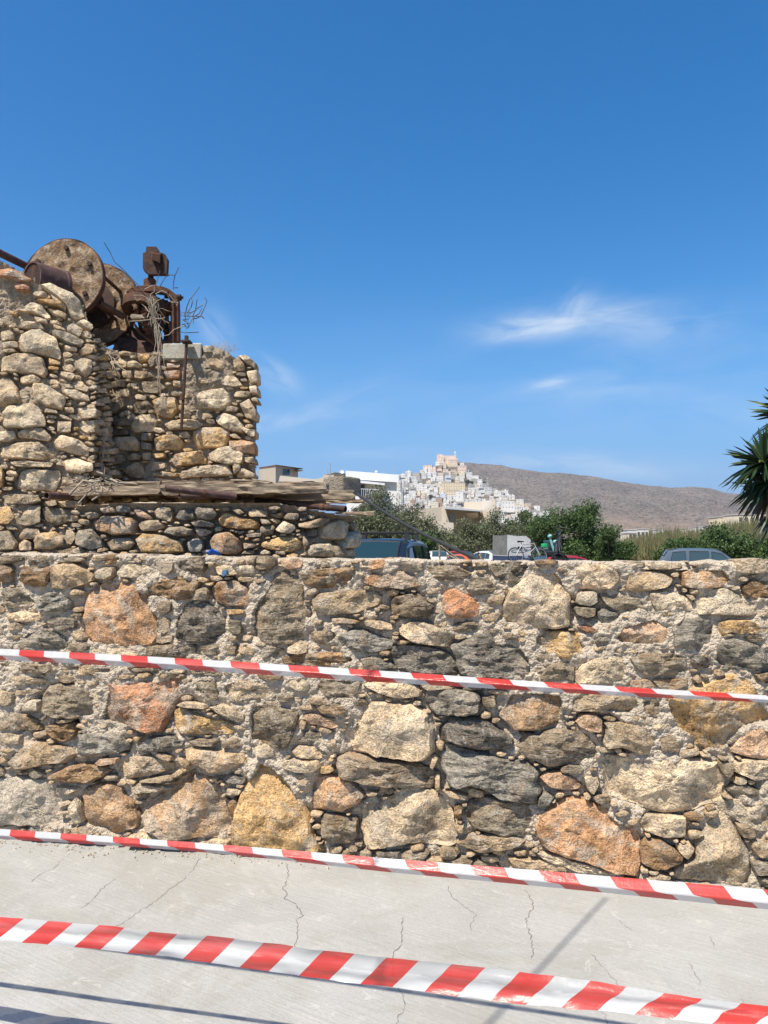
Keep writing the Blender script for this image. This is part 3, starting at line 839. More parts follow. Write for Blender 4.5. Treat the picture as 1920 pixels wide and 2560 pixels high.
def pack(surf, region, stones, sizes, seed, gap=2.0, step=2.0, aspect=2.1, tries=500, ang0=0.):
    """fill the free patches between the traced stones with smaller ones"""
    rs = np.random.default_rng(seed); x0, y0 = region.min(0); x1, y1 = region.max(0)
    gx, gy = np.meshgrid(np.arange(x0, x1, step), np.arange(y0, y1, step)); free = poly_mask(region, gx, gy)
    for _, p in stones:
        i0 = max(0, int((p[:, 1].min() - y0) / step) - 2); i1 = int((p[:, 1].max() - y0) / step) + 3
        j0 = max(0, int((p[:, 0].min() - x0) / step) - 2); j1 = int((p[:, 0].max() - x0) / step) + 3
        c = p.mean(0); pp = c + (p - c) * (1 + gap / max(8, np.ptp(p, axis=0).min() / 2))
        free[i0:i1, j0:j1] &= ~poly_mask(pp, gx[i0:i1, j0:j1], gy[i0:i1, j0:j1])
    out = []
    for sz in sizes:
        fi, fj = np.nonzero(free)
        if len(fi) == 0: break
        for _ in range(tries):
            k = rs.integers(len(fi)); c = np.array([gx[fi[k], fj[k]], gy[fi[k], fj[k]]])
            if not free[fi[k], fj[k]]: continue
            wd = sz * rs.uniform(.8, 1.25); hh = wd / aspect * rs.uniform(.7, 1.5); an = ang0 + rs.normal(0, .16)
            n = int(rs.integers(5, 8)); th = (np.arange(n) + rs.uniform(-.25, .25, n)) / n * 2 * math.pi
            e = 2 / 3.; px = np.sign(np.cos(th)) * np.abs(np.cos(th)) ** e * wd / 2; py = np.sign(np.sin(th)) * np.abs(np.sin(th)) ** e * hh / 2
            jt = rs.uniform(.85, 1.1, n); px *= jt; py *= jt
            p = c + np.stack([px * math.cos(an) - py * math.sin(an), px * math.sin(an) + py * math.cos(an)], 1)
            i0 = max(0, int((p[:, 1].min() - y0) / step) - 1); i1 = int((p[:, 1].max() - y0) / step) + 2
            j0 = max(0, int((p[:, 0].min() - x0) / step) - 1); j1 = int((p[:, 0].max() - x0) / step) + 2
            m = poly_mask(p, gx[i0:i1, j0:j1], gy[i0:i1, j0:j1])
            if m.sum() < 3 or (m & ~free[i0:i1, j0:j1]).sum() > .04 * m.sum(): continue
            pg = c + (p - c) * (1 + 2 * gap / sz * 1.2)
            m = poly_mask(pg, gx[i0:i1, j0:j1], gy[i0:i1, j0:j1]); free[i0:i1, j0:j1] &= ~m
            out.append(p)
    return out

def mortar_sheet(surf, region, stones, parent, mats, depth, cell, smear, seed, amp=1., top_crust=None, name='mortar', deep=.05):
    """the bedding between the stones, one displaced sheet with a solid core behind it"""
    U, Z = surf.hit(region[:, 0], region[:, 1]); u0, u1, z0, z1 = U.min(), U.max(), Z.min(), Z.max()
    assert (u1 - u0) * (z1 - z0) < 60, (u0, u1, z0, z1)
    gu, gz = np.meshgrid(np.arange(u0, u1 + cell, cell), np.arange(z0, z1 + cell, cell))
    W = surf.pos(gu, gz, 0.); sx, sy = proj(W[..., 0], W[..., 1], W[..., 2])
    inside = poly_mask(region, sx, sy); st = np.zeros(gu.shape)
    nr, nc = gu.shape
    for _, p in stones:
        bb = (sx > p[:, 0].min() - 3) & (sx < p[:, 0].max() + 3) & (sy > p[:, 1].min() - 3) & (sy < p[:, 1].max() + 3)
        ii, jj = np.nonzero(bb)
        if len(ii) == 0: continue
        a, b, c, d = ii.min(), ii.max() + 1, jj.min(), jj.max() + 1
        st[a:b, c:d] = np.maximum(st[a:b, c:d], poly_mask(p, sx[a:b, c:d], sy[a:b, c:d]))
    def blur(a, k):
        for _ in range(2):
            for ax in (0, 1):
                s_ = np.zeros_like(a)
                for d in range(-k, k + 1): s_ += np.roll(a, d, ax)
                a = s_ / (2 * k + 1)
        return a
    near = blur(st, 2); far = blur(st, 5)
    sm = fbm(gu * 3.1, gz * 3.1, seed, 3); sm = np.clip((sm - smear[0]) / .16, 0, 1) if not callable(smear[0]) else np.clip((sm - smear[0](gu, gz, sy)) / .16, 0, 1)
    crumb = ridged(gu * 34, gz * 34, seed + 3, 2); lump = fbm(gu * 14, gz * 14, seed + 9, 4, .6); peb = fbm(gu * 60, gz * 60, seed + 19, 2)
    h = depth * (1 - sm) + smear[1] * sm
    h = h + amp * ((lump - .5) * .04 + (1 - crumb - .35) * .012 + (peb - .5) * .018)
    h = h - deep * np.clip((far - .35) * 2.2, 0, 1) * (1 - sm) * (fbm(gu * 5, gz * 5, seed + 40, 2) > .47)
    h = np.where(near > .93, -.04 - .02, h)
    if top_crust is not None: h = h + top_crust(gu, gz, sx, sy)
    Wp = surf.pos(gu, gz, h).reshape(-1, 3)
    idx = np.arange(nr * nc).reshape(nr, nc)
    F = np.stack([idx[:-1, :-1], idx[:-1, 1:], idx[1:, 1:], idx[1:, :-1]], -1).reshape(-1, 4)
    ok = inside[:-1, :-1] & inside[:-1, 1:] & inside[1:, 1:] & inside[1:, :-1]; F = F[ok.ravel()]
    used, inv = np.unique(F.ravel(), return_inverse=True)
    return mesh_np(name, Wp[used], inv.reshape(-1, 4), mats, parent, smooth=True)

def core(surf, region, parent, m, back, inset=.05, name='core', shift=0.):
    U, Z = surf.hit(region[:, 0], region[:, 1]); n = len(U)
    cu, cz = U.mean(), Z.mean()
    a = surf.pos(U, Z, -inset); b = surf.pos(U - shift, Z, -back)
    V = np.concatenate([a, b]); F = [tuple(range(n)), tuple(range(2 * n - 1, n - 1, -1))] + [(i, n + i, n + (i + 1) % n, (i + 1) % n) for i in range(n)]
    return mesh_np(name, V, F, m, parent)

def masonry(parent, surf, stones, fill, ruin, prot=(.012, .05), sink=.03, seed=0, maxn=300, rounded=(0., .3), rough=1., res=.016, fillcols='gtcnyw', backd=.10, namps=.055):
    allst = [(c, p) for c, p in stones] + [(None, p) for p in fill]
    area = lambda p: abs(np.dot(p[:, 0], np.roll(p[:, 1], -1)) - np.dot(np.roll(p[:, 0], -1), p[:, 1])) / 2
    allst.sort(key=lambda s: -area(s[1])); rs = np.random.default_rng(seed + 77); rest = []
    for k, (c, p) in enumerate(allst):
        traced = c is not None
        if c is None: c = fillcols[int(rs.integers(len(fillcols)))]
        col, m = kind_of_stone(c, ruin)
        f = rs.uniform(.85, 1.15); tint = rs.uniform(-.035, .035); col = (col[0] * f * (1 + tint), col[1] * f, col[2] * f * (1 - tint))
        pr = rs.uniform(*prot); rd_ = rs.uniform(*rounded)
        if not traced: pr *= .6
        V, F, size = stone_mesh(surf, p, pr, sink, seed * 1000 + k + 1, rough, backd, res, rd_, namps, strat=float(m is M['schist']))
        if k < maxn:
            mesh_np('stone', V, F, m, parent, smooth=True, loc=V[0], color=col).data.set_sharp_from_angle(angle=R(34))
        else: rest.append((V, F))
    if rest:
        vs, fs, b = [], [], 0
        for V, F in rest:
            vs.append(V); fs += [tuple(i + b for i in f) for f in F]; b += len(V)
        o = mesh_np('pebble_filling', np.concatenate(vs), fs, M['limestone'], parent, smooth=True, color=(.36, .29, .2)); o['kind'] = 'stuff'
    return len(allst)
# ---------------------------------------------------------------- ground
def concrete_mat():
    m, t = mat('brushed_concrete', rough=.9, spec=.2); tc = t.node('ShaderNodeTexCoord'); v = tc.outputs['Object']
    n1 = t.noise(v, 1.3, 5, .6, .4); n2 = t.noise(v, 5, 6, .65, .8); n3 = t.noise(v, 70, 4, .7)
    col = t.mix(t.ramp(n1, .3, .7), (.335, .326, .302), (.40, .39, .366))
    col = t.mix(t.ramp(n2, .5, .72, 0, .55), col, (.46, .44, .40))
    col = t.mix(t.ramp(t.noise(v, 2.1, 4, .6, 1.), .52, .7, 0, .4), col, (.285, .27, .22))
    col = t.mix(t.ramp(n3, .3, .75, .28, 0), col, (.25, .24, .21))
    sp = t.ramp(t.voro(v, 130), .0, .13, 1, 0); spm = t.ramp(t.noise(v, 23, 3, .6), .50, .62)
    col = t.mix(t.math('MULTIPLY', t.math('MULTIPLY', sp, spm), .75), col, (.16, .14, .11))
    lt = t.ramp(t.voro(v, 48), .0, .15, 1, 0); col = t.mix(t.math('MULTIPLY', lt, t.ramp(t.noise(v, 9, 3, .6), .52, .64, 0, .6)), col, (.55, .52, .47))
    st1 = t.ramp(t.noise(v, .75, 7, .72, 1.6), .50, .60, 0, .38); col = t.mix(st1, col, (.275, .255, .21))
    st2 = t.ramp(t.noise(v, 11, 6, .75, 1.2), .58, .66, 0, .5); col = t.mix(st2, col, (.50, .48, .44))
    rot = t.node('ShaderNodeVectorRotate'); t.put(rot.inputs['Vector'], v); rot.inputs['Angle'].default_value = .55
    br = t.noise(t.scale(rot.outputs[0], (2.5, 60, 1)), 1., 4, .6, .3)
    col = t.mix(t.ramp(br, .45, .75, 0, .18), col, (.34, .32, .28))
    t.put(t.b.inputs['Base Color'], col)
    h = t.math('ADD', t.math('MULTIPLY', n3, .5), t.math('MULTIPLY', br, .7)); h = t.math('ADD', h, t.math('MULTIPLY', n2, 1.2)); h = t.math('SUBTRACT', h, t.math('MULTIPLY', sp, .4))
    t.put(t.b.inputs['Normal'], t.bump(h, .8, .006)); return m
M['concrete'] = concrete_mat()
def earth_mat():
    m, t = mat('dry_earth', rough=.95, spec=.1); tc = t.node('ShaderNodeTexCoord'); v = tc.outputs['Object']
    col = t.mix(t.ramp(t.noise(v, .05, 6, .6), .35, .65), (.30, .235, .16), (.22, .19, .12)); col = t.mix(t.ramp(t.noise(v, 3, 4, .7), .4, .7, 0, .4), col, (.15, .13, .08))
    t.put(t.b.inputs['Base Color'], col); return m
M['earth'] = earth_mat()
g = MB(); g.add([(-6000, -300, -.06), (6000, -300, -.06), (6000, 9000, -.06), (-6000, 9000, -.06)], [(0, 1, 2, 3)])
tag(g.build('ground', M['earth']), kind='structure')
# main wall base line (plan), nearer on the right
WALLP = [(-2.155, 4.33), (1.845, 3.71)]
MW = Surf(WALLP)
xs = np.linspace(-7, 7, 141); ys = np.linspace(-4, 5.6, 97); gx, gy = np.meshgrid(xs, ys)
gz = (fbm(gx * .9, gy * .9, 5, 3) - .5) * .012 + (fbm(gx * 5, gy * 5, 8, 2) - .5) * .003
idx = np.arange(gx.size).reshape(gx.shape); F = np.stack([idx[:-1, :-1], idx[:-1, 1:], idx[1:, 1:], idx[1:, :-1]], -1).reshape(-1, 4)
slab = mesh_np('concrete_pavement', np.stack([gx, gy, gz], -1).reshape(-1, 3), F, M['concrete'], smooth=True); tag(slab, kind='structure')
crk = simple('crack_shadow_gap', (.17, .155, .135), .95, var=.2)
CR = [(500, 2145, 482, 2175, 455, 2200, 420, 2225, 385, 2255, 350, 2275, 320, 2297, 283, 2318, 262, 2340), (715, 2158, 722, 2185, 708, 2225, 720, 2235, 712, 2248, 740, 2260, 756, 2290, 742, 2300, 743, 2335, 738, 2372),
      (157, 2145, 135, 2170, 110, 2180, 90, 2190, 78, 2205), (290, 2195, 250, 2225, 230, 2250, 200, 2272), (1010, 2296, 1003, 2330, 1008, 2355, 985, 2385, 978, 2400, 985, 2440, 992, 2470, 1005, 2490, 1015, 2520, 1000, 2540, 990, 2570),
      (1310, 2225, 1325, 2245, 1335, 2270, 1315, 2300, 1325, 2340, 1330, 2370, 1330, 2400), (1118, 2215, 1130, 2245, 1190, 2290, 1178, 2310, 1178, 2330), (1480, 2385, 1500, 2410, 1520, 2430, 1548, 2465, 1552, 2478), (1492, 2500, 1500, 2520, 1515, 2545, 1520, 2570),
      (1545, 2300, 1580, 2330), (1775, 2340, 1785, 2370), (1720, 2405, 1750, 2455, 1752, 2465), (1852, 2495, 1865, 2520)]
for ci, c in enumerate(CR):
    pts = [G(c[i], c[i + 1]) for i in range(0, len(c), 2)]; fine = []
    rr = random.Random(ci)
    for a, b in zip(pts[:-1], pts[1:]):
        n = max(2, int((b - a).length / .014)); side = Vector((-(b - a).y, (b - a).x, 0)).normalized()
        for k in range(n): fine.append(a.lerp(b, k / n) + side * rr.uniform(-.006, .006))
    fine.append(pts[-1]); wdt = (.0019 if ci in (1, 4, 5) else .0011)
    vs, fs = [], []
    for k, p in enumerate(fine):
        t_ = (fine[min(k + 1, len(fine) - 1)] - fine[max(k - 1, 0)]).normalized(); s_ = Vector((-t_.y, t_.x, 0)); ww = wdt * rr.uniform(.25, 1.3) * (0.15 if k in (0, len(fine) - 1) else 1)
        ax_, ay_ = p.x, p.y; zz = float((fbm(np.array(ax_ * .9), np.array(ay_ * .9), 5, 3) - .5) * .012 + (fbm(np.array(ax_ * 5), np.array(ay_ * 5), 8, 2) - .5) * .003) + .0015
        for q in (p + s_ * ww, p - s_ * ww): vs.append((q.x, q.y, zz))
    fs = [(2 * k, 2 * k + 1, 2 * k + 3, 2 * k + 2) for k in range(len(fine) - 1)]
    o = mesh_np('crack', vs, fs, crk, slab)
# ---------------------------------------------------------------- main wall
wall = empty('rubble_wall', 'long low mortared rubble wall of grey, orange and cream stones beside the pavement', 'stone wall')
reg = np.array([(-90, 1380), (100, 1382), (320, 1385), (480, 1389), (640, 1394), (860, 1396), (1000, 1393), (1100, 1399), (1280, 1401), (1400, 1400), (1560, 1403), (1800, 1402), (2020, 1396), (2020, 2262), (1700, 2226), (1280, 2185), (960, 2160), (640, 2135), (300, 2105), (-90, 2072)], float)
def smear_thr(gu, gz, sy): return .38 + .15 * np.clip((sy - 1750) / 300, 0, 1)
def crust(gu, gz, sx, sy):
    top = np.interp(sx, reg[:13, 0], reg[:13, 1]); d = sy - top
    return np.exp(-np.maximum(d, 0) / 14.) * .018 + np.where(d < 4, .0, 0) - .05 * np.exp(-np.maximum(d, 0) / 3.)
fill = pack(MW, reg, MAIN, (70, 56, 44, 34, 28, 22, 17, 13), 3, gap=2.0, tries=420, aspect=2.4)
mortar_sheet(MW, reg, MAIN + [(0, p) for p in fill], wall, M['mortar'], -.021, .0062, (smear_thr, .012), 11, 1., crust)
n = masonry(wall, MW, MAIN, fill, False, (.012, .042), .03, 1, 300, (0., .10), 1.0, .015, 'gtctng', .10, .06)
print('main wall stones', n, 'fill', len(fill))
# the solid of the wall with its rough cement top
zt = []
V = []; F = []
us = np.arange(-.6, 4.9, .022); ts = np.linspace(0, .46, 22)
tx, tz = MW.hit(reg[:13, 0], reg[:13, 1])
gu, gt = np.meshgrid(us, ts); ztop = np.interp(gu, tx, tz)
zz = ztop - .012 + (fbm(gu * 9, gt * 9, 31, 4) - .5) * .035 + (ridged(gu * 25, gt * 25, 5, 2) - .6) * .012
zz = zz - .03 * np.exp(-gt / .02)
Wt = MW.pos(gu, zz, -gt + .006); idx = np.arange(gu.size).reshape(gu.shape)
F = np.stack([idx[:-1, :-1], idx[:-1, 1:], idx[1:, 1:], idx[1:, :-1]], -1).reshape(-1, 4)
mesh_np('cement_coping', Wt.reshape(-1, 3), F, M['mortar'], wall, smooth=True)
cb = MB()
for i in range(12):
    a, b = -.6 + 5.5 * i / 12, -.6 + 5.5 * (i + 1) / 12; za, zb = np.interp(a, tx, tz) - .05, np.interp(b, tx, tz) - .05
    q = [MW.pos(np.array(a), -.1, -.06), MW.pos(np.array(b), -.1, -.06), MW.pos(np.array(b), -.1, -.46), MW.pos(np.array(a), -.1, -.46),
         MW.pos(np.array(a), za, -.06), MW.pos(np.array(b), zb, -.06), MW.pos(np.array(b), zb, -.46), MW.pos(np.array(a), za, -.46)]
    cb.hexa(q)
cb.build('wall_core', M['mortar'], wall)
# crumbs of mortar and grit along the foot of the wall
gv = MB(); rr = random.Random(4)
for k in range(420):
    u = rr.uniform(-.4, 4.6); off = abs(rr.gauss(0, .055)); p = MW.pos(np.array(u), 0., off + .005)
    s_ = rr.uniform(.0015, .006) * (2.0 if rr.random() < .06 else 1); 
    if u > 1.6 and rr.random() < .4: continue
    gv.box((p[0], p[1], s_ * .4), (s_ * 2 * rr.uniform(.6, 1.3), s_ * 2, s_ * 1.3), Matrix.Rotation(rr.uniform(0, 6), 3, 'Z') @ Matrix.Rotation(rr.uniform(-.6, .6), 3, 'X'), taper=.55)
tag(gv.build('mortar_grit', M['mortar']), 'pale crumbs of mortar lying along the foot of the wall', 'grit', kind='stuff')

# ---------------------------------------------------------------- ruin: left tower (front face + shaded side), back pier, low ring wall
LT = Surf([(-4.6, 6.35), ((228 - 960) / FPX * 6.35, 6.35), ((228 - 960) / FPX * 6.35 + .02, 6.95)])
tower = empty('ruined_stone_tower', 'taller ruined rubble tower at the left edge with crumbling reddish top', 'ruin')
lreg = np.array([(-200, 640), (0, 652), (41, 672), (82, 703), (102, 709), (143, 719), (184, 747), (209, 762), (224, 800), (228, 822), (226, 900), (227, 1000), (228, 1150), (228, 1215), (205, 1262), (190, 1300), (195, 1400), (-200, 1400)], float)
sside = np.array([(229, 830), (276, 872), (280, 1000), (282, 1215), (229, 1215)], float)
ltst = [(c, np.column_stack([np.minimum(p[:, 0], 252), p[:, 1]])) for c, p in LT_ST]
fl = pack(LT, lreg, ltst, (46, 36, 28, 22, 17, 13), 5, gap=1., tries=330, aspect=2.5, ang0=.18)
fl = [p_ for p_ in fl if not (p_[:, 0].mean() < 110 and p_[:, 1].mean() < 800 and random.random() < .85)]
fl += pack(LT, sside, [], (26, 18, 12), 6, gap=1.0, tries=120)
ca = lambda gu, gz, sx, sy: -.02 * (sy > 760) 
mortar_sheet(LT, lreg, ltst, tower, M['oldmortar'], -.036, .011, (.58, .01), 21, 1.3, lambda gu, gz, sx, sy: .075 * np.clip((720 - sy) / 60, 0, 1) * (sx < 110) + .01, deep=.03)
mortar_sheet(LT, sside, [], tower, M['oldmortar'], -.05, .011, (.6, .0), 22, 1.2)
core(LT, np.array([(-200, 660), (0, 668), (82, 716), (143, 732), (209, 775), (222, 810), (222, 1400), (-200, 1400)], float), tower, M['oldmortar'], .8, .07)
masonry(tower, LT, ltst, fl, True, (.03, .07), .045, 2, 300, (.0, .13), 1.15, .017, 'ctcccyw', .14, .05)
PLY = 6.92
PLs = Surf([((215 - 960) / FPX * PLY, PLY), ((640 - 960) / FPX * PLY, PLY)])
pier = empty('ruined_stone_pier', 'square ruined rubble pier behind, topped by a concrete slab and rusty gear', 'ruin')
preg = np.array([(214, 862), (262, 866), (300, 876), (330, 880), (402, 876), (502, 895), (520, 872), (545, 868), (570, 880), (592, 895), (625, 892), (640, 905), (643, 960), (641, 1100), (638, 1262), (214, 1262)], float)
fl = pack(PLs, preg, PL_ST, (42, 34, 27, 20, 15), 9, gap=1., tries=300, aspect=2.3)
fl = [p for p in fl if not (450 < p[:, 0].mean() < 575 and p[:, 1].mean() < 985 and random.random() < .8)]
mortar_sheet(PLs, preg, PL_ST, pier, M['oldmortar'], -.028, .011, (.54, .012), 23, 1.2, lambda gu, gz, sx, sy: .06 * np.clip((1000 - sy) / 50, 0, 1) * np.clip((sx - 440) / 30, 0, 1) * np.clip((600 - sx) / 25, 0, 1), deep=.03)
core(PLs, np.array([(214, 880), (300, 888), (330, 890), (400, 886), (500, 905), (622, 905), (626, 1262), (214, 1262)], float), pier, M['oldmortar'], .75, .06, shift=.16)
# ragged stones crowning the top
masonry(pier, PLs, PL_ST, fl, True, (.03, .07), .045, 3, 300, (.0, .13), 1.15, .018, 'ctcwcyg', .14, .05)
LRY = 6.25
lrp = [((150 - 960) / FPX * LRY, LRY), ((740 - 960) / FPX * LRY, LRY)]
x_, y_ = lrp[-1]; an = 0.
for k in range(9):
    an += R(10.5); x_ += .085 * math.cos(an); y_ += .085 * math.sin(an); lrp.append((x_, y_))
LRs = Surf(lrp)
ring = empty('low_curved_wall', 'low curved rubble wall under the timber platform, rounded at its right end', 'stone wall')
def lr_top(): return [(190, 1266), (215, 1262), (300, 1257), (400, 1255), (560, 1257), (700, 1258), (745, 1266), (790, 1276), (830, 1285), (870, 1290), (905, 1299), (917, 1315)]
rreg = np.array(lr_top() + [(919, 1350), (919, 1402), (190, 1402)], float)
lrst = [(c, np.column_stack([np.minimum(p[:, 0], 917), p[:, 1]])) for c, p in LR_ST]
fl = pack(LRs, rreg, lrst, (36, 28, 22, 17, 13), 12, gap=1., tries=260, aspect=2.3)
fl = [p_ for p_ in fl if p_[:, 1].min() > np.interp(p_[:, 0].mean(), [a for a, b in lr_top()], [b for a, b in lr_top()]) + 9]
def rcrust(gu, gz, sx, sy):
    t_ = np.array(lr_top()); d = sy - np.interp(sx, t_[:, 0], t_[:, 1]); return .10 * np.exp(-np.maximum(d, 0) / 12.)
mortar_sheet(LRs, rreg, lrst, ring, M['oldmortar'], -.034, .011, (.60, .0), 25, 1., rcrust, deep=.04)
masonry(ring, LRs, lrst, fl, True, (.03, .08), .045, 4, 300, (.05, .4), 1., .017, 'ctccyt', .12, .045)
U, Z = LRs.hit(np.array(lr_top())[:, 0], np.array(lr_top())[:, 1])
us = np.arange(U.min(), U.max(), .02); hs_ = np.linspace(.03, -.34, 16); gu, gh = np.meshgrid(us, hs_); ztop = np.interp(gu, U, Z)
zz = ztop - .004 + (fbm(gu * 12, gh * 12, 61, 4) - .5) * .03 - .02 * (gh > .02)
Wt = LRs.pos(gu, zz, gh); idx = np.arange(gu.size).reshape(gu.shape)
F = np.stack([idx[:-1, :-1], idx[:-1, 1:], idx[1:, 1:], idx[1:, :-1]], -1).reshape(-1, 4)
mesh_np('cement_coping', Wt.reshape(-1, 3), F, M['mortar'], ring, smooth=True)
core(LRs, np.array(lr_top()[:-1] + [(905, 1402), (190, 1402)], float) + (0, 6), ring, M['oldmortar'], .32, .06)

# unseen overhead pole, added because its soft shadow crosses the pavement
oh = MB(); zc = 3.3; q_ = [Vector((a + SUN.x / SUN.z * zc, b + SUN.y / SUN.z * zc, zc)) for a, b in ((1.02, 3.62), (.296, 2.6), (-.6, 1.33), (-2.2, -.95))]
oh.tube(q_, [.006, .007, .008, .01], 8); oh.tube([q_[-1], q_[-1] + Vector((0, 0, -3.3))], .03, 8)
tag(oh.build('overhead_pole', simple('grey_metal_pole', (.3, .3, .3), .5)), 'thin grey overhead pole out of view above the pavement, casting the soft diagonal shadow', 'pole')

u_, z_ = MW.hit(np.array([572.]), np.array([1432.])); pv = []; nb = 12
for k in range(nb): a_ = 2 * math.pi * k / nb; r_ = .019 * random.uniform(.35, .9); pv.append(MW.pos(u_ + math.cos(a_) * r_ * 1.3, z_ + math.sin(a_) * r_, np.array([.072]))[0])
blp, _ = mat('blue_paint', (.07, .15, .26), .9); pb = [p_ + np.array([0, .05, 0]) for p_ in pv]
mesh_np('paint_smear', pv + pb, [tuple(range(nb)), tuple(range(2 * nb - 1, nb - 1, -1))] + [(k, nb + k, nb + (k + 1) % nb, (k + 1) % nb) for k in range(nb)], blp, wall)
# ---------------------------------------------------------------- timber platform, pipes
def wood_mat(name, c1, c2):
    m, t = mat(name, rough=.85, spec=.2); v = objvec(t)
    gr = t.noise(t.scale(v, (2.2, 34, 34)), 1.3, 6, .65, .6); n2 = t.noise(v, 3.5, 4, .6); fi = t.noise(t.scale(v, (5, 150, 150)), 1., 3, .6)
    col = t.mix(t.ramp(gr, .3, .7), c1, c2); col = t.mix(t.ramp(n2, .45, .7, 0, .5), col, (.30, .25, .18))
    crack = t.ramp(gr, .28, .40, .8, 0); col = t.mix(crack, col, (.035, .024, .016)); t.put(t.b.inputs['Base Color'], col)
    t.put(t.b.inputs['Normal'], t.bump(t.math('ADD', gr, t.math('MULTIPLY', fi, .35)), 1., .014)); return m
M['wood'] = wood_mat('weathered_timber', (.17, .12, .08), (.38, .29, .195))
M['palewood'] = wood_mat('pale_weathered_board', (.25, .19, .13), (.42, .34, .25))
def beam(name, mat_, parent, sx0, sx1, yt, yb, Y, Y1=None, depth=.1, seed=0, jag=.012, seg=.03):
    """a rough squared timber: front face traced at depth Y (Y1 at its right end)"""
    Y1 = Y if Y1 is None else Y1; A = P(sx0, yt[0], Y); B = P(sx1, yt[1], Y1); C = P(sx0, yb[0], Y); D = P(sx1, yb[1], Y1)
    n = max(4, int((B - A).length / seg)); prof = [(0, 0), (0, .33), (0, .66), (0, 1), (.5, 1), (1, 1), (1, .5), (1, 0), (.5, 0)]
    V = []
    axis = (B - A).normalized()
    for i in range(n + 1):
        t = i / n; top = A.lerp(B, t); bot = C.lerp(D, t)
        e = 1. if 0 < i < n else .93
        for k, (d, h) in enumerate(prof):
            p = top.lerp(bot, h * e + (1 - e) / 2); q = p.dot(axis)
            o = (float(fbm(np.array(q * 9.), np.array(k * 3.1 + seed * 11), seed, 3)) - .5) * jag * 2.2
            V.append(p + Vector((0, depth * d - o * (1 if d == 0 else 0), o * (.8 if h in (0, 1) else .2))) + axis * (float(vnoise(np.array(k * 1.7), np.array(seed * 1.3), 3)) - .5) * .05 * (i in (0, n)))
    m_ = len(prof); F = [(i * m_ + k, i * m_ + (k + 1) % m_, (i + 1) * m_ + (k + 1) % m_, (i + 1) * m_ + k) for i in range(n) for k in range(m_)]
    F += [tuple(range(m_ - 1, -1, -1)), tuple(n * m_ + k for k in range(m_))]
    loc = A
    o = mesh_np(name, [tuple(v) for v in V], F, mat_, parent, loc=tuple(loc)); o.data.flip_normals() if False else None
    return o
plat = empty('timber_platform', 'weathered timber beam platform lying on the low curved wall', 'platform', loc=(0, 0, 0))
beam('beam', M['wood'], plat, 156, 400, (1217, 1211), (1239, 1236), 6.28, 6.25, .12, 1)
beam('beam', M['wood'], plat, 402, 817, (1211, 1206), (1236, 1232), 6.25, 6.2, .12, 2, .016)
beam('beam', M['wood'], plat, 690, 887, (1228, 1225), (1247, 1248), 6.5, 6.45, .12, 3, .016)
beam('beam', M['wood'], plat, 700, 911, (1250, 1248), (1262, 1256), 6.75, 6.7, .11, 4)
beam('beam', M['wood'], plat, 560, 700, (1243, 1246), (1250, 1252), 6.6, 6.55, .1, 8)
beam('dark_gap_filler', M['wood'], plat, 590, 800, (1236, 1240), (1268, 1272), 7.25, 7.2, .1, 9)  # added timber behind the beams, closes the bright slit with darkness under the deck
for i, (a, b, y0, y1, Y, h) in enumerate([(168, 262, 1208, 1205, 6.32, 8), (262, 352, 1203, 1203, 6.33, 8), (345, 402, 1202, 1203, 6.3, 8), (405, 468, 1200, 1200, 6.3, 9), (466, 512, 1201, 1203, 6.3, 8),
                                         (508, 590, 1200, 1201, 6.3, 9), (588, 648, 1198, 1199, 6.28, 10), (634, 675, 1196, 1201, 6.3, 8), (700, 790, 1202, 1204, 6.4, 5)]):
    beam('board', M['palewood' if i % 3 == 1 else 'wood'], plat, a, b, (y0, y1), (y0 + h, y1 + h), Y, Y, .30, 20 + i, .010, .02)
# deck boards running back from the front beams to the pier
zt_ = P(400, 1207, 6.3).z
for i in range(9):
    y = 6.40 + i * .105; mb = MB(); x0 = -2.62 + random.uniform(-.05, .1); x1 = -.62 + random.uniform(-.15, .1) - (i > 5) * .25
    mb.box(((x0 + x1) / 2, y, zt_ - .03 + random.uniform(-.006, .006)), (x1 - x0, .096, .03)); mb.build('deck_board', M['wood'], plat)
tip = beam('loose_board', M['wood'], None, 838, 935, (1281, 1277), (1284, 1288), 6.2, 5.95, .16, 31, .006)
tag(tip, 'short brown board poking out over the round end of the low wall', 'board')
def pipe(label, pts, r, m='rustpipe', hollow=True, bands=()):
    pts = [Vector(p) for p in pts]; ax = (pts[1] - pts[0]).normalized(); e = empty('pipe', label, 'pipe', loc=pts[0])
    mb = MB(); L = (pts[1] - pts[0]).length; prof = [(r * .82, .25), (r * .82, 0), (r, 0), (r, L * .33), (r * 1.01, L * .6), (r, L), (0.001, L)]
    mb.lathe(prof, Vector((0, 0, 0)), ax, 20); mb.build('tube', M[m], e, smooth=True)
    for b in bands:
        mb = MB(); mb.lathe([(r, -.015), (r * 1.12, -.012), (r * 1.12, .012), (r, .015)], ax * L * b, ax, 20); mb.build('collar', M['rust'], e, smooth=True)
    return e
pipe('short rusty pipe sticking out below the left end of the timber beam', (P(116, 1239, 6.05), P(215, 1243, 6.5)), .029)
pipe('long rusty pipe with an open left end lying against the timber beam', (P(413, 1221, 5.98), P(590, 1242, 6.2)), .026, bands=(.55,))
pipe('rusty pipe hidden in the shade under the open ended pipe', (P(448, 1240, 6.15), P(600, 1246, 6.5)), .020)
pipe('dark iron pipe with a rounded end lying across the low wall under the beams', (P(864, 1273, 6.15), P(640, 1252, 6.5)), .026, 'rustdark', bands=(.19, .25, .78))
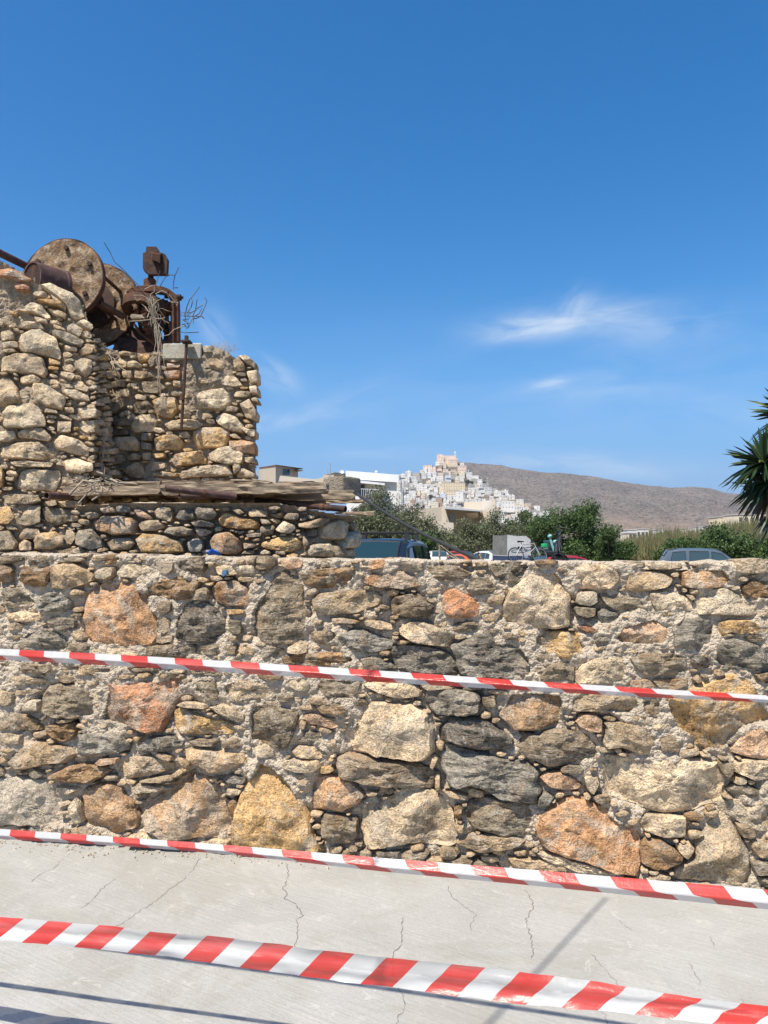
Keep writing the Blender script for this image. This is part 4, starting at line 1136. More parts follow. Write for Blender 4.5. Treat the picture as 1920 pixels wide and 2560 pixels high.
# concrete lump on the platform
def boulder(name, label, cat, c, d, rz, m, seed=0, jag=.02, color=(.3, .25, .18), n=12):
    V = []; F = []; c = Vector(c)
    rot = Matrix.Rotation(rz, 3, 'Z'); idx = {}
    for ax in range(3):
        for s in (-1, 1):
            for i in range(n + 1):
                for j in range(n + 1):
                    p = [0, 0, 0]; p[ax] = s; p[(ax + 1) % 3] = i / n * 2 - 1; p[(ax + 2) % 3] = j / n * 2 - 1
                    k = tuple(round(q, 4) for q in p)
                    if k not in idx: idx[k] = len(V); V.append(p)
            for i in range(n):
                for j in range(n):
                    q = []
                    for a, b in ((i, j), (i + 1, j), (i + 1, j + 1), (i, j + 1)):
                        p = [0, 0, 0]; p[ax] = s; p[(ax + 1) % 3] = a / n * 2 - 1; p[(ax + 2) % 3] = b / n * 2 - 1; q.append(idx[tuple(round(z, 4) for z in p)])
                    F.append(tuple(q if s > 0 else q[::-1]))
    out = []
    for p in V:
        p = Vector(p); l = p.length; p2 = p * (1 - .10 * max(0, l - 1.1)); o = (float(fbm(np.array(p.x * 2.6 + seed), np.array(p.y * 2.6 + p.z * 3.3), seed, 4)) - .5) * jag * 2
        w_ = Vector((p2.x * d[0] / 2, p2.y * d[1] / 2, p2.z * d[2] / 2)); out.append(rot @ (w_ + p.normalized() * o))
    o = mesh_np(name, [tuple(v) for v in out], F, m, None, smooth=True, color=color); o.location = c
    return tag(o, label, cat) if label else o
c_ = P(855, 1217, 7.0); boulder('concrete_block', 'squared lump of coarse pebbly concrete standing on the right end of the beams', 'concrete block', c_, (.24, .26, .17), R(-38), M['rubble'], 3, .006, n=10)
# long dark hose leaning from the platform down behind the main wall
h = MB(); a_, b_ = P(893, 1236, 6.4), P(1215, 1408, 4.25); pts = [a_.lerp(b_, t) - Vector((0, 0, .03 * math.sin(math.pi * t))) for t in [i / 10 for i in range(11)]]
h.tube(pts, .011, 10); blk, t_ = mat('dark_rubber_hose', (.035, .035, .036), .55); M['rubber'] = blk
tag(h.build('pole', blk, smooth=True), 'long thin dark pole sloping from the beams down behind the wall', 'pole')
# blue rag between the stones
bl, t_ = mat('blue_plastic', (.02, .16, .62), .4); M['blueplastic'] = bl
mb = MB(); rr = random.Random(5)
for k in range(9):
    c = P(530 + rr.uniform(-14, 14), 1379 + rr.uniform(-4, 5), 6.12 + rr.uniform(-.03, .03)); vs = [c + Vector((rr.uniform(-.035, .035), rr.uniform(-.02, .02), rr.uniform(-.022, .022))) for _ in range(4)]
    vs.append(c + Vector((0, -.03, .01))); mb.add(vs, [(0, 1, 4), (1, 2, 4), (2, 3, 4), (3, 0, 4), (0, 3, 2, 1)])
tag(mb.build('plastic_bag', bl), 'crumpled bright blue plastic bag wedged between the stones of the low wall', 'plastic bag')

# ---------------------------------------------------------------- winch drum: two crusted flanges on one axle
D1 = P(160, 699, 6.95); D2 = P(240, 765, 7.42); ax = (D2 - D1).normalized(); ax = Vector((.09, .98, -.10)).normalized(); RAD = .385
drum = empty('winch_drum', 'rusty winch drum of two crusted round flanges on top of the ruined tower', 'winch drum', loc=D1)
def flange(c, r, seed):
    n, q = 72, 14; N = ax.orthogonal().normalized(); B = ax.cross(N); V = []; F = []
    def ringv(rad, t, am):
        for k in range(n):
            a = 2 * math.pi * k / n; x, y = math.cos(a) * rad, math.sin(a) * rad
            o = (float(fbm(np.array(x * 14 + seed), np.array(y * 14), seed, 4)) - .5) * .07 * am
            e = 1 + (float(vnoise(np.array(k * .35), np.array(seed * 2.), 4)) - .5) * .025 * (rad > r * .95)
            V.append(c + (N * x + B * y) * e - ax * (t + o))
    prof = [(r * .02, .03, 1)] + [(r * (j / q), .03, 1) for j in range(1, q)] + [(r * .975, .028, .4), (r, .030, 0), (r, -.03, 0), (r * .95, -.03, 0)] + [(r * (1 - j / 6), -.012, .7) for j in range(1, 6)]
    for rad, t, am in prof: ringv(rad, t, am)
    m_ = len(prof); F = [(i * n + k, i * n + (k + 1) % n, (i + 1) * n + (k + 1) % n, (i + 1) * n + k) for i in range(m_ - 1) for k in range(n)]
    mi = [1 if q <= i <= q + 3 else 0 for i in range(m_ - 1) for k in range(n)]
    F.append(tuple(range(n))); mi.append(0)
    return V, F, mi
for i, (c, r) in enumerate(((D1, RAD), (D2, RAD * 1.12))):
    V, F, mi = flange(c - D1, r, i * 7 + 2); o = mesh_np('flange', [tuple(v) for v in V], F, [M['discstone'], M['rust']], drum, smooth=True, mi=mi, color=(.185, .138, .095) if i == 0 else (.17, .12, .08))
    import bmesh
    bm = bmesh.new(); bm.from_mesh(o.data); bmesh.ops.recalc_face_normals(bm, faces=bm.faces); bm.to_mesh(o.data); bm.free(); o.data.set_sharp_from_angle(angle=R(40))
rel = lambda p: p - D1
mb = MB(); mb.lathe([(.001, -.060), (.20, -.066), (.24, -.052), (.24, -.02), (.001, -.02)], rel(D2) - Vector((.03, 0, .02)), ax, 28); mb.build('dish_plate', M['rustdark'], drum, smooth=True)
mb = MB(); mb.tube([rel(D1 + ax * .02), rel(D2 - ax * .0)], .12, 22); mb.build('barrel', M['rustdark'], drum, smooth=True)
N_ = ax.orthogonal().normalized(); B_ = ax.cross(N_)
for k in range(6):
    a = 2 * math.pi * k / 6 + .35; off = (N_ * math.cos(a) + B_ * math.sin(a)) * RAD * .74
    mb = MB(); mb.tube([rel(D1 + off), rel(D2 + off)], .017, 8); mb.build('tie_rod', M['rust'], drum, smooth=True)
    mb = MB(); mb.tube([rel(D1 + off - ax * .03), rel(D1 + off - ax * .06)], .022, 6); mb.build('bolt', M['rustdark'], drum)
# open barrel in front of the near flange
cyl = empty('open_drum', 'open rusty iron cylinder lying in front of the near flange', 'iron drum', loc=P(105, 690, 6.75))
o0 = P(105, 690, 6.75); a0 = P(78, 682, 6.62); a1 = P(156, 706, 6.86); axc = (a1 - a0).normalized(); L = (a1 - a0).length; r0 = .158
mb = MB(); mb.lathe([(r0 * .9, 0), (r0 * .9, L * .98), (r0 * .9, L), (r0 * 1.03, L), (r0 * 1.03, L - .03), (r0, L - .035), (r0, 0)], a0 - o0 + Vector((0, 0, -.055)), axc, 30, close=True)
mb.build('shell', M['rustpipe'], cyl, smooth=True)
mb = MB(); mb.lathe([(.001, .01), (r0 * .9, .01)], a0 - o0 + Vector((0, 0, -.055)), axc, 30); mb.build('end_plate', M['rustdark'], cyl)
bar = MB(); bar.tube([P(-30, 616, 6.5), P(6, 636, 6.6), P(84, 674, 6.95)], .034, 14)
tag(bar.build('axle', M['rustpipe'], smooth=True), 'thick rusty bar sticking out to the left above the tower', 'iron bar')
# ---------------------------------------------------------------- gear drive on the pier
GY = 7.25; K = lambda x, y, Y=GY: P(260 + x / 5.925, 590 + y / 5.925, Y)      # second close-up crop
gd = empty('gear_drive', 'rusty upright gear drive with arched yoke and boxy head on the pier', 'gear machine', loc=K(700, 1560)); O_ = K(700, 1560); rel = lambda p: p - O_
def W(px): return px / 5.925 / FPX * GY * 1.0
mb = MB(); c = rel(K(690, 300)); mb.tube([rel(K(695, 800)), rel(K(692, 360))], W(42), 14); mb.tube([rel(K(690, 300)), rel(K(690, 180))], W(62), 14); mb.build('shaft', M['rust'], gd, smooth=True)
mb = MB(); w_ = W(165)
mb.prism([(-.105, -.10), (-.09, -.135), (-.045, -.165), (.045, -.165), (.125, -.165), (.13, -.02), (.10, .035), (.055, .05), (.02, .105), (-.075, .105), (-.08, .05), (-.105, .045)], rel(K(740, 315, GY - .10)), (1, 0, 0), (0, 0, 1), (.0, .05, 0))
mb.build('head_plate', M['rustdark'], gd, bevel=.004)
mb = MB(); mb.hexa([rel(K(x, y, Y)) for x, y, Y in ((700, 350, GY - .17), (835, 410, GY - .14), (870, 400, GY + .1), (740, 350, GY + .1), (700, 235, GY - .17), (840, 265, GY - .14), (870, 270, GY + .1), (740, 240, GY + .1))])
mb.build('head_block', M['rust'], gd, bevel=.006)
mb = MB(); mb.hexa([rel(K(x, y, Y)) for x, y, Y in ((590, 430, GY - .09), (640, 500, GY - .02), (640, 500, GY + .12), (590, 430, GY + .1), (590, 250, GY - .09), (640, 235, GY - .02), (640, 235, GY + .12), (590, 250, GY + .1))]); mb.build('head_plate', M['rust'], gd)
mb = MB(); mb.hexa([rel(K(x, y, Y)) for x, y, Y in ((850, 500, GY - .12), (908, 505, GY - .05), (908, 505, GY + .12), (850, 500, GY + .1), (850, 250, GY - .12), (912, 340, GY - .05), (912, 340, GY + .12), (850, 250, GY + .1))]); mb.build('head_plate', M['rustdark'], gd)
mb = MB(); mb.lathe([(.001, -.06), (W(92), -.055), (W(92), .05), (W(75), .062), (W(42), .066)], rel(K(680, 735)), (0, 0, 1), 20); mb.build('collar', M['rust'], gd, smooth=True)
mb = MB(); mb.lathe([(.001, -.1), (W(80), -.1), (W(80), .06)], rel(K(690, 900)), (0, 0, 1), 18); mb.build('bearing', M['rustdark'], gd, smooth=True)
def flat_arc(pts, wz, wy, name='yoke', m='rust', par=None):
    mb = MB(); vs = []
    for i, p in enumerate(pts):
        t = (pts[min(i + 1, len(pts) - 1)] - pts[max(0, i - 1)]).normalized(); n = Vector((-t.z, 0, t.x)).normalized(); y = Vector((0, 1, 0))
        for a, b in ((-1, -1), (1, -1), (1, 1), (-1, 1)): vs.append(p + n * a * wz / 2 + y * b * wy / 2)
    fs = [(i * 4 + k, i * 4 + (k + 1) % 4, i * 4 + 4 + (k + 1) % 4, i * 4 + 4 + k) for i in range(len(pts) - 1) for k in range(4)] + [(0, 1, 2, 3), tuple(len(vs) - 4 + k for k in (3, 2, 1, 0))]
    mb.add(vs, fs); return mb.build(name, M[m], par or gd, bevel=.005)
ypts = [(400, 870), (430, 835), (520, 805), (640, 795), (780, 800), (880, 815), (970, 850), (1030, 900), (1062, 970), (1068, 1100), (1070, 1300), (1072, 1580)]
flat_arc([rel(K(x, y, GY - .06)) for x, y in ypts], W(95), .09)
flat_arc([rel(K(x - 40, y - 10, GY + .12)) for x, y in ypts], W(75), .05)
flat_arc([rel(K(x, y, GY - .11)) for x, y in ((960, 860), (1010, 900), (1035, 980), (1038, 1100), (1040, 1575))], W(22), .05, 'rib')
mb = MB(); mb.tube([rel(K(900, 905, GY - .02)), rel(K(1170, 912, GY - .05))], W(22), 10); mb.lathe([(W(50), -.02), (W(50), .02)], rel(K(1110, 912, GY - .05)), (1, 0, 0), 8); mb.build('pin', M['rustdark'], gd, smooth=True)
# horizontal pulley wheel and the toothed wheels
def gear(c, axis, r, wd, teeth, name, hub=.05, spokes=5, tooth=.028):
    axis = Vector(axis).normalized(); N = axis.orthogonal().normalized(); B = axis.cross(N); mb = MB(); n = teeth * 4 if teeth else 48; V = []
    prof = [(r - .055, -wd / 2), (r, -wd / 2), (r, wd / 2), (r - .055, wd / 2)]
    for rad, t in prof:
        for k in range(n):
            a = 2 * math.pi * k / n; x = tooth if teeth and k % 4 in (0, 1) and rad == r else 0
            V.append(c + axis * t + (N * math.cos(a) + B * math.sin(a)) * (rad + x))
    mb.add(V, [(i * n + k, i * n + (k + 1) % n, (i + 1) % 4 * n + (k + 1) % n, (i + 1) % 4 * n + k) for i in range(4) for k in range(n)])
    g_ = mb.build(name, M['rust'], gd)
    mb = MB(); mb.tube([c - axis * wd * .8, c + axis * wd * .8], hub, 14); mb.build('hub', M['rustdark'], g_, smooth=True)
    for s in range(spokes):
        a = 2 * math.pi * s / spokes + .3; d = N * math.cos(a) + B * math.sin(a); mb = MB(); mb.tube([c + d * hub * .8, c + d * (r - .04)], .02, 8); mb.build('spoke', M['rustdark'], g_)
    return g_
gear(rel(K(600, 1060, GY + .02)), (.05, .25, 1), .20, .09, 0, 'pulley', .05, 4)
gear(rel(K(790, 1330, GY + .05)), (.93, -.30, .18), .205, .06, 30, 'gear_wheel', .05, 5, .02)
gear(rel(K(560, 1430, GY + .12)), (.55, .75, .25), .21, .05, 26, 'gear_wheel', .05, 5, .018)
gear(rel(K(860, 1060, GY + .12)), (.1, .3, 1), .10, .06, 18, 'bevel_gear', .03, 0, .016)
mb = MB(); mb.hexa([rel(K(x, y, Y)) for x, y, Y in ((120, 1560, GY + .1), (840, 1760, GY - .05), (840, 1760, GY + .5), (120, 1560, GY + .5), (330, 1290, GY + .15), (800, 1560, GY + .0), (800, 1560, GY + .5), (330, 1290, GY + .5))]); mb.build('housing', M['rustdark'], gd, bevel=.01)
mb = MB(); mb.hexa([rel(K(x, y, Y)) for x, y, Y in ((170, 1720, GY - .05), (860, 1850, GY - .12), (860, 1850, GY + .4), (100, 1720, GY + .4), (215, 1500, GY + .05), (860, 1590, GY - .1), (860, 1590, GY + .4), (220, 1480, GY + .4))]); mb.build('bed_frame', M['rustdark'], gd, bevel=.01)
mb = MB(); mb.tube([rel(K(450, 1310, GY - .12)), rel(K(540, 1440, GY - .12)), rel(K(790, 1640, GY - .12))], .014, 6); mb.build('brace', M['rust'], gd)
mb = MB(); mb.tube([rel(K(300, 1200, GY - .1)), rel(K(-60, 1000, GY - .25))], .03, 10); mb.build('axle', M['rust'], gd, smooth=True)
mb = MB(); mb.hexa([rel(K(x, y, Y)) for x, y, Y in ((130, 1600, GY - .1), (240, 1740, GY - .12), (240, 1740, GY - .08), (130, 1600, GY - .06), (165, 1580, GY - .1), (225, 1680, GY - .12), (225, 1680, GY - .08), (165, 1580, GY - .06))]); mb.build('blade', M['rust'], gd)
beam('wood_block', M['palewood'], None, 327, 358, (785, 786), (796, 795), 7.0, 7.0, .12, 41, .005); bpy.data.objects['wood_block']['label'] = 'short grey block of wood jammed into the gears'; bpy.data.objects['wood_block']['category'] = 'wood block'
# concrete slab carrying the yoke
M['slab'] = simple('stained_concrete', (.36, .34, .27), .9, var=.25, scale=5, bump=.006, dirt=(.28, .14, .04, .55))
mb = MB(); q = [K(870, 1590, 6.88), K(1450, 1560, 6.86), K(1560, 1620, 7.5), K(870, 1590, 7.55)]; q2 = [K(868, 1825, 6.88), K(1440, 1800, 6.86), K(1560, 1820, 7.5), K(868, 1825, 7.55)]
q = [Vector((p.x, p.y, q[0].z if i < 2 else q[0].z)) for i, p in enumerate(q)]; q2 = [Vector((p.x, p.y, q2[0].z)) for p in q2]
mb.hexa([*q2, *q]); s_ = mb.build('concrete_slab', M['slab'], bevel=.01); tag(s_, 'pale rust stained concrete slab lying on top of the pier under the yoke', 'concrete slab')
# hanging iron rod with square plate
rodo = empty('iron_rod', 'long thin iron rod hanging from a square plate down the pier face', 'iron rod', loc=K(1222, 1550, 6.8)); O2 = K(1222, 1550, 6.8)
mb = MB(); mb.tube([K(1225, 1540, 6.79) - O2, K(1205, 1900, 6.78) - O2, P(458, 1000, 6.74) - O2, P(453, 1075, 6.72) - O2], .0135, 8); mb.build('rod', M['rustdark'], rodo, smooth=True)
mb = MB(); mb.box((0, 0, -.012), (.085, .10, .016)); mb.box((0, 0, .02), (.03, .03, .05)); mb.build('plate', M['rustdark'], rodo, bevel=.002)
mb = MB(); mb.tube([P(455, 1000, 6.735) - O2, P(455.5, 985, 6.735) - O2], .02, 8); mb.build('coupling', M['rust'], rodo)
# ---------------------------------------------------------------- dry vine over the gears
M['twig'] = simple('dry_twig', (.33, .27, .20), .9, var=.3, scale=20); M['darktwig'] = simple('dark_twig', (.11, .085, .065), .9, var=.3, scale=20)
def curve_pts(a, b, rr, n=7, wob=.03, sag=0.):
    out = []
    for i in range(n + 1):
        t = i / n; p = a.lerp(b, t) + Vector((0, 0, -sag * math.sin(math.pi * t)))
        if 0 < i < n: p += Vector((rr.gauss(0, wob), rr.gauss(0, wob * .5), rr.gauss(0, wob)))
        out.append(p)
    return out
rr = random.Random(12); vine = empty('dry_vine', 'leafless pale vine tangled over the gears and hanging down the pier', 'vine', loc=K(700, 1000, 7.0)); O3 = K(700, 1000, 7.0)
mb = MB()
src = K(720, 930, 6.98)
for k in range(26):
    b = K(760 + rr.gauss(0, 75), rr.uniform(1080, 1450), 6.95 + rr.uniform(-.06, .12)); a = K(700 + rr.gauss(0, 45), rr.uniform(880, 1010), 6.98 + rr.uniform(-.06, .06))
    mb.tube([p - O3 for p in curve_pts(a, b, rr, 7, .012)], [rr.uniform(.002, .0045) * (1 - .5 * i / 7) for i in range(8)], 5)
for k in range(7):
    a = K(790 + rr.gauss(0, 14), 1300, 6.95); b = P(260 + (835 + rr.gauss(0, 35)) / 5.925, rr.uniform(930, 1010), 6.82)
    mb.tube([p - O3 for p in curve_pts(a, b, rr, 9, .008)], [.0032 - .0002 * i for i in range(10)], 5)
mb.build('stems', M['twig'], vine, smooth=True)
mb = MB(); loops = [((380, 1265), (560, 1255), (700, 1235), (870, 1220), (905, 1205)), ((830, 1490), (960, 1465), (1030, 1390), (1140, 1345), (1190, 1330)), ((520, 1840), (620, 1800), (680, 1740), (790, 1750)),
    ((440, 880), (560, 880), (650, 920)), ((600, 790), (700, 740), (760, 720), (745, 830), (690, 860), (680, 960)), ((760, 860), (860, 810), (930, 840), (990, 980), (1100, 990), (1075, 1030)), ((950, 960), (1060, 980), (960, 870)),
    ((450, 900), (490, 960), (540, 930)), ((560, 1010), (610, 1050), (650, 1110), (690, 1120)), ((640, 1210), (700, 1060), (760, 980)), ((860, 1230), (900, 1260), (960, 1290)), ((850, 930), (780, 960), (760, 1000))]
for lp in loops: mb.tube([K(x, y, 6.93 + rr.uniform(-.03, .03)) - O3 for x, y in lp], .004, 5)
mb.build('stems', M['twig'], vine, smooth=True)
mb = MB(); dark = [((0, 95), (90, 240), (155, 380), (270, 480), (500, 720), (630, 890)), ((830, 510), (800, 620), (770, 720), (740, 820)), ((940, 565), (860, 690), (830, 750)), ((1110, 460), (1050, 590), (1030, 690), (1025, 790)), ((930, 600), (980, 575), (1050, 580)),
    ((1420, 750), (1340, 860), (1270, 940), (1230, 1040), (1210, 1130), (1195, 1190)), ((1300, 920), (1310, 980), (1290, 1060), (1240, 1130)), ((1380, 940), (1365, 1050), (1340, 1130), (1310, 1200)), ((1490, 910), (1525, 960), (1490, 1060), (1440, 1170), (1400, 1210), (1320, 1230)),
    ((1470, 1025), (1420, 1050), (1370, 1080)), ((1450, 1070), (1410, 1150), (1330, 1195)), ((1140, 1140), (1290, 1135), (1370, 1100)), ((1140, 1180), (1250, 1190), (1440, 1190), (1480, 1220)), ((1330, 1200), (1320, 1290)), ((1310, 1225), (1260, 1330)), ((1140, 1420), (1200, 1435), (1400, 1425)), ((1030, 770), (1095, 768))]
for lp in dark:
    pts = [K(x, y, 7.05 + rr.uniform(-.04, .04)) - O3 for x, y in lp]; mb.tube(pts, [.0032 + .003 * abs(math.sin(i)) * 0 + .0022 * i / len(pts) for i in range(len(pts))], 5)
for k in range(26):
    c = K(1215 + rr.gauss(0, 25), 1250 + rr.gauss(0, 60), 7.05); mb.tube([c - O3, c + Vector((rr.gauss(0, .02), rr.gauss(0, .02), rr.gauss(0, .02))) - O3], .003, 4)
mb.build('branches', M['darktwig'], vine, smooth=True)
# second hanging vine at the tower corner and brushwood on the beam
v2 = empty('hanging_vine', 'thin dry vine hanging down the shaded corner beside the tower', 'vine', loc=P(257, 880, 6.5)); O4 = P(257, 880, 6.5); mb = MB()
for dx in (-2, 1, 3): mb.tube([p - O4 for p in curve_pts(P(256 + dx, 860, 6.75), P(256 + dx * 1.5, 1190, 6.4), rr, 22, .014)], .0032, 5)
for k in range(14):
    y = rr.uniform(880, 1180); a = P(256, y, 6.5); mb.tube([p - O4 for p in curve_pts(a, a + Vector((rr.gauss(0, .07), rr.gauss(0, .03), rr.uniform(-.12, .02))), rr, 3, .008)], .003, 4)
for (x0, y0, x1, y1) in ((270, 880, 300, 960), (300, 890, 260, 950), (272, 890, 320, 930), (230, 925, 260, 945)): mb.tube([p - O4 for p in curve_pts(P(x0, y0, 6.8), P(x1, y1, 6.6), rr, 5, .012)], .004, 5)
mb.build('stems', M['twig'], v2, smooth=True)
br = empty('brushwood', 'bundle of dry broken branches heaped on the left end of the beam', 'branches', loc=P(230, 1215, 6.1)); O5 = P(230, 1215, 6.1)
kp = lambda x, y, Y=6.1: P(150 + x / 4.1475, 1170 + y / 4.1475, Y) - O5
mb = MB()
for lp in [((245, 125), (180, 190), (100, 275)), ((430, 175), (432, 235), (400, 290), (330, 335)), ((440, 195), (490, 235), (510, 205)), ((530, 150), (590, 170), (665, 182)), ((110, 275), (250, 215), (380, 150)), ((330, 135), (360, 230), (300, 280)),
           ((190, 365), (250, 300), (320, 215)), ((420, 100), (425, 170), (350, 240)), ((250, 250), (380, 235), (440, 250)), ((160, 140), (210, 155)), ((380, 40), (440, 60), (520, 110), (600, 150)), ((240, 130), (330, 145), (420, 130))]:
    mb.tube([kp(x, y, 6.08 + rr.uniform(-.05, .05)) for x, y in lp], rr.uniform(.004, .009), 6)
for k in range(24):
    a = kp(rr.gauss(360, 90), rr.gauss(140, 45), 6.15 + rr.uniform(-.08, .1)); mb.tube(curve_pts(a, a + Vector((rr.gauss(0, .08), rr.gauss(0, .04), rr.gauss(0, .035))), rr, 3, .01), rr.uniform(.002, .005), 4)
mb.build('sticks', M['twig'], br, smooth=True)
mb = MB()
for k in range(40):
    a = P(rr.choice([548, 560, 575]) + rr.gauss(0, 7), 878, 7.1); mb.tube(curve_pts(a, a + Vector((rr.gauss(0, .03), 0, rr.uniform(.02, .10))), rr, 3, .005), .0016, 3)
tag(mb.build('dry_weeds', M['twig']), 'tuft of dry brown weeds growing on top of the pier', 'weeds')
mb = MB()
for k in range(30):
    a = P(100 + rr.gauss(0, 9), 706, 6.6); mb.tube(curve_pts(a, a + Vector((rr.gauss(0, .02), 0, rr.uniform(.01, .06))), rr, 3, .003), .0014, 3)
tag(mb.build('dry_weeds', M['twig']), 'small tuft of dry grass on the tower edge below the drum', 'weeds')
# ---------------------------------------------------------------- far hill
def hill_mat():
    m, t = mat('dry_hillside', rough=1., spec=.05); geo = t.node('ShaderNodeNewGeometry'); v = geo.outputs['Position']
    v1 = t.scale(v, (.02, .012, .03)); n1 = t.noise(v1, .45, 6, .62, .5); n2 = t.noise(t.scale(v, (.05, .05, .16)), 1., 6, .7, .3); n3 = t.noise(t.scale(v, (.10, .05, .12)), 1., 5, .8)
    col = t.mix(t.ramp(n1, .35, .65), (.27, .215, .175), (.165, .14, .118)); col = t.mix(t.ramp(n2, .42, .62, 0, .6), col, (.36, .30, .245))
    col = t.mix(t.ramp(n3, .50, .58, 0, .9), col, (.075, .068, .05))
    sep = t.node('ShaderNodeSeparateXYZ'); t.put(sep.inputs[0], v)
    low = t.math('MULTIPLY', t.ramp(sep.outputs[2], 75, 130, 1, 0), t.ramp(n1, .40, .6)); col = t.mix(t.math('MULTIPLY', low, .6), col, (.42, .29, .20))
    terr = t.node('ShaderNodeTexWave', wave_type='BANDS', bands_direction='Z'); t.put(terr.inputs['Vector'], t.scale(v, (.002, .002, .022))); terr.inputs['Scale'].default_value = 1.; terr.inputs['Distortion'].default_value = 6; terr.inputs['Detail'].default_value = 4
    col = t.mix(t.ramp(terr.outputs['Fac'], .85, .99, 0, .22), col, (.13, .11, .085)); t.put(t.b.inputs['Base Color'], col)
    t.put(t.b.inputs['Normal'], t.bump(t.math('ADD', n2, n3), 1., 12.)); return m
M['hill'] = hill_mat()
RID = [(-900, 1330), (-300, 1300), (300, 1345), (800, 1310), (980, 1250), (1050, 1200), (1095, 1168), (1145, 1155), (1250, 1163), (1350, 1181), (1398, 1182), (1467, 1189), (1570, 1207), (1673, 1219), (1735, 1217), (1776, 1220), (1810, 1231), (1855, 1236), (1920, 1241), (2200, 1262), (2700, 1300), (3200, 1330)]
rx = np.array([r[0] for r in RID], float); ry = np.array([r[1] for r in RID], float)
sxs = np.linspace(-900, 3200, 420); V = []
NR = 70
for j in range(NR + 8):
    t = j / (NR - 1)
    for sx in sxs:
        top = np.interp(sx, rx, ry)
        if t <= 1:
            sy = 1374.5 + (top - 1374.5) * t; Yd = 1750 + 1500 * t ** 1.25
        else: sy = top + (t - 1) * 260; Yd = 3250 + (t - 1) * 3000
        dx, dy, dz = ray(sx, sy); k = Yd / dy; V.append((dx * k, Yd, EYE + dz * k))
V = np.array(V); nn = (fbm(V[:, 0] / 130, V[:, 1] / 130, 3, 5) - .5) * 46 + (ridged(V[:, 0] / 190, V[:, 1] / 420, 9, 4) - .6) * 62
tt = np.repeat(np.arange(NR + 8) / (NR - 1), len(sxs)); V[:, 2] += nn * np.clip(np.minimum(tt * 3, (1.0 - tt) * 4), 0, 1) + (fbm(V[:, 0] / 25, V[:, 1] / 25, 13, 3) - .5) * 6 * np.clip(tt * 4, 0, 1)
idx = np.arange(len(V)).reshape(NR + 8, len(sxs)); F = np.stack([idx[:-1, :-1], idx[:-1, 1:], idx[1:, 1:], idx[1:, :-1]], -1).reshape(-1, 4)
hill = mesh_np('hill', V, F, M['hill'], smooth=True); tag(hill, kind='structure')
hillgrid = V.reshape(NR + 8, len(sxs), 3)
scrub, ts = mat('hill_scrub', (.055, .055, .035), .95); rr = random.Random(3); nrg = np.random.default_rng(5)
vs, fs = [], []
for k in range(5200):
    j = int(nrg.integers(1, NR - 1)); i = int(nrg.integers(150, 330)); a, b = nrg.random(2)
    p = hillgrid[j, i] * (1 - a) * (1 - b) + hillgrid[j, i + 1] * a * (1 - b) + hillgrid[j + 1, i] * (1 - a) * b + hillgrid[j + 1, i + 1] * a * b
    if float(vnoise(np.array(p[0] / 90), np.array(p[1] / 90), 6)) < .40: continue
    s_ = nrg.uniform(1.0, 3.0); h_ = s_ * nrg.uniform(.6, 1.1); b0 = len(vs)
    for q in range(5):
        an_ = q * 1.2566; vs.append((p[0] + math.cos(an_) * s_, p[1] + math.sin(an_) * s_, p[2] - .5))
    vs.append((p[0], p[1], p[2] + h_)); fs += [(b0 + q, b0 + (q + 1) % 5, b0 + 5) for q in range(5)]
tag(mesh_np('hillside_shrubs', vs, fs, scrub, smooth=True), 'dark low shrubs dotted over the bare brown hillside', 'shrubs', kind='stuff')

# ---------------------------------------------------------------- town hill
TOP = [(930, 1300), (985, 1196), (1030, 1182), (1060, 1176), (1095, 1160), (1112, 1146), (1142, 1146), (1165, 1176), (1186, 1192), (1204, 1212), (1262, 1232), (1322, 1262), (1358, 1275), (1400, 1300), (1450, 1330)]
tx_ = np.array([a for a, b in TOP], float); ty_ = np.array([b for a, b in TOP], float)
def TY(sy): return 1480 - (sy - 1140) * 1.9
sxs = np.linspace(930, 1450, 90); V = []
for j in range(30):
    t = j / 22.
    for sx in sxs:
        top = np.interp(sx, tx_, ty_) + 5
        if t <= 1: sy = 1352 + (top - 1352) * t; Yd = TY(sy)
        else: sy = top + (t - 1) * 60; Yd = TY(top) + (t - 1) * 700
        dx, dy, dz = ray(sx, sy); k = Yd / dy; V.append((dx * k, Yd, EYE + dz * k - (t <= 1) * 1.))
idx = np.arange(len(V)).reshape(30, 90); F = np.stack([idx[:-1, :-1], idx[:-1, 1:], idx[1:, 1:], idx[1:, :-1]], -1).reshape(-1, 4)
tag(mesh_np('town_hill', V, F, M['hill'], smooth=True), kind='structure')
def plaster(name, c, var=.08): return simple(name, c, .9, var=var, scale=.3)
HM = {'white': plaster('white_plaster', (.68, .655, .60)), 'cream': plaster('cream_plaster', (.66, .57, .43)), 'ochre': plaster('ochre_plaster', (.64, .53, .36)), 'pink': plaster('peach_plaster', (.66, .51, .42)),
      'grey': plaster('grey_plaster', (.40, .37, .33)), 'brown': plaster('brown_plaster', (.40, .29, .21)), 'pale blue': plaster('pale_blue_plaster', (.62, .66, .70))}
win_m, _ = mat('dark_window', (.09, .085, .08), .6); M['win'] = win_m
shut, _ = mat('blue_shutter', (.10, .16, .26), .6); roofm, _ = mat('grey_flat_roof', (.46, .43, .39), .9); brsh, _ = mat('brown_shutter', (.16, .09, .05), .7)
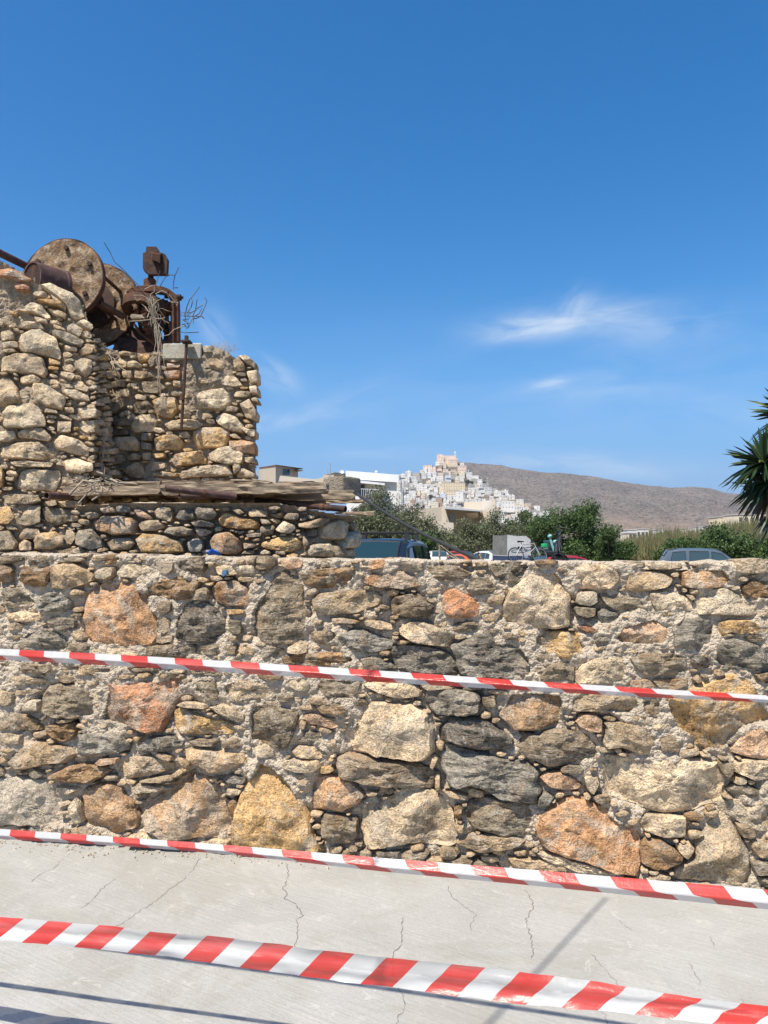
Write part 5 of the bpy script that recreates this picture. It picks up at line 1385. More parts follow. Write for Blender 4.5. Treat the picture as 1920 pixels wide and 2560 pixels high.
def house(mb, w_, d_, h_, z0, floors, cols, wins=True, x=0., y=0., rs=random, m=0, para=.5, awn=False):
    mb.box((x, y, z0 + h_ / 2 - 3), (w_, d_, h_ + 6), m=m)
    for a, b, c, d in ((0, -d_ / 2 + .15, w_, .3), (0, d_ / 2 - .15, w_, .3), (-w_ / 2 + .15, 0, .3, d_ - .6), (w_ / 2 - .15, 0, .3, d_ - .6)): mb.box((x + a, y + b, z0 + h_ + para / 2), (c, d, para), m=m)
    mb.box((x, y, z0 + h_ + .03), (w_ - .7, d_ - .7, .06), m=2)
    if not wins: return
    fh = h_ / floors
    for f in range(floors):
        for c in range(cols):
            if rs.random() < .12: continue
            wx = x + (-w_ / 2 + w_ * (c + .5) / cols) + rs.uniform(-.2, .2); door = rs.random() < .22; ww = rs.uniform(.75, 1.05); wh = 2.0 if door else rs.uniform(1.0, 1.35); wz = z0 + fh * f + (wh / 2 + .1 if door else fh * .55)
            mb.box((wx, y - d_ / 2 + .02, wz), (ww, .16, wh), m=1 if rs.random() < .75 else 3)
        for c in range(max(1, int(d_ / 4))):
            if rs.random() < .3: continue
            for sgn in (-1, 1): mb.box((x + sgn * (w_ / 2 - .02), y - d_ / 2 + d_ * (c + .5) / max(1, int(d_ / 4)), z0 + fh * (f + .55)), (.16, 1.1, 1.4), m=1)
    if awn: mb.box((x, y - d_ / 2 - .7, z0 + fh - .2), (w_ * .8, 1.4, .15), m=m); mb.box((x, y - d_ / 2 - 1.35, z0 + fh + .35), (w_ * .8, .08, .9), m=m)
rr = random.Random(21); rows = []
y = 1166.; ri = 0
NAMES = ['first', 'second', 'third', 'fourth', 'fifth', 'sixth', 'seventh', 'eighth', 'ninth', 'tenth', 'eleventh', 'twelfth', 'thirteenth', 'fourteenth', 'fifteenth', 'sixteenth', 'seventeenth', 'eighteenth', 'nineteenth', 'twentieth',
         'twenty-first', 'twenty-second', 'twenty-third', 'twenty-fourth', 'twenty-fifth', 'twenty-sixth', 'twenty-seventh', 'twenty-eighth', 'twenty-ninth', 'thirtieth', 'thirty-first', 'thirty-second', 'thirty-third', 'thirty-fourth', 'thirty-fifth', 'thirty-sixth', 'thirty-seventh', 'thirty-eighth', 'thirty-ninth', 'fortieth']
while y < 1312:
    inside = [sx for sx in range(950, 1440) if np.interp(sx, tx_, ty_) + 4 < y]
    if inside:
        x = inside[0] + rr.uniform(-3, 3); row = []
        while x < inside[-1]:
            wp = rr.choice([8, 9, 10, 12, 13, 15, 18]) * (1 if y > 1190 else .8); hp = rr.choice([6, 7, 8, 9, 10]) * (1 if wp < 14 else 1.1)
            if rr.random() > .10: row.append((x + wp / 2, y + rr.uniform(-2, 2), wp, hp))
            x += wp * rr.uniform(.92, 1.25)
        rows.append(row)
    y += 9.4 if y > 1190 else 8.2
for ri, row in enumerate(rows):
    for ci, (sx, sy, wp, hp) in enumerate(row):
        Yd = TY(sy) - 2; p = P(sx, sy, Yd); k = Yd / FPX; w_, h_ = wp * k, hp * k
        if 1112 < sx < 1150 and sy < 1180: continue
        pick = rr.random(); low = sy > 1275
        c = 'white' if pick < .70 else 'cream' if pick < .80 else 'ochre' if pick < .81 else 'pink' if pick < .87 else 'grey' if pick < .94 else 'brown' if pick < .97 else 'pale blue'
        if 1095 < sx < 1175 and 1180 < sy < 1245 and rr.random() < .45: c = rr.choice(['ochre', 'cream', 'pink'])
        if sx > 1200 and c in ('ochre', 'pink', 'brown') and rr.random() < .6: c = 'white'
        fl_ = max(1, round(h_ / 3.1)); mb = MB(); d_ = rr.uniform(6, 11)
        house(mb, w_, d_, h_, 0, fl_, max(1, round(w_ / 2.6)), rs=rr, awn=rr.random() < .18)
        if rr.random() < .3: mb.box((rr.uniform(-.25, .25) * w_, 1, h_ + 1.2), (w_ * .35, 3, 2.4), m=0)
        if rr.random() < .25: mb.box((rr.uniform(-.3, .3) * w_, 0, h_ + .8), (.5, .5, 1.6), m=0)
        o = mb.build('town_house', [HM[c], win_m, roofm, shut if rr.random() < .5 else brsh], fix=False); o.location = (p.x, p.y, p.z); o.rotation_euler = (0, 0, R(rr.uniform(-22, 16)))
        sz = 'small' if w_ * h_ < 42 else 'large' if w_ * h_ > 85 else 'medium'
        tag(o, f'{sz} {c} hillside house, {NAMES[ci]} from left in the {NAMES[ri]} row below the hilltop', 'house', 'houses of the hillside town')
# hilltop church and the big ochre building
def wn(parent, x, y, z, w_, h_, m=None): 
    mb = MB(); mb.box((x, y, z), (w_, .2, h_)); return mb.build('window', m or win_m, parent, fix=False)
YC = 1440.; kc = YC / FPX; c0 = P(1126, 1166, YC)
ch = empty('hilltop_church', 'large peach hilltop church with stepped gables and bell tower', 'church', loc=c0)
def cpx(sx, sy): p = P(sx, sy, YC) - c0; return p.x, p.z
def blk(sxa, sxb, sya, syb, y0, d, name='wall', m='pink'):
    xa, za = cpx(sxa, sya); xb, zb = cpx(sxb, syb); mb = MB(); mb.box(((xa + xb) / 2, y0 + d / 2, (za + zb) / 2), (xb - xa, d, abs(za - zb))); return mb.build(name, HM[m], ch, fix=False)
blk(1100, 1140, 1139, 1166, 0, 14); blk(1093, 1108, 1136, 1158, 4, 12); blk(1098, 1106, 1135, 1140, 3, 8); blk(1100, 1110, 1142, 1162, -3, 8, m='cream'); blk(1120, 1143, 1147, 1166, -4, 8); blk(1108, 1143, 1160, 1172, -8, 10, m='ochre'); blk(1140, 1145, 1146, 1166, 0, 10, m='cream')
tw = blk(1136.5, 1140, 1131, 1150, 2, 3.2, 'bell_tower', 'cream')
xa, za = cpx(1138.2, 1131); mb = MB(); mb.lathe([(1.5, 0), (1.2, 1.0), (.4, 2.2), (.01, 3.4)], (xa, 3.6, za), (0, 0, 1), 10); mb.build('spire', HM['white'], tw)
for sy in (1135, 1140, 1145): x, z = cpx(1138.2, sy); wn(ch, x, 1.9, z, .9, 1.8)
for sx in range(1122, 1142, 3):
    for sy in (1152, 1157, 1162): x, z = cpx(sx, sy); wn(ch, x, -4.05, z, .8, 1.5)
for sx in range(1103, 1119, 4):
    for sy in (1145, 1151, 1157): x, z = cpx(sx, sy); wn(ch, x, -.05 if sx > 1110 else -3.05, z, .8, 1.5)
def bigb(label, sxa, sxb, sya, syb, Yd, c, fl_, cols, rz=0., d_=12):
    p = P((sxa + sxb) / 2, syb, Yd); k = Yd / FPX; mb = MB(); w_, h_ = (sxb - sxa) * k, (syb - sya) * k; e = empty('large_house', label, 'house', loc=p, rot=(0, 0, rz))
    mb.box((0, d_ / 2, h_ / 2 - 2), (w_, d_, h_ + 4)); mb.build('wall', HM[c], e, fix=False); mb = MB(); mb.box((0, d_ / 2, h_ + .25), (w_ + .4, d_ + .4, .3)); mb.build('roof', roofm, e, fix=False)
    for f in range(fl_):
        for q in range(cols): wn(e, -w_ / 2 + w_ * (q + .5) / cols, -.03, h_ * (f + .55) / fl_, 1.0, 1.5)
bigb('long three storey yellow building with rows of windows in the middle of the hillside', 1108, 1163, 1207, 1226, 1290, 'ochre', 3, 9, .05)
bigb('peach house with blank side standing left of the hilltop church', 1058, 1080, 1163, 1176, 1400, 'pink', 2, 3, -.2)
bigb('peach terrace building just below the right end of the church', 1145, 1166, 1164, 1180, 1385, 'pink', 2, 5, 0)
bigb('pale yellow building below the long yellow one', 1115, 1150, 1226, 1240, 1275, 'ochre', 2, 6, 0)
bigb('white house with dark balconies at the foot of the town on the right', 1255, 1285, 1252, 1274, 1190, 'white', 2, 4, 0)
bigb('white boxy house with tall blank front low in the town centre', 1140, 1158, 1228, 1248, 1230, 'white', 2, 1, 0)
# trees on the town hill
def leafy(name, label, cat, base, h, rad, nleaf, leaf, mats, seed, trunk=.35, flat=1., group=None, lobes=9, trunk_r=.12, up=.5, droop=0.):
    """trunk with limbs and a crown of small leaf faces gathered in clumps"""
    rs = np.random.default_rng(seed); e = empty(name, label, cat, loc=base, group=group); base = Vector(base); mb = MB(); tz = h * trunk
    L = []
    for k in range(lobes):
        a = rs.uniform(0, 2 * math.pi); q = math.sqrt(rs.uniform(0, 1)) * rad * .68; zz = h * (trunk + (1 - trunk) * rs.uniform(.02, .74)); rl = rad * rs.uniform(.38, .62) * (1 - .35 * (zz / h - trunk))
        L.append((math.cos(a) * q, math.sin(a) * q, zz, rl))
    for k in range(int(lobes * .7)):
        a = rs.uniform(0, 2 * math.pi); q = rad * rs.uniform(.2, .75); L.append((math.cos(a) * q, math.sin(a) * q, h * rs.uniform(.12, .45), rad * rs.uniform(.34, .5)))
    L.append((0, 0, h * .78, rad * .45)); L = [(x, y, min(z, h - r_ * .75 * flat), r_) for x, y, z, r_ in L]
    mb.tube([(0, 0, -.1), (rs.normal(0, .04) * h, rs.normal(0, .04) * h, tz * .6), (0, 0, tz)], [trunk_r, trunk_r * .8, trunk_r * .65], 7)
    for x, y, z, r_ in L[:7]: mb.tube([(0, 0, tz * .8), (x * .5, y * .5, (tz + z) / 2), (x, y, z)], [trunk_r * .5, trunk_r * .3, trunk_r * .12], 5)
    mb.build('trunk', M['bark'], e, smooth=True, fix=False)
    per = nleaf; Ls = np.array(L); wts = Ls[:, 3] ** 2; wts /= wts.sum(); li = rs.choice(len(L), per, p=wts)
    d = rs.normal(0, 1, (per, 3)); d /= np.linalg.norm(d, axis=1)[:, None]; rad_ = rs.uniform(.25, 1, per) ** .45
    # sub clumps make the outline ragged
    cl_ = rs.normal(0, 1, (lobes * 16, 3)); cl_ /= np.linalg.norm(cl_, axis=1)[:, None]; ci = rs.integers(0, len(cl_), per); ci = (li * 16 + ci % 16) % len(cl_)
    d = d * .55 + cl_[ci] * .75; c = Ls[li, :3] + d * (Ls[li, 3] * rad_)[:, None] * np.array([1, 1, .82 * flat]); c[:, 2] -= droop * np.hypot(c[:, 0], c[:, 1])
    c[:, 2] = np.maximum(c[:, 2], .12 * h * rs.random(per))
    a = rs.normal(0, 1, (per, 3)); a /= np.linalg.norm(a, axis=1)[:, None]; b = np.cross(a, rs.normal(0, 1, (per, 3))); b /= np.linalg.norm(b, axis=1)[:, None]
    s_ = leaf * rs.uniform(.6, 1.3, per)[:, None]; V = np.stack([c - a * s_, c - b * s_ * .5, c + a * s_, c + b * s_ * .5], 1).reshape(-1, 3)
    F = np.arange(per * 4).reshape(-1, 4); mi = (rs.random(per) < .35).astype(int) if len(mats) > 1 else None
    mesh_np('crown', V, F, mats, e, mi=mi); return e
M['bark'] = simple('grey_bark', (.13, .10, .075), .9, var=.3, scale=12, bump=.01)
def leafm(name, c, tr=.25):
    m, t = mat(name, rough=.55, spec=.3); v = objvec(t); n = t.noise(v, 1.3, 4, .6); col = t.mix(t.ramp(n, .3, .7), tuple(q * .65 for q in c), tuple(min(1, q * 1.35) for q in c)); t.put(t.b.inputs['Base Color'], col)
    tl = t.node('ShaderNodeBsdfTranslucent'); t.put(tl.inputs[0], col); mx = t.node('ShaderNodeMixShader'); mx.inputs[0].default_value = tr; o = [n for n in t.n if n.type == 'OUTPUT_MATERIAL'][0]
    t.l.new(t.b.outputs[0], mx.inputs[1]); t.l.new(tl.outputs[0], mx.inputs[2]); t.l.new(mx.outputs[0], o.inputs[0]); return m
M['olive'] = leafm('olive_leaf', (.105, .125, .055)); M['olive2'] = leafm('silver_olive_leaf', (.19, .19, .12)); M['dgreen'] = leafm('dark_green_leaf', (.060, .100, .030)); M['mgreen'] = leafm('bush_leaf', (.09, .145, .042)); M['dry'] = leafm('dry_brown_leaf', (.17, .115, .08))
for i, (sx, sy, r_, lb) in enumerate([(1168, 1206, 7, 'dark round tree on the right shoulder of the town hill'), (1178, 1208, 6, 'dark tree between white houses at the right edge of the town hill'), (1077, 1243, 7, 'green tree among the lower houses of the town left of centre'), (1143, 1241, 4, 'small dark tree beside a white blank house in the town'), (1212, 1208, 5, 'dark bush at the upper right edge of the town'),
                                    (1044, 1262, 5, 'small dark tree low in the town on the left'), (1200, 1246, 5, 'bushy tree among the lower right houses of the town'), (1058, 1267, 4, 'low dark bush above the flat beige building')]):
    Yd = TY(sy) - 14; p = P(sx, sy + 2, Yd); leafy('hill_tree', lb, 'tree', p, r_ * Yd / FPX * 1.3, r_ * Yd / FPX, 500, .9, [M['dgreen'], M['olive']], 60 + i, .1, trunk_r=.3)
mb = MB(); p = P(1219, 1214, 1250); mb.tube([(0, 0, 0), (0, 0, 14)], [.5, .35], 8); mb.box((0, 0, 12), (1.6, 1.6, 2.5)); mb.box((0, 0, 9), (1.2, 1.2, 1.2)); o = mb.build('antenna_mast', HM['grey']); o.location = p; tag(o, 'slim pale antenna mast at the right edge of the town', 'mast')

# ---------------------------------------------------------------- middle distance buildings
def box_part(name, parent, m, a, b):
    mb = MB(); a, b = Vector(a), Vector(b); mb.box((a + b) / 2, (b.x - a.x, b.y - a.y, b.z - a.z)); return mb.build(name, m, parent, fix=False)
M['beige'] = plaster('beige_render', (.47, .40, .31), .06); M['beige2'] = plaster('pale_beige_render', (.56, .49, .40), .05); M['tile'] = simple('terracotta_roof_edge', (.22, .10, .07), .8); M['whitep'] = plaster('bright_white_render', (.64, .64, .64), .03)
glassd, _ = mat('window_glass', (.04, .055, .07), .12, spec=.6); M['frame'] = simple('aluminium_frame', (.35, .36, .37), .4)
def local(c0_, sx, sy, Y): p = P(sx, sy, Y) - c0_; return p
P0 = P
def P(sx, sy, Y): return P0(sx, sy, Y * 1.6)
# beige house with window
Yh = 70.; b0 = P(700, 1215, Yh); bh = empty('beige_house', 'beige upper storey with brown framed window and thin tiled roof edge behind the platform', 'house', loc=b0)
def hx(name, m, q, par=bh, c=b0): mb = MB(); mb.hexa([p - c for p in q]); return mb.build(name, m, par)
cA, cB, cC = (648, 74), (688, 70), (745, 73)
def pz(sx, Y, sy): return P(sx, sy, Y)
hx('wall', M['beige'], [P(649, 1240, 77), P(689, 1240, 70), P(745, 1240, 73), P(706, 1240, 82), P(649, 1170, 77), P(689, 1163, 70), P(745, 1170.5, 73), P(706, 1176, 82)])
hx('roof', M['tile'], [P(645, 1170, 77.4), P(689, 1163.2, 69.6), P(757, 1172.5, 72.6), P(706, 1177, 83), P(645, 1169, 77.4), P(689, 1161.6, 69.6), P(757, 1170.8, 72.6), P(706, 1175.6, 83)])
def wq(sxa, sxb, sya, syb, Ya, Yb, name, m, par, c, th=.12, out=.06):
    q = [P(sxa, syb, Ya - out), P(sxb, syb, Yb - out), P(sxb, syb, Yb + th), P(sxa, syb, Ya + th), P(sxa, sya, Ya - out), P(sxb, sya, Yb - out), P(sxb, sya, Yb + th), P(sxa, sya, Ya + th)]
    mb = MB(); mb.hexa([p - c for p in q]); return mb.build(name, m, par)
wf = wq(707, 726.5, 1171.5, 1187.5, 71, 72, 'window', M['frame'], bh, b0, out=.05)
wq(708.2, 716.2, 1172.5, 1186.8, 71, 71.5, 'pane', glassd, wf, b0, out=.09); wq(717.4, 725.5, 1172.8, 1186.8, 71.5, 72, 'pane', glassd, wf, b0, out=.09)
wq(641, 648, 1176, 1193, 78.5, 77.5, 'side_window', M['frame'], bh, b0)
hx('eave', M['wood'], [P(742, 1180, 72), P(757, 1177, 72.4), P(757, 1177, 75), P(742, 1180, 76), P(742, 1174, 72), P(757, 1174.5, 72.4), P(757, 1174.5, 75), P(742, 1176, 76)])
lw = empty('garden_wall', 'low beige rendered wall sloping down right of the beige house', 'wall', loc=P(770, 1205, 66)); cw = P(770, 1205, 66)
hx('wall', M['beige2'], [P(689, 1235, 66), P(785, 1235, 66), P(785, 1235, 67), P(689, 1235, 67), P(700, 1189, 66), P(785, 1198, 66), P(785, 1198, 67), P(700, 1189, 67)], lw, cw)
hx('wall', M['beige'], [P(783, 1235, 65), P(812, 1235, 64), P(812, 1235, 66), P(783, 1235, 67), P(783, 1199, 65), P(812, 1192, 64), P(812, 1192, 66), P(783, 1199, 67)], lw, cw)
# white modern building
Yw = 58.; w0 = P(900, 1240, Yw); wb = empty('white_building', 'white flat-roofed building with covered terrace and thin railings behind the trees', 'house', loc=w0)
hx('wall', M['whitep'], [P(866, 1300, 60), P(992, 1300, 59), P(992, 1300, 70), P(866, 1300, 70), P(866, 1178, 60), P(992, 1188, 59), P(992, 1188, 70), P(866, 1178, 70)], wb, w0)
hx('parapet', M['whitep'], [P(864, 1197, 59.6), P(996, 1206, 58.6), P(996, 1206, 71), P(864, 1197, 71), P(864, 1176.5, 59.6), P(996, 1187, 58.6), P(996, 1187, 71), P(864, 1176.5, 71)], wb, w0)
hx('canopy', M['whitep'], [P(884, 1206, 57), P(962, 1213, 56.5), P(962, 1213, 59.8), P(884, 1206, 59.8), P(884, 1199, 57), P(962, 1208, 56.5), P(962, 1208, 59.8), P(884, 1199, 59.8)], wb, w0)
for (a, b, y0, y1) in ((899, 912, 1211, 1240), (975, 988, 1217, 1240)):
    f_ = wq(a, b, y0, y1, 59.7, 59.7, 'window', M['frame'], wb, w0, out=.2); wq(a + 1, b - 1, y0 + 1, y1 - 1, 59.7, 59.7, 'pane', glassd, f_, w0, out=.25)
for k in range(12):
    sx = 894 + k * 5; mb = MB(); mb.tube([P(sx, 1240, 56.8) - w0, P(sx, 1222, 56.8) - w0], .025, 4); mb.build('baluster', HM['pale blue'], wb, fix=False)
mb = MB(); mb.tube([P(892, 1222, 56) - w0, P(952, 1225, 56.8) - w0], .04, 5); mb.build('railing', HM['pale blue'], wb, fix=False)
for k, (sx, y0, y1) in enumerate(((996, 1192, 1300), (1003, 1200, 1292), (1008, 1205, 1288))):
    mb = MB(); mb.tube([P(sx, y1, 58 + k) - w0, P(sx, y0, 58 + k) - w0], .09, 6); mb.build('post', HM['white'], wb, fix=False)
for k in range(9): mb = MB(); mb.tube([P(996, 1198 + k * 9, 58) - w0, P(1003, 1202 + k * 9, 59) - w0], .04, 4); mb.build('rung', HM['pale blue'], wb, fix=False)
mb = MB(); mb.lathe([(.11, 0), (.11, .32), (.2, .32), (.19, .48), (.01, .56)], P(941, 1187, 63) - w0, (0, 0, 1), 12); mb.build('chimney', M['whitep'], wb)
bxh = empty('roof_shed', 'small beige roof shed left of the white building', 'shed', loc=P(835, 1200, 60)); cs = P(835, 1200, 60)
hx('wall', M['beige'], [P(809, 1225, 61), P(835, 1225, 59.5), P(868, 1225, 60.5), P(840, 1225, 64), P(809, 1188, 61), P(835, 1182, 59.5), P(868, 1185, 60.5), P(840, 1189, 64)], bxh, cs)
hx('roof', M['frame'], [P(808, 1188, 61.1), P(835, 1182, 59.3), P(869, 1185.2, 60.4), P(840, 1189, 64.2), P(808, 1186.8, 61.1), P(835, 1180.6, 59.3), P(869, 1184, 60.4), P(840, 1187.8, 64.2)], bxh, cs)
mb = MB(); a = P(825, 1212, 57); mb.tube([(0, 0, 0), P(825, 1160, 57) - a], .055, 8); mb.box(P(825, 1161, 57) - a + Vector((0, 0, .08)), (.16, .16, .16)); o = mb.build('roof_pole', M['frame']); o.location = a; tag(o, 'grey pole standing in front of the roof shed', 'pole')
an_ = empty('satellite_dish', 'white satellite dish on the roof shed', 'satellite dish', loc=P(853, 1180, 58)); mb = MB(); ax_ = Vector((.45, -.8, .5)); mb.lathe([(.001, 0), (.09, .01), (.2, .04), (.3, .1), (.295, .11), (.2, .052), (.001, .012)], (0, 0, 0), ax_, 20); mb.build('dish', M['whitep'], an_, smooth=True); mb = MB(); mb.tube([(0, 0, 0), (-.05, .1, -.3)], .03, 6); mb.build('mount', M['frame'], an_)
def aerial(sx, y0, y1, Y, label, els):
    a = P(sx, y0, Y); e = empty('aerial', label, 'aerial', loc=a); mb = MB(); mb.tube([(0, 0, 0), P(sx, y1, Y) - a], .022, 5); mb.build('mast', M['frame'], e, fix=False)
    for (sy, hw) in els: c = P(sx, sy, Y) - a; mb = MB(); mb.tube([c - Vector((hw, .1, 0)), c + Vector((hw, -.1, 0))], .014, 4); mb.build('element', M['frame'], e, fix=False)
aerial(819, 1186, 1166, 60, 'thin aerial left of the grey roof pole', ((1168, .2), (1171, .3), (1174, .25), (1177, .3)))
aerial(960, 1188, 1156, 64, 'tall thin whip aerial on the white building', ((1158, .04), (1168, .08)))
aerial(986, 1192, 1172, 66, 'short aerial with crossbar at the right end of the white building', ((1173, .32), (1174.5, .2)))
# beige flat building with canopy
Yb = 95.; f0 = P(1130, 1300, Yb); fb = empty('beige_flat_building', 'long beige flat-roofed building with white canopy and pale blue door behind the trees', 'building', loc=f0)
H2 = lambda name, m, q: hx(name, m, q, fb, f0)
H2('wall', M['beige'], [P(1030, 1345, 108), P(1106, 1345, 92), P(1106, 1345, 118), P(1040, 1345, 124), P(1030, 1276, 108), P(1106, 1266.5, 92), P(1106, 1268, 118), P(1040, 1274, 124)])
H2('pier', M['beige2'], [P(1104, 1345, 91), P(1116, 1345, 91), P(1116, 1345, 93), P(1104, 1345, 93), P(1104, 1266, 91), P(1116, 1266, 91), P(1116, 1266, 93), P(1104, 1266, 93)])
H2('back_wall', M['beige2'], [P(1115, 1345, 97), P(1200, 1345, 97), P(1200, 1345, 110), P(1115, 1345, 110), P(1115, 1270, 97), P(1200, 1276, 97), P(1200, 1276, 110), P(1115, 1270, 110)])
H2('canopy', M['whitep'], [P(1112, 1272, 88), P(1204, 1279, 90), P(1204, 1279, 98), P(1112, 1272, 98), P(1112, 1267, 88), P(1204, 1275, 90), P(1204, 1275, 98), P(1112, 1267, 98)])
H2('wall', M['beige2'], [P(1199, 1330, 94), P(1232, 1330, 90), P(1232, 1330, 104), P(1199, 1330, 104), P(1206, 1252, 94), P(1232, 1252, 90), P(1232, 1254, 104), P(1206, 1254, 104)])
H2('roof_block', M['beige2'], [P(1160, 1300, 104), P(1208, 1300, 99), P(1208, 1300, 112), P(1160, 1300, 114), P(1160, 1256, 104), P(1208, 1253, 99), P(1208, 1253, 112), P(1160, 1256, 114)])
dr = wq(1124, 1136, 1284, 1306, 96.9, 96.9, 'door', simple('pale_blue_paint', (.36, .46, .58), .6), fb, f0, out=.08)
mb = MB(); q = [P(1163, 1284, 93), P(1195, 1281, 91), P(1196, 1292, 92), P(1178, 1298, 95)]; mb.add([p - f0 for p in q] + [p - f0 + Vector((0, 0, -.06)) for p in q], [(0, 1, 2, 3), (7, 6, 5, 4), (0, 4, 5, 1), (1, 5, 6, 2), (2, 6, 7, 3), (3, 7, 4, 0)]); o = mb.build('awning', M['beige2'], fb)
H2('low_wall', M['beige2'], [P(1085, 1345, 84), P(1134, 1345, 84), P(1134, 1345, 86), P(1085, 1345, 86), P(1092, 1303, 84), P(1134, 1307, 84), P(1134, 1307, 86), P(1092, 1303, 86)])
P = P0
# far houses on the right
def farh(label, sxa, sxb, sya, syb, Yd, c, cols, fl_=1, rz=0.): bigb(label, sxa, sxb, sya, syb, Yd, c, fl_, cols, rz, 9)
farh('white boxy house beyond the reeds, left of a row of three', 1569, 1592, 1326, 1348, 300, 'white', 3)
farh('white house with long low front beyond the reeds, middle of a row of three', 1592, 1622, 1324, 1348, 310, 'white', 3)
farh('cream block in front of the white houses beyond the reeds', 1572, 1590, 1334, 1350, 270, 'cream', 2)
farh('small white house peeping over the reeds, right of the white row', 1648, 1668, 1325, 1342, 340, 'white', 2)
farh('small pale house half hidden by reeds near the brown slope', 1716, 1738, 1322, 1338, 380, 'cream', 2)
farh('tiny white house above the reeds beside the pale house', 1744, 1760, 1318, 1332, 420, 'white', 1)
farh('beige house with two dark windows behind the yucca', 1843, 1890, 1288, 1312, 260, 'cream', 3, 1, .1)
farh('long brown blank wall house left of the beige house behind the yucca', 1796, 1846, 1294, 1312, 300, 'ochre', 1)
farh('white house with dark terrace behind the drooping yucca leaves', 1886, 1935, 1284, 1310, 280, 'white', 3)
# ---------------------------------------------------------------- trees behind the car park
def tr(name, label, cat, sx, top, rpx, Y, mats, seed, leaf=.075, n=6500, zbase=0., **k):
    if sx < 1340: Y *= 2.0; leaf *= 1.85; k['trunk_r'] = .22
    b = P(sx, 1372, Y); b.z = zbase; h = P(sx, top, Y).z - zbase; return leafy(name, label, cat, b, h * 1.02, rpx * Y / FPX * 1.25, int(n * 2.3), leaf, mats, seed, **k)
OL = [M['olive'], M['olive2']]; DG = [M['dgreen'], M['mgreen']]
tr('olive_tree', 'grey green olive tree rising behind the dark van, tallest of the olives', 'tree', 950, 1206, 72, 34, OL, 1, .06, 9000, trunk=.12, lobes=14)
tr('olive_tree', 'olive tree with silvery leaves right of the tallest olive', 'tree', 1028, 1258, 60, 36, OL, 2, .06, 8000, trunk=.1, lobes=12)
tr('dry_tree', 'sparse reddish brown tree in front of the white building', 'tree', 1002, 1236, 28, 42, [M['dry'], M['olive2']], 3, .05, 1800, trunk=.2, lobes=8)
tr('dry_tree', 'thin brownish bare tree left beside the white terrace', 'tree', 905, 1232, 26, 40, [M['dry'], M['olive']], 33, .05, 1800, trunk=.2, lobes=8)
tr('olive_tree', 'bright green bush between the van and the leaning pole', 'tree', 1060, 1325, 34, 31, [M['mgreen'], M['dgreen']], 4, .06, 4200, trunk=.08)
tr('olive_tree', 'low rounded olive tree behind the white car with the red tail light', 'tree', 1095, 1312, 48, 38, OL, 5, .06, 6500, trunk=.08, lobes=12)
tr('olive_tree', 'olive tree directly left of the covered trailer', 'tree', 1160, 1296, 54, 39, OL, 6, .06, 7500, trunk=.08, lobes=13)
tr('olive_tree', 'dense olive tree right above the covered trailer', 'tree', 1235, 1268, 54, 42, OL, 7, .06, 8000, trunk=.08, lobes=13)
tr('olive_tree', 'green olive tree below the small cypress', 'tree', 1308, 1272, 50, 44, [M['olive'], M['mgreen']], 8, .06, 7500, trunk=.08, lobes=13)
tr('cypress', 'small dark cypress sticking up above the olives', 'tree', 1311, 1252, 16, 52, [M['dgreen']], 9, .07, 3500, trunk=.05, lobes=8)
tr('evergreen_tree', 'tall dense dark green tree with twin rounded tops, right of the bicycles', 'tree', 1402, 1250, 66, 40, DG + [M['olive']], 10, .065, 15000, trunk=.08, lobes=16)
tr('evergreen_tree', 'dark green tree forming the right hand top beside the twin topped tree', 'tree', 1464, 1234, 64, 41, DG, 11, .065, 15000, trunk=.08, lobes=15)
tr('evergreen_tree', 'lower dark green tree sloping down towards the reeds', 'tree', 1528, 1300, 50, 39, DG, 12, .065, 7500, trunk=.06, lobes=12)
tr('leafy_bush', 'broad leaved dark green bush behind the grey car roof', 'bush', 1796, 1312, 66, 45, [M['dgreen'], M['mgreen']], 13, .09, 6000, trunk=.05, lobes=12)
tr('leafy_bush', 'dark broad leaved bush to the left of the grey car', 'bush', 1700, 1342, 58, 44, [M['dgreen'], M['mgreen']], 14, .085, 5000, trunk=.05, lobes=10)
tr('leafy_bush', 'glossy dark bush to the right of the grey car', 'bush', 1868, 1330, 66, 46, [M['dgreen'], M['mgreen']], 15, .085, 5500, trunk=.05, lobes=11)
tr('leafy_bush', 'green bush at the right edge under the yucca', 'bush', 1935, 1345, 50, 44, [M['mgreen'], M['dgreen']], 16, .085, 4500, trunk=.05, lobes=10)
for i, (sx, top, r_, Y) in enumerate([(960, 1300, 60, 46), (1070, 1318, 55, 48), (1130, 1322, 50, 50), (1200, 1316, 55, 52), (1270, 1300, 55, 50), (1345, 1290, 55, 48)]):
    tr('olive_tree', 'olive tree of the rear row, filling the gap ' + ['behind the tallest olive', 'behind the bright green bush', 'below the flat beige building', 'left of the trailer top', 'above the right end of the trailer', 'left of the twin topped tree'][i], 'tree', sx, top, r_, Y, OL, 70 + i, .08, 3500, trunk=.05, lobes=10)
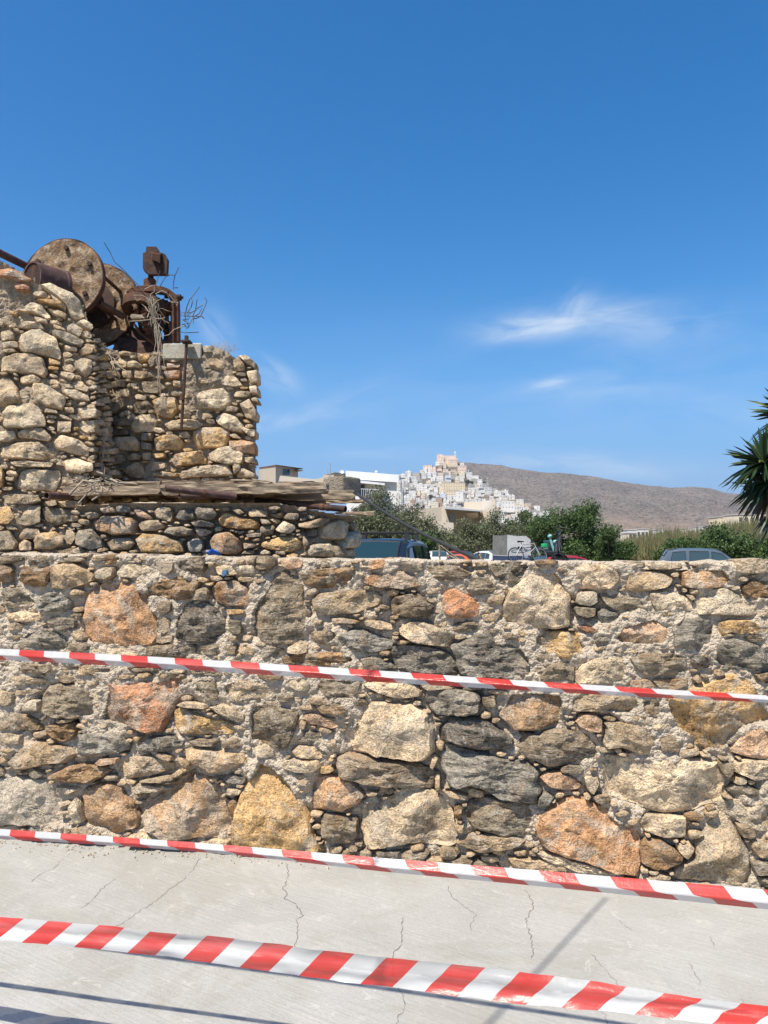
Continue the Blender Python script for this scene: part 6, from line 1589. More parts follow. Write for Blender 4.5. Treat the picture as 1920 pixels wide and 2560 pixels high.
# reed bed
reed = leafm('reed', (.20, .17, .085), .2); reed2 = leafm('green_reed', (.14, .15, .06), .2); nr = np.random.default_rng(8); V = []; mi = []
for k in range(9000):
    sx = nr.uniform(1500, 2010); Y = nr.uniform(50, 68); top = np.interp(sx, [1500, 1560, 1620, 1680, 1720, 1760, 1800, 1860, 2010], [1372, 1352, 1334, 1326, 1330, 1326, 1314, 1304, 1298]) + nr.normal(0, 5)
    b = P(sx, 1400, Y); b.z = 0; t_ = P(sx, top, Y).z * nr.uniform(.7, 1.05); lean = nr.normal(0, .18, 2); w_ = nr.uniform(.02, .05)
    z0 = .2 if nr.random() < .5 else t_ * .5
    V += [(b.x - w_, b.y, z0), (b.x + w_, b.y, z0), (b.x + lean[0] * 1.6 + w_ * .2, b.y + lean[1], t_), (b.x + lean[0] * 1.6 - w_ * .2, b.y + lean[1], t_)]; mi.append(int(nr.random() < .45))
F = np.arange(len(V)).reshape(-1, 4); tag(mesh_np('reeds', V, F, [reed, reed2], mi=mi), 'tall dry yellow green reeds filling the field behind the cars', 'reeds', kind='stuff')
# ---------------------------------------------------------------- vehicles
def paint(name, c, rough=.3): m, t = mat(name, c, rough, 0., .5); t.b.inputs['Coat Weight'].default_value = .5; t.b.inputs['Coat Roughness'].default_value = .12; return m
M['tyre'] = simple('black_tyre', (.02, .02, .02), .85); M['rim'], _ = mat('alloy_rim', (.45, .45, .46), .35, .7); M['blackp'], _ = mat('black_trim', (.018, .018, .02), .5)
M['tail'], _ = mat('red_lamp_glass', (.42, .015, .01), .2, spec=.6); M['headl'], _ = mat('clear_lamp_glass', (.5, .5, .5), .15)
cg, tg = mat('car_glass', (.035, .06, .065), .06, spec=.8); M['cglass'] = cg
cg2, tg = mat('teal_windscreen_glass', (.013, .034, .040), .04, spec=.8); M['tglass'] = cg2
def car(label, loc, yaw, st, wd, pm, glass=None, group=None, rails=False, gtop=.90, tin=.78, side=None, pillars=(), name='parked_car', cat='car'):
    """st: stations (x, z_bottom, z_belt, z_roof) from the rear (-x) to the nose; side glass between the given x pairs"""
    glass = glass or M['cglass']; e = empty(name, label, cat, loc=loc, rot=(0, 0, yaw), group=group); hw = wd / 2; V = []; F = []
    def sect(x, zb, zt, zr):
        edge = max(0., min(1, (zr - zt) / .45)); ti = hw * (1 - (1 - tin) * edge); k = .93 if x in (st[0][0], st[-1][0]) else 1.
        return [(x, -hw * .82 * k, zb), (x, -hw * k, zb + .12), (x, -hw * k * 1.0, (zb + zt) * .5), (x, -hw * .965 * k, zt), (x, -ti * .97 * k, zt + (zr - zt) * .9), (x, -ti * .80 * k, zr), (x, 0, zr + .02 * edge),
                (x, ti * .80 * k, zr), (x, ti * .97 * k, zt + (zr - zt) * .9), (x, hw * .965 * k, zt), (x, hw * k, (zb + zt) * .5), (x, hw * k, zb + .12), (x, hw * .82 * k, zb)]
    S = [sect(*s) for s in st]; n = 13
    for s in S: V += s
    for i in range(len(S) - 1):
        for k in range(n): F.append((i * n + k, i * n + (k + 1) % n, (i + 1) * n + (k + 1) % n, (i + 1) * n + k))
    F += [tuple(range(n - 1, -1, -1)), tuple((len(S) - 1) * n + k for k in range(n))]
    mb = MB(); mb.add(V, F); body = mb.build('body', pm, e, smooth=True, bevel=.015)
    def interp(x, c): return float(np.interp(x, [s[0] for s in st], [s[c] for s in st]))
    def surfpt(x, f, s):     # f: 0 belt .. 1 roof edge
        zt, zr = interp(x, 2), interp(x, 3); edge = max(0., min(1, (zr - zt) / .45)); ti = hw * (1 - (1 - tin) * edge); yb, yt = hw * .965, ti * .97
        return Vector((x, s * (yb + (yt - yb) * f + .012), zt + (zr - zt) * .9 * f))
    for s in (-1, 1):
        for (xa, xb, xc, xd) in side:       # bottom-left, bottom-right, top-right, top-left
            q = [surfpt(xa, .06, s), surfpt(xb, .06, s), surfpt(xc, .88, s), surfpt(xd, .88, s)]; o = Vector((0, -s * .02, 0)); mb = MB(); mb.hexa([q[0], q[1], q[1] + o, q[0] + o, q[3], q[2], q[2] + o, q[3] + o]); w_ = mb.build('side_window', glass, e)
            mb = MB(); mb.tube([q[0] + Vector((0, s * .004, 0)), q[1] + Vector((0, s * .004, 0)), q[2] + Vector((0, s * .004, 0)), q[3] + Vector((0, s * .004, 0)), q[0] + Vector((0, s * .004, 0))], .014, 4); mb.build('window_seal', M['blackp'], w_)
    for i, nm in ((0, 'rear_window'), (1, 'windscreen')):
        ia, ib = pillars[i]; a, b = st[ia], st[ib]; mb = MB(); q = []
        for (s_, f) in ((a, .08), (b, .93)) if a[3] < b[3] else ((b, .93), (a, .08)): pass
        lo, hi_ = (a, b) if a[3] < b[3] else (b, a); out = Vector((-1 if i == 0 else 1, 0, .6)).normalized() * .022
        def pt(t, y): x = lo[0] + (hi_[0] - lo[0]) * t; zr = interp(x, 3); zt = interp(x, 2); edge = max(0., min(1, (zr - zt) / .45)); ti = hw * (1 - (1 - tin) * edge); return Vector((x, y * ti * .80, zr + .02 * edge * (1 - abs(y)))) + out
        mb = MB(); nn_ = 6; gr = []
        for k in range(nn_ + 1):
            t_ = .08 + (gtop - .08) * k / nn_; gr.append([pt(t_, y_) for y_ in (-.97, -.5, 0, .5, .97)])
        vs = [p_ for r_ in gr for p_ in r_]; mb.add(vs, [(k * 5 + c_, k * 5 + c_ + 1, k * 5 + c_ + 6, k * 5 + c_ + 5) for k in range(nn_) for c_ in range(4)]); g_ = mb.build(nm, glass, e, smooth=True)
        mb = MB(); mb.tube(gr[0] + [r_[-1] for r_ in gr[1:]] + gr[-1][::-1][1:] + [r_[0] for r_ in gr[::-1][1:]], .018, 4); mb.build('window_seal', M['blackp'], g_)
    L0, L1 = st[0][0], st[-1][0]
    for x in (L0 + .75, L1 - .8):
        for s in (-1, 1):
            mb = MB(); mb.lathe([(.2, -.1), (.31, -.1), (.32, -.05), (.32, .05), (.31, .1), (.2, .1)], (x, s * (hw - .08), .32), (0, 1, 0), 24); w_ = mb.build('wheel', M['tyre'], e, smooth=True); mb = MB(); mb.lathe([(.001, .1), (.05, .1), (.2, .06), (.2, -.06), (.001, -.1)], (x, s * (hw - .08), .32), (0, 1, 0), 20); mb.build('rim', M['rim'], w_)
    for s in (-1, 1):
        zt = st[1][2]; mb = MB(); mb.hexa([Vector(v) for v in ((L0 - .012, s * hw * .70, zt - .28), (L0 - .012, s * hw * .93, zt - .26), (L0 + .18, s * hw * 1.012, zt - .22), (L0 + .1, s * hw * .70, zt - .28), (L0 - .0, s * hw * .74, zt - .02), (L0 + .0, s * hw * .94, zt + .0), (L0 + .22, s * hw * 1.0, zt + .02), (L0 + .1, s * hw * .70, zt - .02))]); mb.build('tail_light', M['tail'], e)
        mb = MB(); mb.box((L1 - .05, s * hw * .72, st[-1][3] - .04), (.12, .3, .14)); mb.build('headlight', M['headl'], e)
        mb = MB(); mb.box((interp(0, 0) * 0 + side[-1][1] - .12, s * (hw + .09), interp(side[-1][1], 2) + .09), (.1, .18, .13)); mb.build('wing_mirror', pm, e, bevel=.02)
    if rails:
        for s in (-1, 1):
            xa, xb = st[3][0], st[-4][0]; mb = MB(); mb.tube([(xa, s * hw * .60, interp(xa, 3) + .02), (xa + .12, s * hw * .60, interp(xa, 3) + .07), (xb - .12, s * hw * .60, interp(xb, 3) + .07), (xb, s * hw * .60, interp(xb, 3) + .02)], .018, 6); mb.build('roof_rail', M['blackp'], e, smooth=True)
    return e
HATCH = [(-1.95, .30, .78, .80), (-1.92, .24, .86, .88), (-1.80, .22, .92, 1.02), (-1.48, .2, .93, 1.34), (-1.0, .2, .92, 1.46), (-.3, .2, .91, 1.50), (.25, .2, .90, 1.46), (.5, .2, .90, 1.38), (1.15, .2, .88, .98), (1.75, .22, .72, .80), (1.98, .3, .60, .66)]
HSIDE = [(-1.45, -.98, -.95, -1.35), (-.92, -.08, -.08, -.88), (.0, .95, .38, .0)]
p = P(1108, 1400, 68); p.z = -.06; wh = paint('white_car_paint', (.60, .60, .59)); 
car('white hatchback with its tail to the camera, left of the red car', P(1092, 1372, 60) * 1 - Vector((0, 0, 1.66)), R(90 + 32 - 90 + 62), HATCH, 1.7, wh, group='cars parked beyond the wall', side=HSIDE, pillars=((2, 4), (8, 6)))
car('white hatchback directly left of the covered trailer', P(1214, 1372, 58) - Vector((0, 0, 1.66)), R(90 + 30), HATCH, 1.7, wh, group='cars parked beyond the wall', side=HSIDE, pillars=((2, 4), (8, 6)))
car('small red car between the two white hatchbacks', P(1156, 1372, 64) - Vector((0, 0, 1.66)), R(-62), HATCH, 1.7, paint('red_car_paint', (.36, .03, .022)), group='cars parked beyond the wall', side=HSIDE, pillars=((2, 4), (8, 6)))
car('orange red car low in front of the small red car', P(1170, 1372, 54) - Vector((0, 0, 1.86)), R(-60), HATCH, 1.7, paint('orange_car_paint', (.50, .10, .03)), group='cars parked beyond the wall', side=HSIDE, pillars=((2, 4), (8, 6)))
car('bright red car behind the bicycles at the right of the trailer', P(1378, 1372, 36) - Vector((0, 0, 1.78)), R(200), HATCH, 1.7, paint('bright_red_paint', (.33, .025, .03)), group='cars parked beyond the wall', side=HSIDE, pillars=((2, 4), (8, 6)))
SUVS = [(-2.2, .42, .92, .95), (-2.17, .36, 1.02, 1.06), (-2.08, .32, 1.06, 1.25), (-1.85, .3, 1.06, 1.62), (-1.3, .3, 1.05, 1.71), (-.4, .3, 1.04, 1.72), (.35, .3, 1.03, 1.68), (.6, .3, 1.02, 1.60), (1.22, .3, 1.0, 1.10), (2.0, .33, .9, .98), (2.25, .42, .72, .80)]
suv = car('silver blue estate car with black roof rails, roof showing over the wall at the right', P(1764, 1372, 38.5) - Vector((0, 0, 1.70)), R(-14), SUVS, 1.78, paint('silver_blue_paint', (.075, .10, .125)), group='cars parked beyond the wall', side=[(-1.75, -1.02, -1.05, -1.62), (-.85, .02, .02, -.85), (.16, 1.08, .62, .16)], pillars=((2, 4), (8, 6)), rails=True)
VAN = [(-2.1, .35, 1.0, 1.02), (-2.08, .28, 1.05, 1.10), (-2.02, .25, 1.12, 1.3), (-1.86, .25, 1.12, 1.72), (-1.4, .25, 1.12, 1.80), (-.3, .25, 1.12, 1.82), (.45, .25, 1.10, 1.80), (.75, .25, 1.08, 1.72), (1.45, .25, 1.02, 1.12), (1.95, .28, .8, .92), (2.12, .35, .62, .7)]
van = car('dark blue black van with roof bars and teal windscreen behind the low wall', P(957, 1372, 17.4) - Vector((0, 0, 1.60)), R(-90 - 13), VAN, 1.72, paint('dark_blue_paint', (.010, .012, .016), .3), M['tglass'], group='cars parked beyond the wall', side=[(-1.75, -.95, -.95, -1.7), (-.85, .1, .1, -.85), (.22, 1.1, .66, .22)], pillars=((2, 4), (8, 6)), name='parked_van', cat='van', tin=.84, gtop=.76)
for x in (.35, -.75):
    mb = MB(); mb.box((x, 0, 1.955), (.07, 1.56, .035)); mb.build('roof_bar', M['blackp'], van, bevel=.008)
    for s in (-1, 1): mb = MB(); mb.hexa([Vector(v) for v in ((x - .05, s * .70, 1.78), (x + .05, s * .70, 1.78), (x + .05, s * .58, 1.80), (x - .05, s * .58, 1.80), (x - .03, s * .66, 1.94), (x + .03, s * .66, 1.94), (x + .03, s * .58, 1.94), (x - .03, s * .58, 1.94))]); mb.build('bar_foot', M['blackp'], van)
mb = MB(); mb.lathe([(.022, 0), (.018, .03), (.006, .05)], (.66, -.05, 1.775), (0, 0, 1), 10); mb.build('antenna_base', M['blackp'], van)
paper, _ = mat('paper', (.6, .58, .54), .8); mb = MB(); mb.box((1.28, -.42, 1.19), (.1, .5, .02)); mb.build('papers', paper, van)
# covered trailer
M['tarp'] = simple('grey_tarpaulin', (.50, .50, .49), .75, var=.08, scale=3, bump=.02); M['tarp2'] = simple('worn_grey_tarpaulin', (.17, .165, .155), .8, var=.18, scale=4, bump=.03)
tl = empty('covered_trailer', 'boxy trailer under a light grey tarpaulin in front of the trees', 'trailer', loc=(P(1268, 1372, 36).x, 36, 0)); t0 = Vector((P(1268, 1372, 36).x, 36, 0))
def soft(name, q, m, bulge=.03, n=8):
    V = []; q = [Vector(v) for v in q]; nrm = (q[1] - q[0]).cross(q[3] - q[0]).normalized()
    for i in range(n + 1):
        for j in range(n + 1):
            a, b = i / n, j / n; p_ = q[0].lerp(q[1], a).lerp(q[3].lerp(q[2], a), b); V.append(p_ + nrm * ((float(fbm(np.array(a * 4 + q[0].x), np.array(b * 4), 3, 3)) - .5) * bulge * 2 * (4 * a * (1 - a)) ** .4))
    return mesh_np(name, [tuple(v) for v in V], [(i * (n + 1) + j, (i + 1) * (n + 1) + j, (i + 1) * (n + 1) + j + 1, i * (n + 1) + j + 1) for i in range(n) for j in range(n)], m, tl, smooth=True)
c3 = [P(1231, 1388, 36.6) - t0, P(1268, 1390, 35.0) - t0, P(1327, 1388, 35.2) - t0, P(1300, 1387, 37.6) - t0]
u3 = [P(1232, 1338, 36.6) - t0, P(1268, 1337, 35.0) - t0, P(1327, 1350, 35.2) - t0, P(1300, 1342, 37.6) - t0]; m3 = P(1317, 1341, 35.15) - t0
soft('rear_flap', (c3[0], c3[1], u3[1], u3[0]), M['tarp2']); soft('side_cover', (c3[1], P(1317, 1388.3, 35.15) - t0, m3, u3[1]), M['tarp']); soft('side_cover', (P(1317, 1388.3, 35.15) - t0, c3[2], u3[2], m3), M['tarp'], .01)
soft('roof_cover', (u3[0], u3[1], m3, u3[3]), M['tarp']); soft('roof_cover', (u3[3], m3, u3[2], u3[2] + Vector((-.2, 1.2, 0))), M['tarp'], .01); soft('back_cover', (c3[3], c3[0], u3[0], u3[3]), M['tarp']); soft('front_cover', (c3[2], c3[3], u3[3], u3[2]), M['tarp'])
navy, _ = mat('navy_panel', (.03, .045, .10), .5); mb = MB(); dn = Vector((0, 0, -.42)); mb.hexa([c3[0] + dn, c3[1] + dn, c3[2] + dn, c3[3] + dn, *c3]); mb.build('box_body', navy, tl)
mb = MB(); mb.tube([c3[0], c3[1], c3[2]], .02, 5); mb.build('lacing_rail', M['frame'], tl)
for c_ in (c3[1], c3[2]): mb = MB(); mb.lathe([(.15, -.09), (.29, -.09), (.3, 0), (.29, .09), (.15, .09)], (c_.x - .2, c_.y + .3, .30), (1, -.2, 0), 20); mb.build('wheel', M['tyre'], tl, smooth=True)
mb = MB(); mb.box((t0 + (c3[0] + c3[2]) / 2 + Vector((0, 0, -1.0 - .0))) - t0, (1.2, 1.8, .1)); mb.build('chassis', M['blackp'], tl)
# bicycles heaped beside the trailer
def bicycle(label, loc, rot, col, sc=1.):
    e = empty('bicycle', label, 'bicycle', loc=loc, rot=rot, group='bicycles heaped beside the trailer'); e.scale = (sc,) * 3; fm = paint('bike_frame_paint', col, .35)
    for x in (-.52, .52):
        mb = MB(); n = 28; rg = [(x + .33 * math.cos(2 * math.pi * k / n), 0, .34 + .33 * math.sin(2 * math.pi * k / n)) for k in range(n + 1)]; mb.tube(rg, .022, 6, caps=False); w_ = mb.build('tyre', M['tyre'], e, smooth=True)
        mb = MB(); mb.tube([(x + .305 * math.cos(2 * math.pi * k / n), 0, .34 + .305 * math.sin(2 * math.pi * k / n)) for k in range(n + 1)], .012, 5, caps=False)
        for k in range(12): a = 2 * math.pi * k / 12; mb.tube([(x, 0, .34), (x + .3 * math.cos(a), 0, .34 + .3 * math.sin(a))], .003, 3)
        mb.build('rim', M['rim'], w_)
    mb = MB(); bb, st_, hd, hd2 = (-.08, 0, .30), (-.20, 0, .80), (.36, 0, .86), (.40, 0, .70)
    for a, b in ((bb, st_), (bb, hd2), (st_, hd), ((-.52, 0, .34), bb), ((-.52, 0, .34), st_), (hd, hd2), (hd2, (.52, .05, .34)), (hd2, (.52, -.05, .34))): mb.tube([a, b], .018, 7)
    mb.build('frame', fm, e, smooth=True)
    mb = MB(); mb.tube([hd, (.34, 0, .98)], .014, 6); mb.tube([(.30, -.29, .99), (.36, -.1, 1.0), (.36, .1, 1.0), (.30, .29, .99)], .013, 6); mb.build('handlebar', M['blackp'], e, smooth=True)
    mb = MB(); mb.tube([st_, (-.22, 0, .92)], .013, 6); mb.hexa([Vector(v) for v in ((-.36, -.07, .92), (-.08, -.02, .92), (-.08, .02, .92), (-.36, .07, .92), (-.37, -.07, .96), (-.08, -.015, .95), (-.08, .015, .95), (-.37, .07, .96))]); mb.build('saddle', M['blackp'], e)
    mb = MB(); mb.lathe([(.001, -.01), (.09, -.01), (.09, .01), (.001, .01)], (-.08, 0, .30), (0, 1, 0), 18); mb.tube([(-.08, -.06, .30), (.02, -.06, .18)], .01, 5); mb.tube([(-.08, .06, .30), (-.18, .06, .42)], .01, 5); mb.build('crankset', M['rim'], e)
    return e
def at(sx, sy, Y): return P(sx, sy, Y)
bicycle('silver bicycle leaning low in front of the trailer, wheel above the wall', at(1322, 1399, 21) + Vector((0, 0, -.1)), (R(-18), 0, R(12)), (.30, .30, .31), .66)
bicycle('dark bicycle lying flat on top of the silver one', at(1335, 1377, 21.3) + Vector((0, .2, -.02)), (R(-78), R(-6), R(8)), (.03, .03, .04), .62)
bicycle('upright dark bicycle with handlebar raised behind the red car', at(1392, 1400, 22), (R(6), R(-8), R(70)), (.05, .05, .05), .9)
rk = MB(); c_ = at(1335, 1402, 21.4); rk.box((c_.x, c_.y, .55), (1.9, 1.0, .08)); rk.box((c_.x, c_.y, 1.17), (1.9, 1.0, .06))
for dx in (-.9, .9):
    for dy in (-.45, .45): rk.box((c_.x + dx, c_.y + dy, .58), (.06, .06, 1.2))
tag(rk.build('bike_stand', M['blackp']), 'dark metal stand carrying the heap of bicycles behind the wall', 'stand')
teal, _ = mat('teal_plastic', (.05, .33, .30), .35); green, _ = mat('green_plastic', (.02, .35, .12), .4); ltl, _ = mat('pale_mint_plastic', (.22, .42, .40), .35)
def fork(label, sx, sy, Y, m, s=1., seed=0):
    a = at(sx, sy, Y); e = empty('scooter_front', label, 'scooter', loc=a); mb = MB(); mb.tube([(0, 0, 0), (-.07 * s, 0, .22 * s), (-.12 * s, .02, .42 * s)], .035 * s, 8); mb.build('leg_shield', m, e, smooth=True)
    mb = MB(); mb.lathe([(.001, -.06), (.045, -.04), (.055, 0), (.045, .04), (.001, .08)], (-.13 * s, 0, .46 * s), (.6, -.7, .3), 14); mb.build('lamp_shell', ltl, e, smooth=True)
    mb = MB(); mb.tube([(-.30 * s, 0, .50 * s), (-.13 * s, .05, .53 * s), (.05 * s, 0, .50 * s)], .014, 6); mb.build('handlebar', M['blackp'], e); mb = MB(); mb.box((.0, .12, -.05), (.5 * s, .2, .16)); mb.build('body', M['blackp'], e, bevel=.03)
    mb = MB(); n = 20; mb.tube([(.1 + .17 * math.cos(2 * math.pi * k / n), 0, -.22 + .17 * math.sin(2 * math.pi * k / n)) for k in range(n + 1)], .035, 6, caps=False); mb.build('wheel', M['tyre'], e); return e
fork('mint and teal scooter front rising above the bicycles', 1386, 1380, 21.5, ltl, .95); fork('second smaller teal scooter front right beside the mint one', 1396, 1384, 22.6, teal, .75)
boulder('green_helmet', 'bright green helmet resting on the flat bicycle', 'helmet', at(1361, 1364, 21.3), (.13, .16, .11), .3, green, 4, .01, n=6)
mb = MB(); a = at(1402, 1400, 22.5)
for k in range(5): mb.tube([(rr.uniform(-.1, .25), rr.uniform(-.1, .1), 0), (rr.uniform(-.15, .1), 0, rr.uniform(.35, .7))], .014, 5)
o = mb.build('metal_rods', M['blackp']); o.location = a; tag(o, 'bundle of thin dark rods standing right of the scooter fronts', 'rods')
dark, _ = mat('dark_cover', (.02, .05, .055), .6); boulder('covered_load', 'dark teal covered bundle behind the scooter fronts', 'bundle', at(1376, 1366, 23), (.34, .3, .36), .4, dark, 7, .03, n=8)
# timber props and iron post beyond the wall
st_ = empty('timber_prop', 'pale timber post with a diagonal brace standing behind the wall', 'timber prop', loc=at(1100, 1400, 9)); s0 = at(1100, 1400, 9)
mb = MB(); mb.tube([at(1100, 1400, 9) - s0 + Vector((0, 0, -1.4)), at(1099, 1361, 9) - s0], .011, 4); mb.build('post', M['palewood'], st_)
mb = MB(); mb.tube([at(1101, 1364, 9) - s0, at(1148, 1400, 9) - s0, at(1152, 1403, 9) - s0], .009, 4); mb.build('brace', M['palewood'], st_)
s2 = empty('timber_prop', 'short grey timber post with low braces left of the white car by the trailer', 'timber prop', loc=at(1119, 1402, 9.2)); s0 = at(1119, 1402, 9.2)
for a, b in (((1119, 1402), (1118, 1386)), ((1120, 1388), (1140, 1397)), ((1204, 1400), (1202, 1383)), ((1201, 1386), (1190, 1398))):
    mb = MB(); mb.tube([at(*a, 9.2) - s0 + (Vector((0, 0, -1.4)) if a[0] in (1119, 1204) else Vector()), at(*b, 9.2) - s0], .009, 4); mb.build('post', M['palewood'], s2)
mb = MB(); a = at(1194, 1404, 8.8); mb.tube([(0, 0, -1.4), at(1195.5, 1357, 8.8) - a], .007, 6); o = mb.build('iron_post', M['rustdark']); o.location = a; tag(o, 'thin dark iron post upright in front of the second white hatchback', 'post')

# ---------------------------------------------------------------- yucca at the right edge
M['yucca'] = leafm('yucca_leaf', (.022, .046, .018), .05); M['yuccay'] = leafm('yellow_green_yucca_leaf', (.12, .14, .04), .1); M['yuccad'] = leafm('dead_yucca_leaf', (.10, .075, .045), .05)
for m_ in (M['yucca'], M['yuccay']): [n for n in m_.node_tree.nodes if n.type == 'BSDF_PRINCIPLED'][0].inputs['Roughness'].default_value = .35
YY = 8.6; ybase = P(1990, 1372, YY); yu = empty('yucca', 'dark spiky yucca reaching in from the right edge', 'yucca', loc=(ybase.x, ybase.y, -.05)); y0 = Vector((ybase.x, ybase.y, -.05)); nr = np.random.default_rng(17)
def rosette(c, n, L, name, down=0., mats=('yucca', 'yuccay'), lo=-.75, hi_=1., wd=.021):
    V = []; F = []; mi = []
    for k in range(n):
        z = nr.uniform(lo, hi_); a = nr.uniform(0, 2 * math.pi); r_ = math.sqrt(max(0, 1 - z * z)); d = Vector((r_ * math.cos(a), r_ * math.sin(a), z)); l = L * nr.uniform(.75, 1.1) * (1. if z > -.3 else .85)
        s = d.cross(Vector((nr.normal(), nr.normal(), nr.normal()))).normalized(); s = (s * .6 + d.cross(Vector((0, 0, 1))).normalized() * .8).normalized() if abs(d.z) < .95 else s; nrm = d.cross(s).normalized(); b0 = len(V); ns = 6
        for i in range(ns + 1):
            t = i / ns; w_ = wd * (.7 + .9 * t) * (1 - t) ** .55 * 1.25 if i < ns else 0.0008; p = c + d * (l * t + .03) + Vector((0, 0, -(t ** 2) * l * (.10 + down * (1 - abs(z)) + (.22 if z < 0 else 0)) * nr.uniform(.9, 1.1)))
            V += [p - s * w_ + nrm * w_ * .28, p - nrm * w_ * .25, p + s * w_ + nrm * w_ * .28]
        for i in range(ns): q = b0 + i * 3; F += [(q, q + 1, q + 4, q + 3), (q + 1, q + 2, q + 5, q + 4)]; mi += [1 if k % 9 == 0 else 0] * 2
    return mesh_np(name, [tuple(v) for v in V], F, [M[m_] for m_ in mats], yu, mi=mi)
def yp(sx, sy, dy=0.): return P(sx, sy, YY + dy) - y0
heads = [(1912, 1158, -.15, 95, .43), (1952, 1188, .1, 120, .50), (1912, 1215, .12, 60, .38), (1985, 1040, .1, 130, .52), (1985, 1130, .3, 100, .5)]
for k, (sx, sy, dy, n, L) in enumerate(heads): rosette(yp(sx, sy, dy), n, L, 'leaf_rosette', .12)
rosette(yp(1935, 1215, .1), 60, .42, 'drooping_leaves', .5, ('yuccad', 'yucca'), -.95, -.2)
rosette(yp(1965, 1262, .0), 46, .44, 'drooping_leaves', .4, ('yucca', 'yuccad'), -.95, -.1)
mb = MB(); mb.tube([(0, 0, 0), (.03, 0, .8), (-.05, 0, 1.6), yp(1990, 1230), yp(1985, 1060)], [.16, .13, .12, .10, .07], 12); mb.tube([(-.02, 0, 1.5), yp(1965, 1270), yp(1930, 1200)], [.10, .08, .06], 10); mb.build('trunk', M['bark'], yu, smooth=True)

# ---------------------------------------------------------------- barrier tapes
def tape_mat(name, k0, k1, phase, period, folded):
    m, t = mat(name, rough=.28, spec=.5); uv = t.node('ShaderNodeUVMap'); uv.uv_map = 'UVMap'; sp = t.node('ShaderNodeSeparateXYZ'); t.put(sp.inputs[0], uv.outputs[0]); u, v = sp.outputs[0], sp.outputs[1]
    kk = t.math('MULTIPLY_ADD', u, (k1 - k0) / 2.4, k0)
    if folded: v2 = t.math('ADD', t.math('MULTIPLY', t.ramp(v, .42, .58), .5), t.math('MULTIPLY', v, .5))
    else: v2 = v
    s_ = t.math('ADD', u, t.math('MULTIPLY', kk, v2)); f = t.math('FRACT', t.math('DIVIDE', t.math('SUBTRACT', s_, phase - period * .5), period)); red = t.math('MULTIPLY', t.math('GREATER_THAN', f, .5), 1.)
    # ghost of the layer behind showing through the fold
    f2 = t.math('FRACT', t.math('DIVIDE', t.math('SUBTRACT', t.math('SUBTRACT', u, t.math('MULTIPLY', kk, v2)), phase + .03), period)); gh = t.math('MULTIPLY', t.math('GREATER_THAN', f2, .62), t.ramp(v, .50, .53, 0, .38 if folded else 0))
    tc = t.node('ShaderNodeTexCoord'); n = t.noise(t.scale(tc.outputs['Object'], (3, 3, 60)), 1., 3, .6)
    wcol = t.mix(gh, (.62, .62, .61), (.60, .24, .22)); col = t.mix(red, wcol, (.56, .036, .026)); cr_ = t.noise(t.scale(uv.outputs[0], (9, 1.3, 1)), 1., 5, .65, 1.2)
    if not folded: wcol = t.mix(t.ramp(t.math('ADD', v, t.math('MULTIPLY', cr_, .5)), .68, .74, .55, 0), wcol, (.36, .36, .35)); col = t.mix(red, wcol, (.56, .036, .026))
    t.put(t.b.inputs['Normal'], t.bump(t.math('ADD', cr_, t.math('MULTIPLY', t.noise(t.scale(uv.outputs[0], (40, .6, 1)), 1., 3, .6), .4)), +.45, .004))
    col = t.mix(t.ramp(n, .4, .8, 0, .12), col, (.72, .72, .72)); t.put(t.b.inputs['Base Color'], col)
    tl_ = t.node('ShaderNodeBsdfTranslucent'); t.put(tl_.inputs[0], col); mx = t.node('ShaderNodeMixShader'); mx.inputs[0].default_value = .32; o = [n for n in t.n if n.type == 'OUTPUT_MATERIAL'][0]
    t.l.new(t.b.outputs[0], mx.inputs[1]); t.l.new(tl_.outputs[0], mx.inputs[2]); tr_ = t.node('ShaderNodeBsdfTransparent'); m2 = t.node('ShaderNodeMixShader'); t.put(m2.inputs[0], t.math('MULTIPLY_ADD', red, -.10, .16)); t.l.new(mx.outputs[0], m2.inputs[1]); t.l.new(tr_.outputs[0], m2.inputs[2]); t.l.new(m2.outputs[0], o.inputs[0]); return m
TP = Surf([(-3.1, 2.96), (2.9, 1.47)])
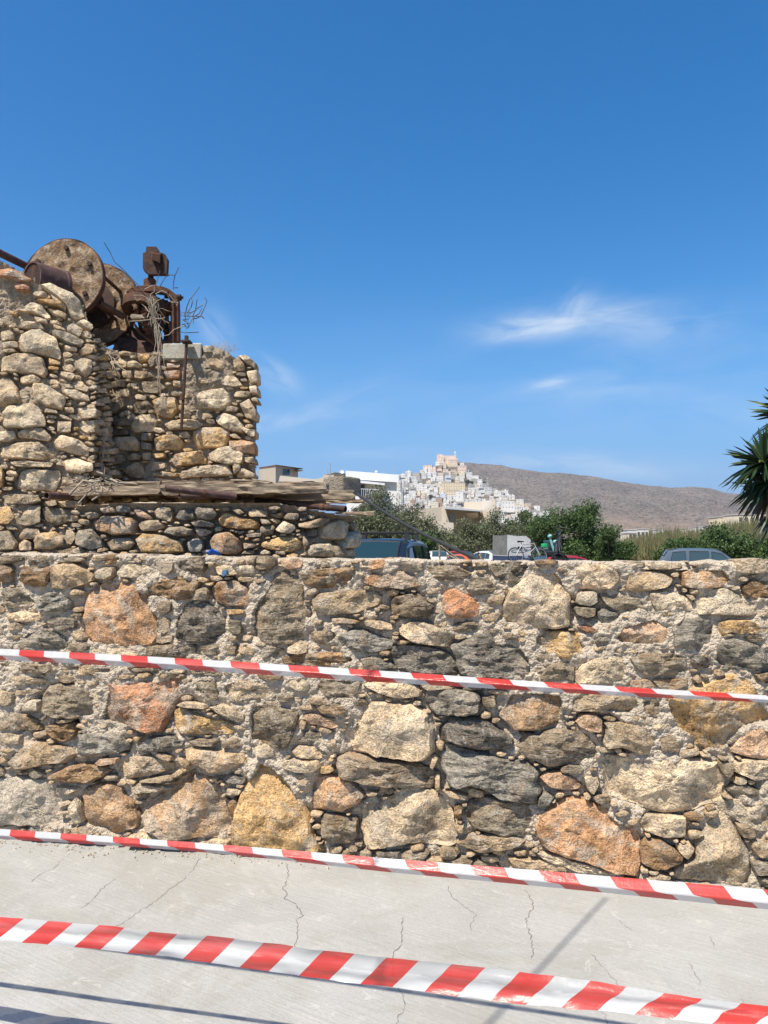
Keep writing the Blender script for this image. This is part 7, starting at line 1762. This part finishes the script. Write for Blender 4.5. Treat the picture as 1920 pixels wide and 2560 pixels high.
def tape(label, top, bot, k0, k1, startx, period, folded, crease, seed):
    n, q = 300, 10; ts = np.array(top, float); bs = np.array(bot, float); sx = np.linspace(-700, 2180, n); V = []; uv = []
    ty = np.interp(sx, ts[:, 0], ts[:, 1]); by = np.interp(sx, bs[:, 0], bs[:, 1])
    for y_ in (ty, by):     # smooth the traced polylines
        k = np.ones(25) / 25; pad = np.concatenate([y_[0] + (y_[1] - y_[0]) * np.arange(-12, 0), y_, y_[-1] + (y_[-1] - y_[-2]) * np.arange(1, 13)]); y_[:] = np.convolve(pad, k, 'valid')
    U, ZT = TP.hit(sx, ty); _, ZB = TP.hit(sx, by); u0 = float(TP.hit(startx, np.interp(startx, sx, ty))[0])
    for j in range(q + 1):
        v = j / q; z = ZT + (ZB - ZT) * v; hgt = (ZT - ZB); lean = np.sqrt(np.maximum(0, .078 ** 2 - hgt ** 2)) * .55
        h = (hgt * .5 * (1 - np.abs(2 * v - 1)) + lean * .1 * (v - .5)) if folded else lean * (v - .5) + (fbm(U * 6, np.full_like(U, v * 2.), seed, 3) - .5) * .020 + .004 * np.sin(v * 9 + U * 3)
        V.append(TP.pos(U, z, h)); uv.append(np.stack([U - u0, np.full_like(U, v)], -1))
    V = np.array(V).reshape(-1, 3); uv = np.array(uv).reshape(-1, 2); idx = np.arange(len(V)).reshape(q + 1, n); F = np.stack([idx[:-1, :-1], idx[1:, :-1], idx[1:, 1:], idx[:-1, 1:]], -1).reshape(-1, 4)
    o = mesh_np('barrier_tape', V, F, tape_mat('barrier_tape_' + str(seed), k0, k1, 0., period, folded), smooth=True, loc=tuple(V[n // 2])); l = o.data.uv_layers.new(name='UVMap'); l.data.foreach_set('uv', uv[F.ravel()].ravel())
    tag(o, label, 'barrier tape', 'red and white barrier tapes'); return o
PER = .182
tape('topmost red and white striped tape, stretched across the middle of the stone wall', [(-700, 1592), (-260, 1610), (0, 1622), (320, 1638), (640, 1657.5), (960, 1677), (1280, 1700), (1600, 1720), (1920, 1739), (2180, 1754)], [(-700, 1619), (-260, 1637), (0, 1649), (320, 1666), (640, 1685), (960, 1706), (1280, 1724), (1600, 1742), (1920, 1756), (2180, 1769)], -.050, -.062, 48, PER, True, .5, 1)
tape('middle striped tape running along the foot of the stone wall', [(-700, 2026), (-260, 2054), (0, 2073), (240, 2089), (480, 2106), (640, 2119), (960, 2146), (1280, 2171), (1600, 2198), (1920, 2225), (2180, 2248)], [(-700, 2052), (-260, 2080), (0, 2097), (240, 2110), (480, 2127), (640, 2142), (960, 2179), (1280, 2208), (1600, 2240), (1920, 2273), (2180, 2298)], -.030, -.085, 26, PER, True, .45, 2)
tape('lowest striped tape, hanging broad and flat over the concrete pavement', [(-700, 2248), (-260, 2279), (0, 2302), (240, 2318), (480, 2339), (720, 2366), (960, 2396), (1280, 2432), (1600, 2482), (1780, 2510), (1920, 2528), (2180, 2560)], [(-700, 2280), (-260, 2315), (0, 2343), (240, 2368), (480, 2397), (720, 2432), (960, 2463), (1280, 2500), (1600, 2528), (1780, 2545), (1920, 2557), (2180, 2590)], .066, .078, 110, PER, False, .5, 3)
# ---------------------------------------------------------------- air
hz = bpy.data.materials.new('pale_air'); hz.use_nodes = True; t = NT(hz.node_tree); t.n.clear(); o = t.node('ShaderNodeOutputMaterial')
vol = t.node('ShaderNodeVolumePrincipled'); vol.inputs['Color'].default_value = (.80, .86, .95, 1); vol.inputs['Density'].default_value = .00007; vol.inputs['Anisotropy'].default_value = .2
t.l.new(vol.outputs[0], o.inputs['Volume'])
mb = MB(); mb.box((0, 3600, 249), (13000, 8600, 502)); hb = mb.build('haze', hz); tag(hb, kind='stuff')
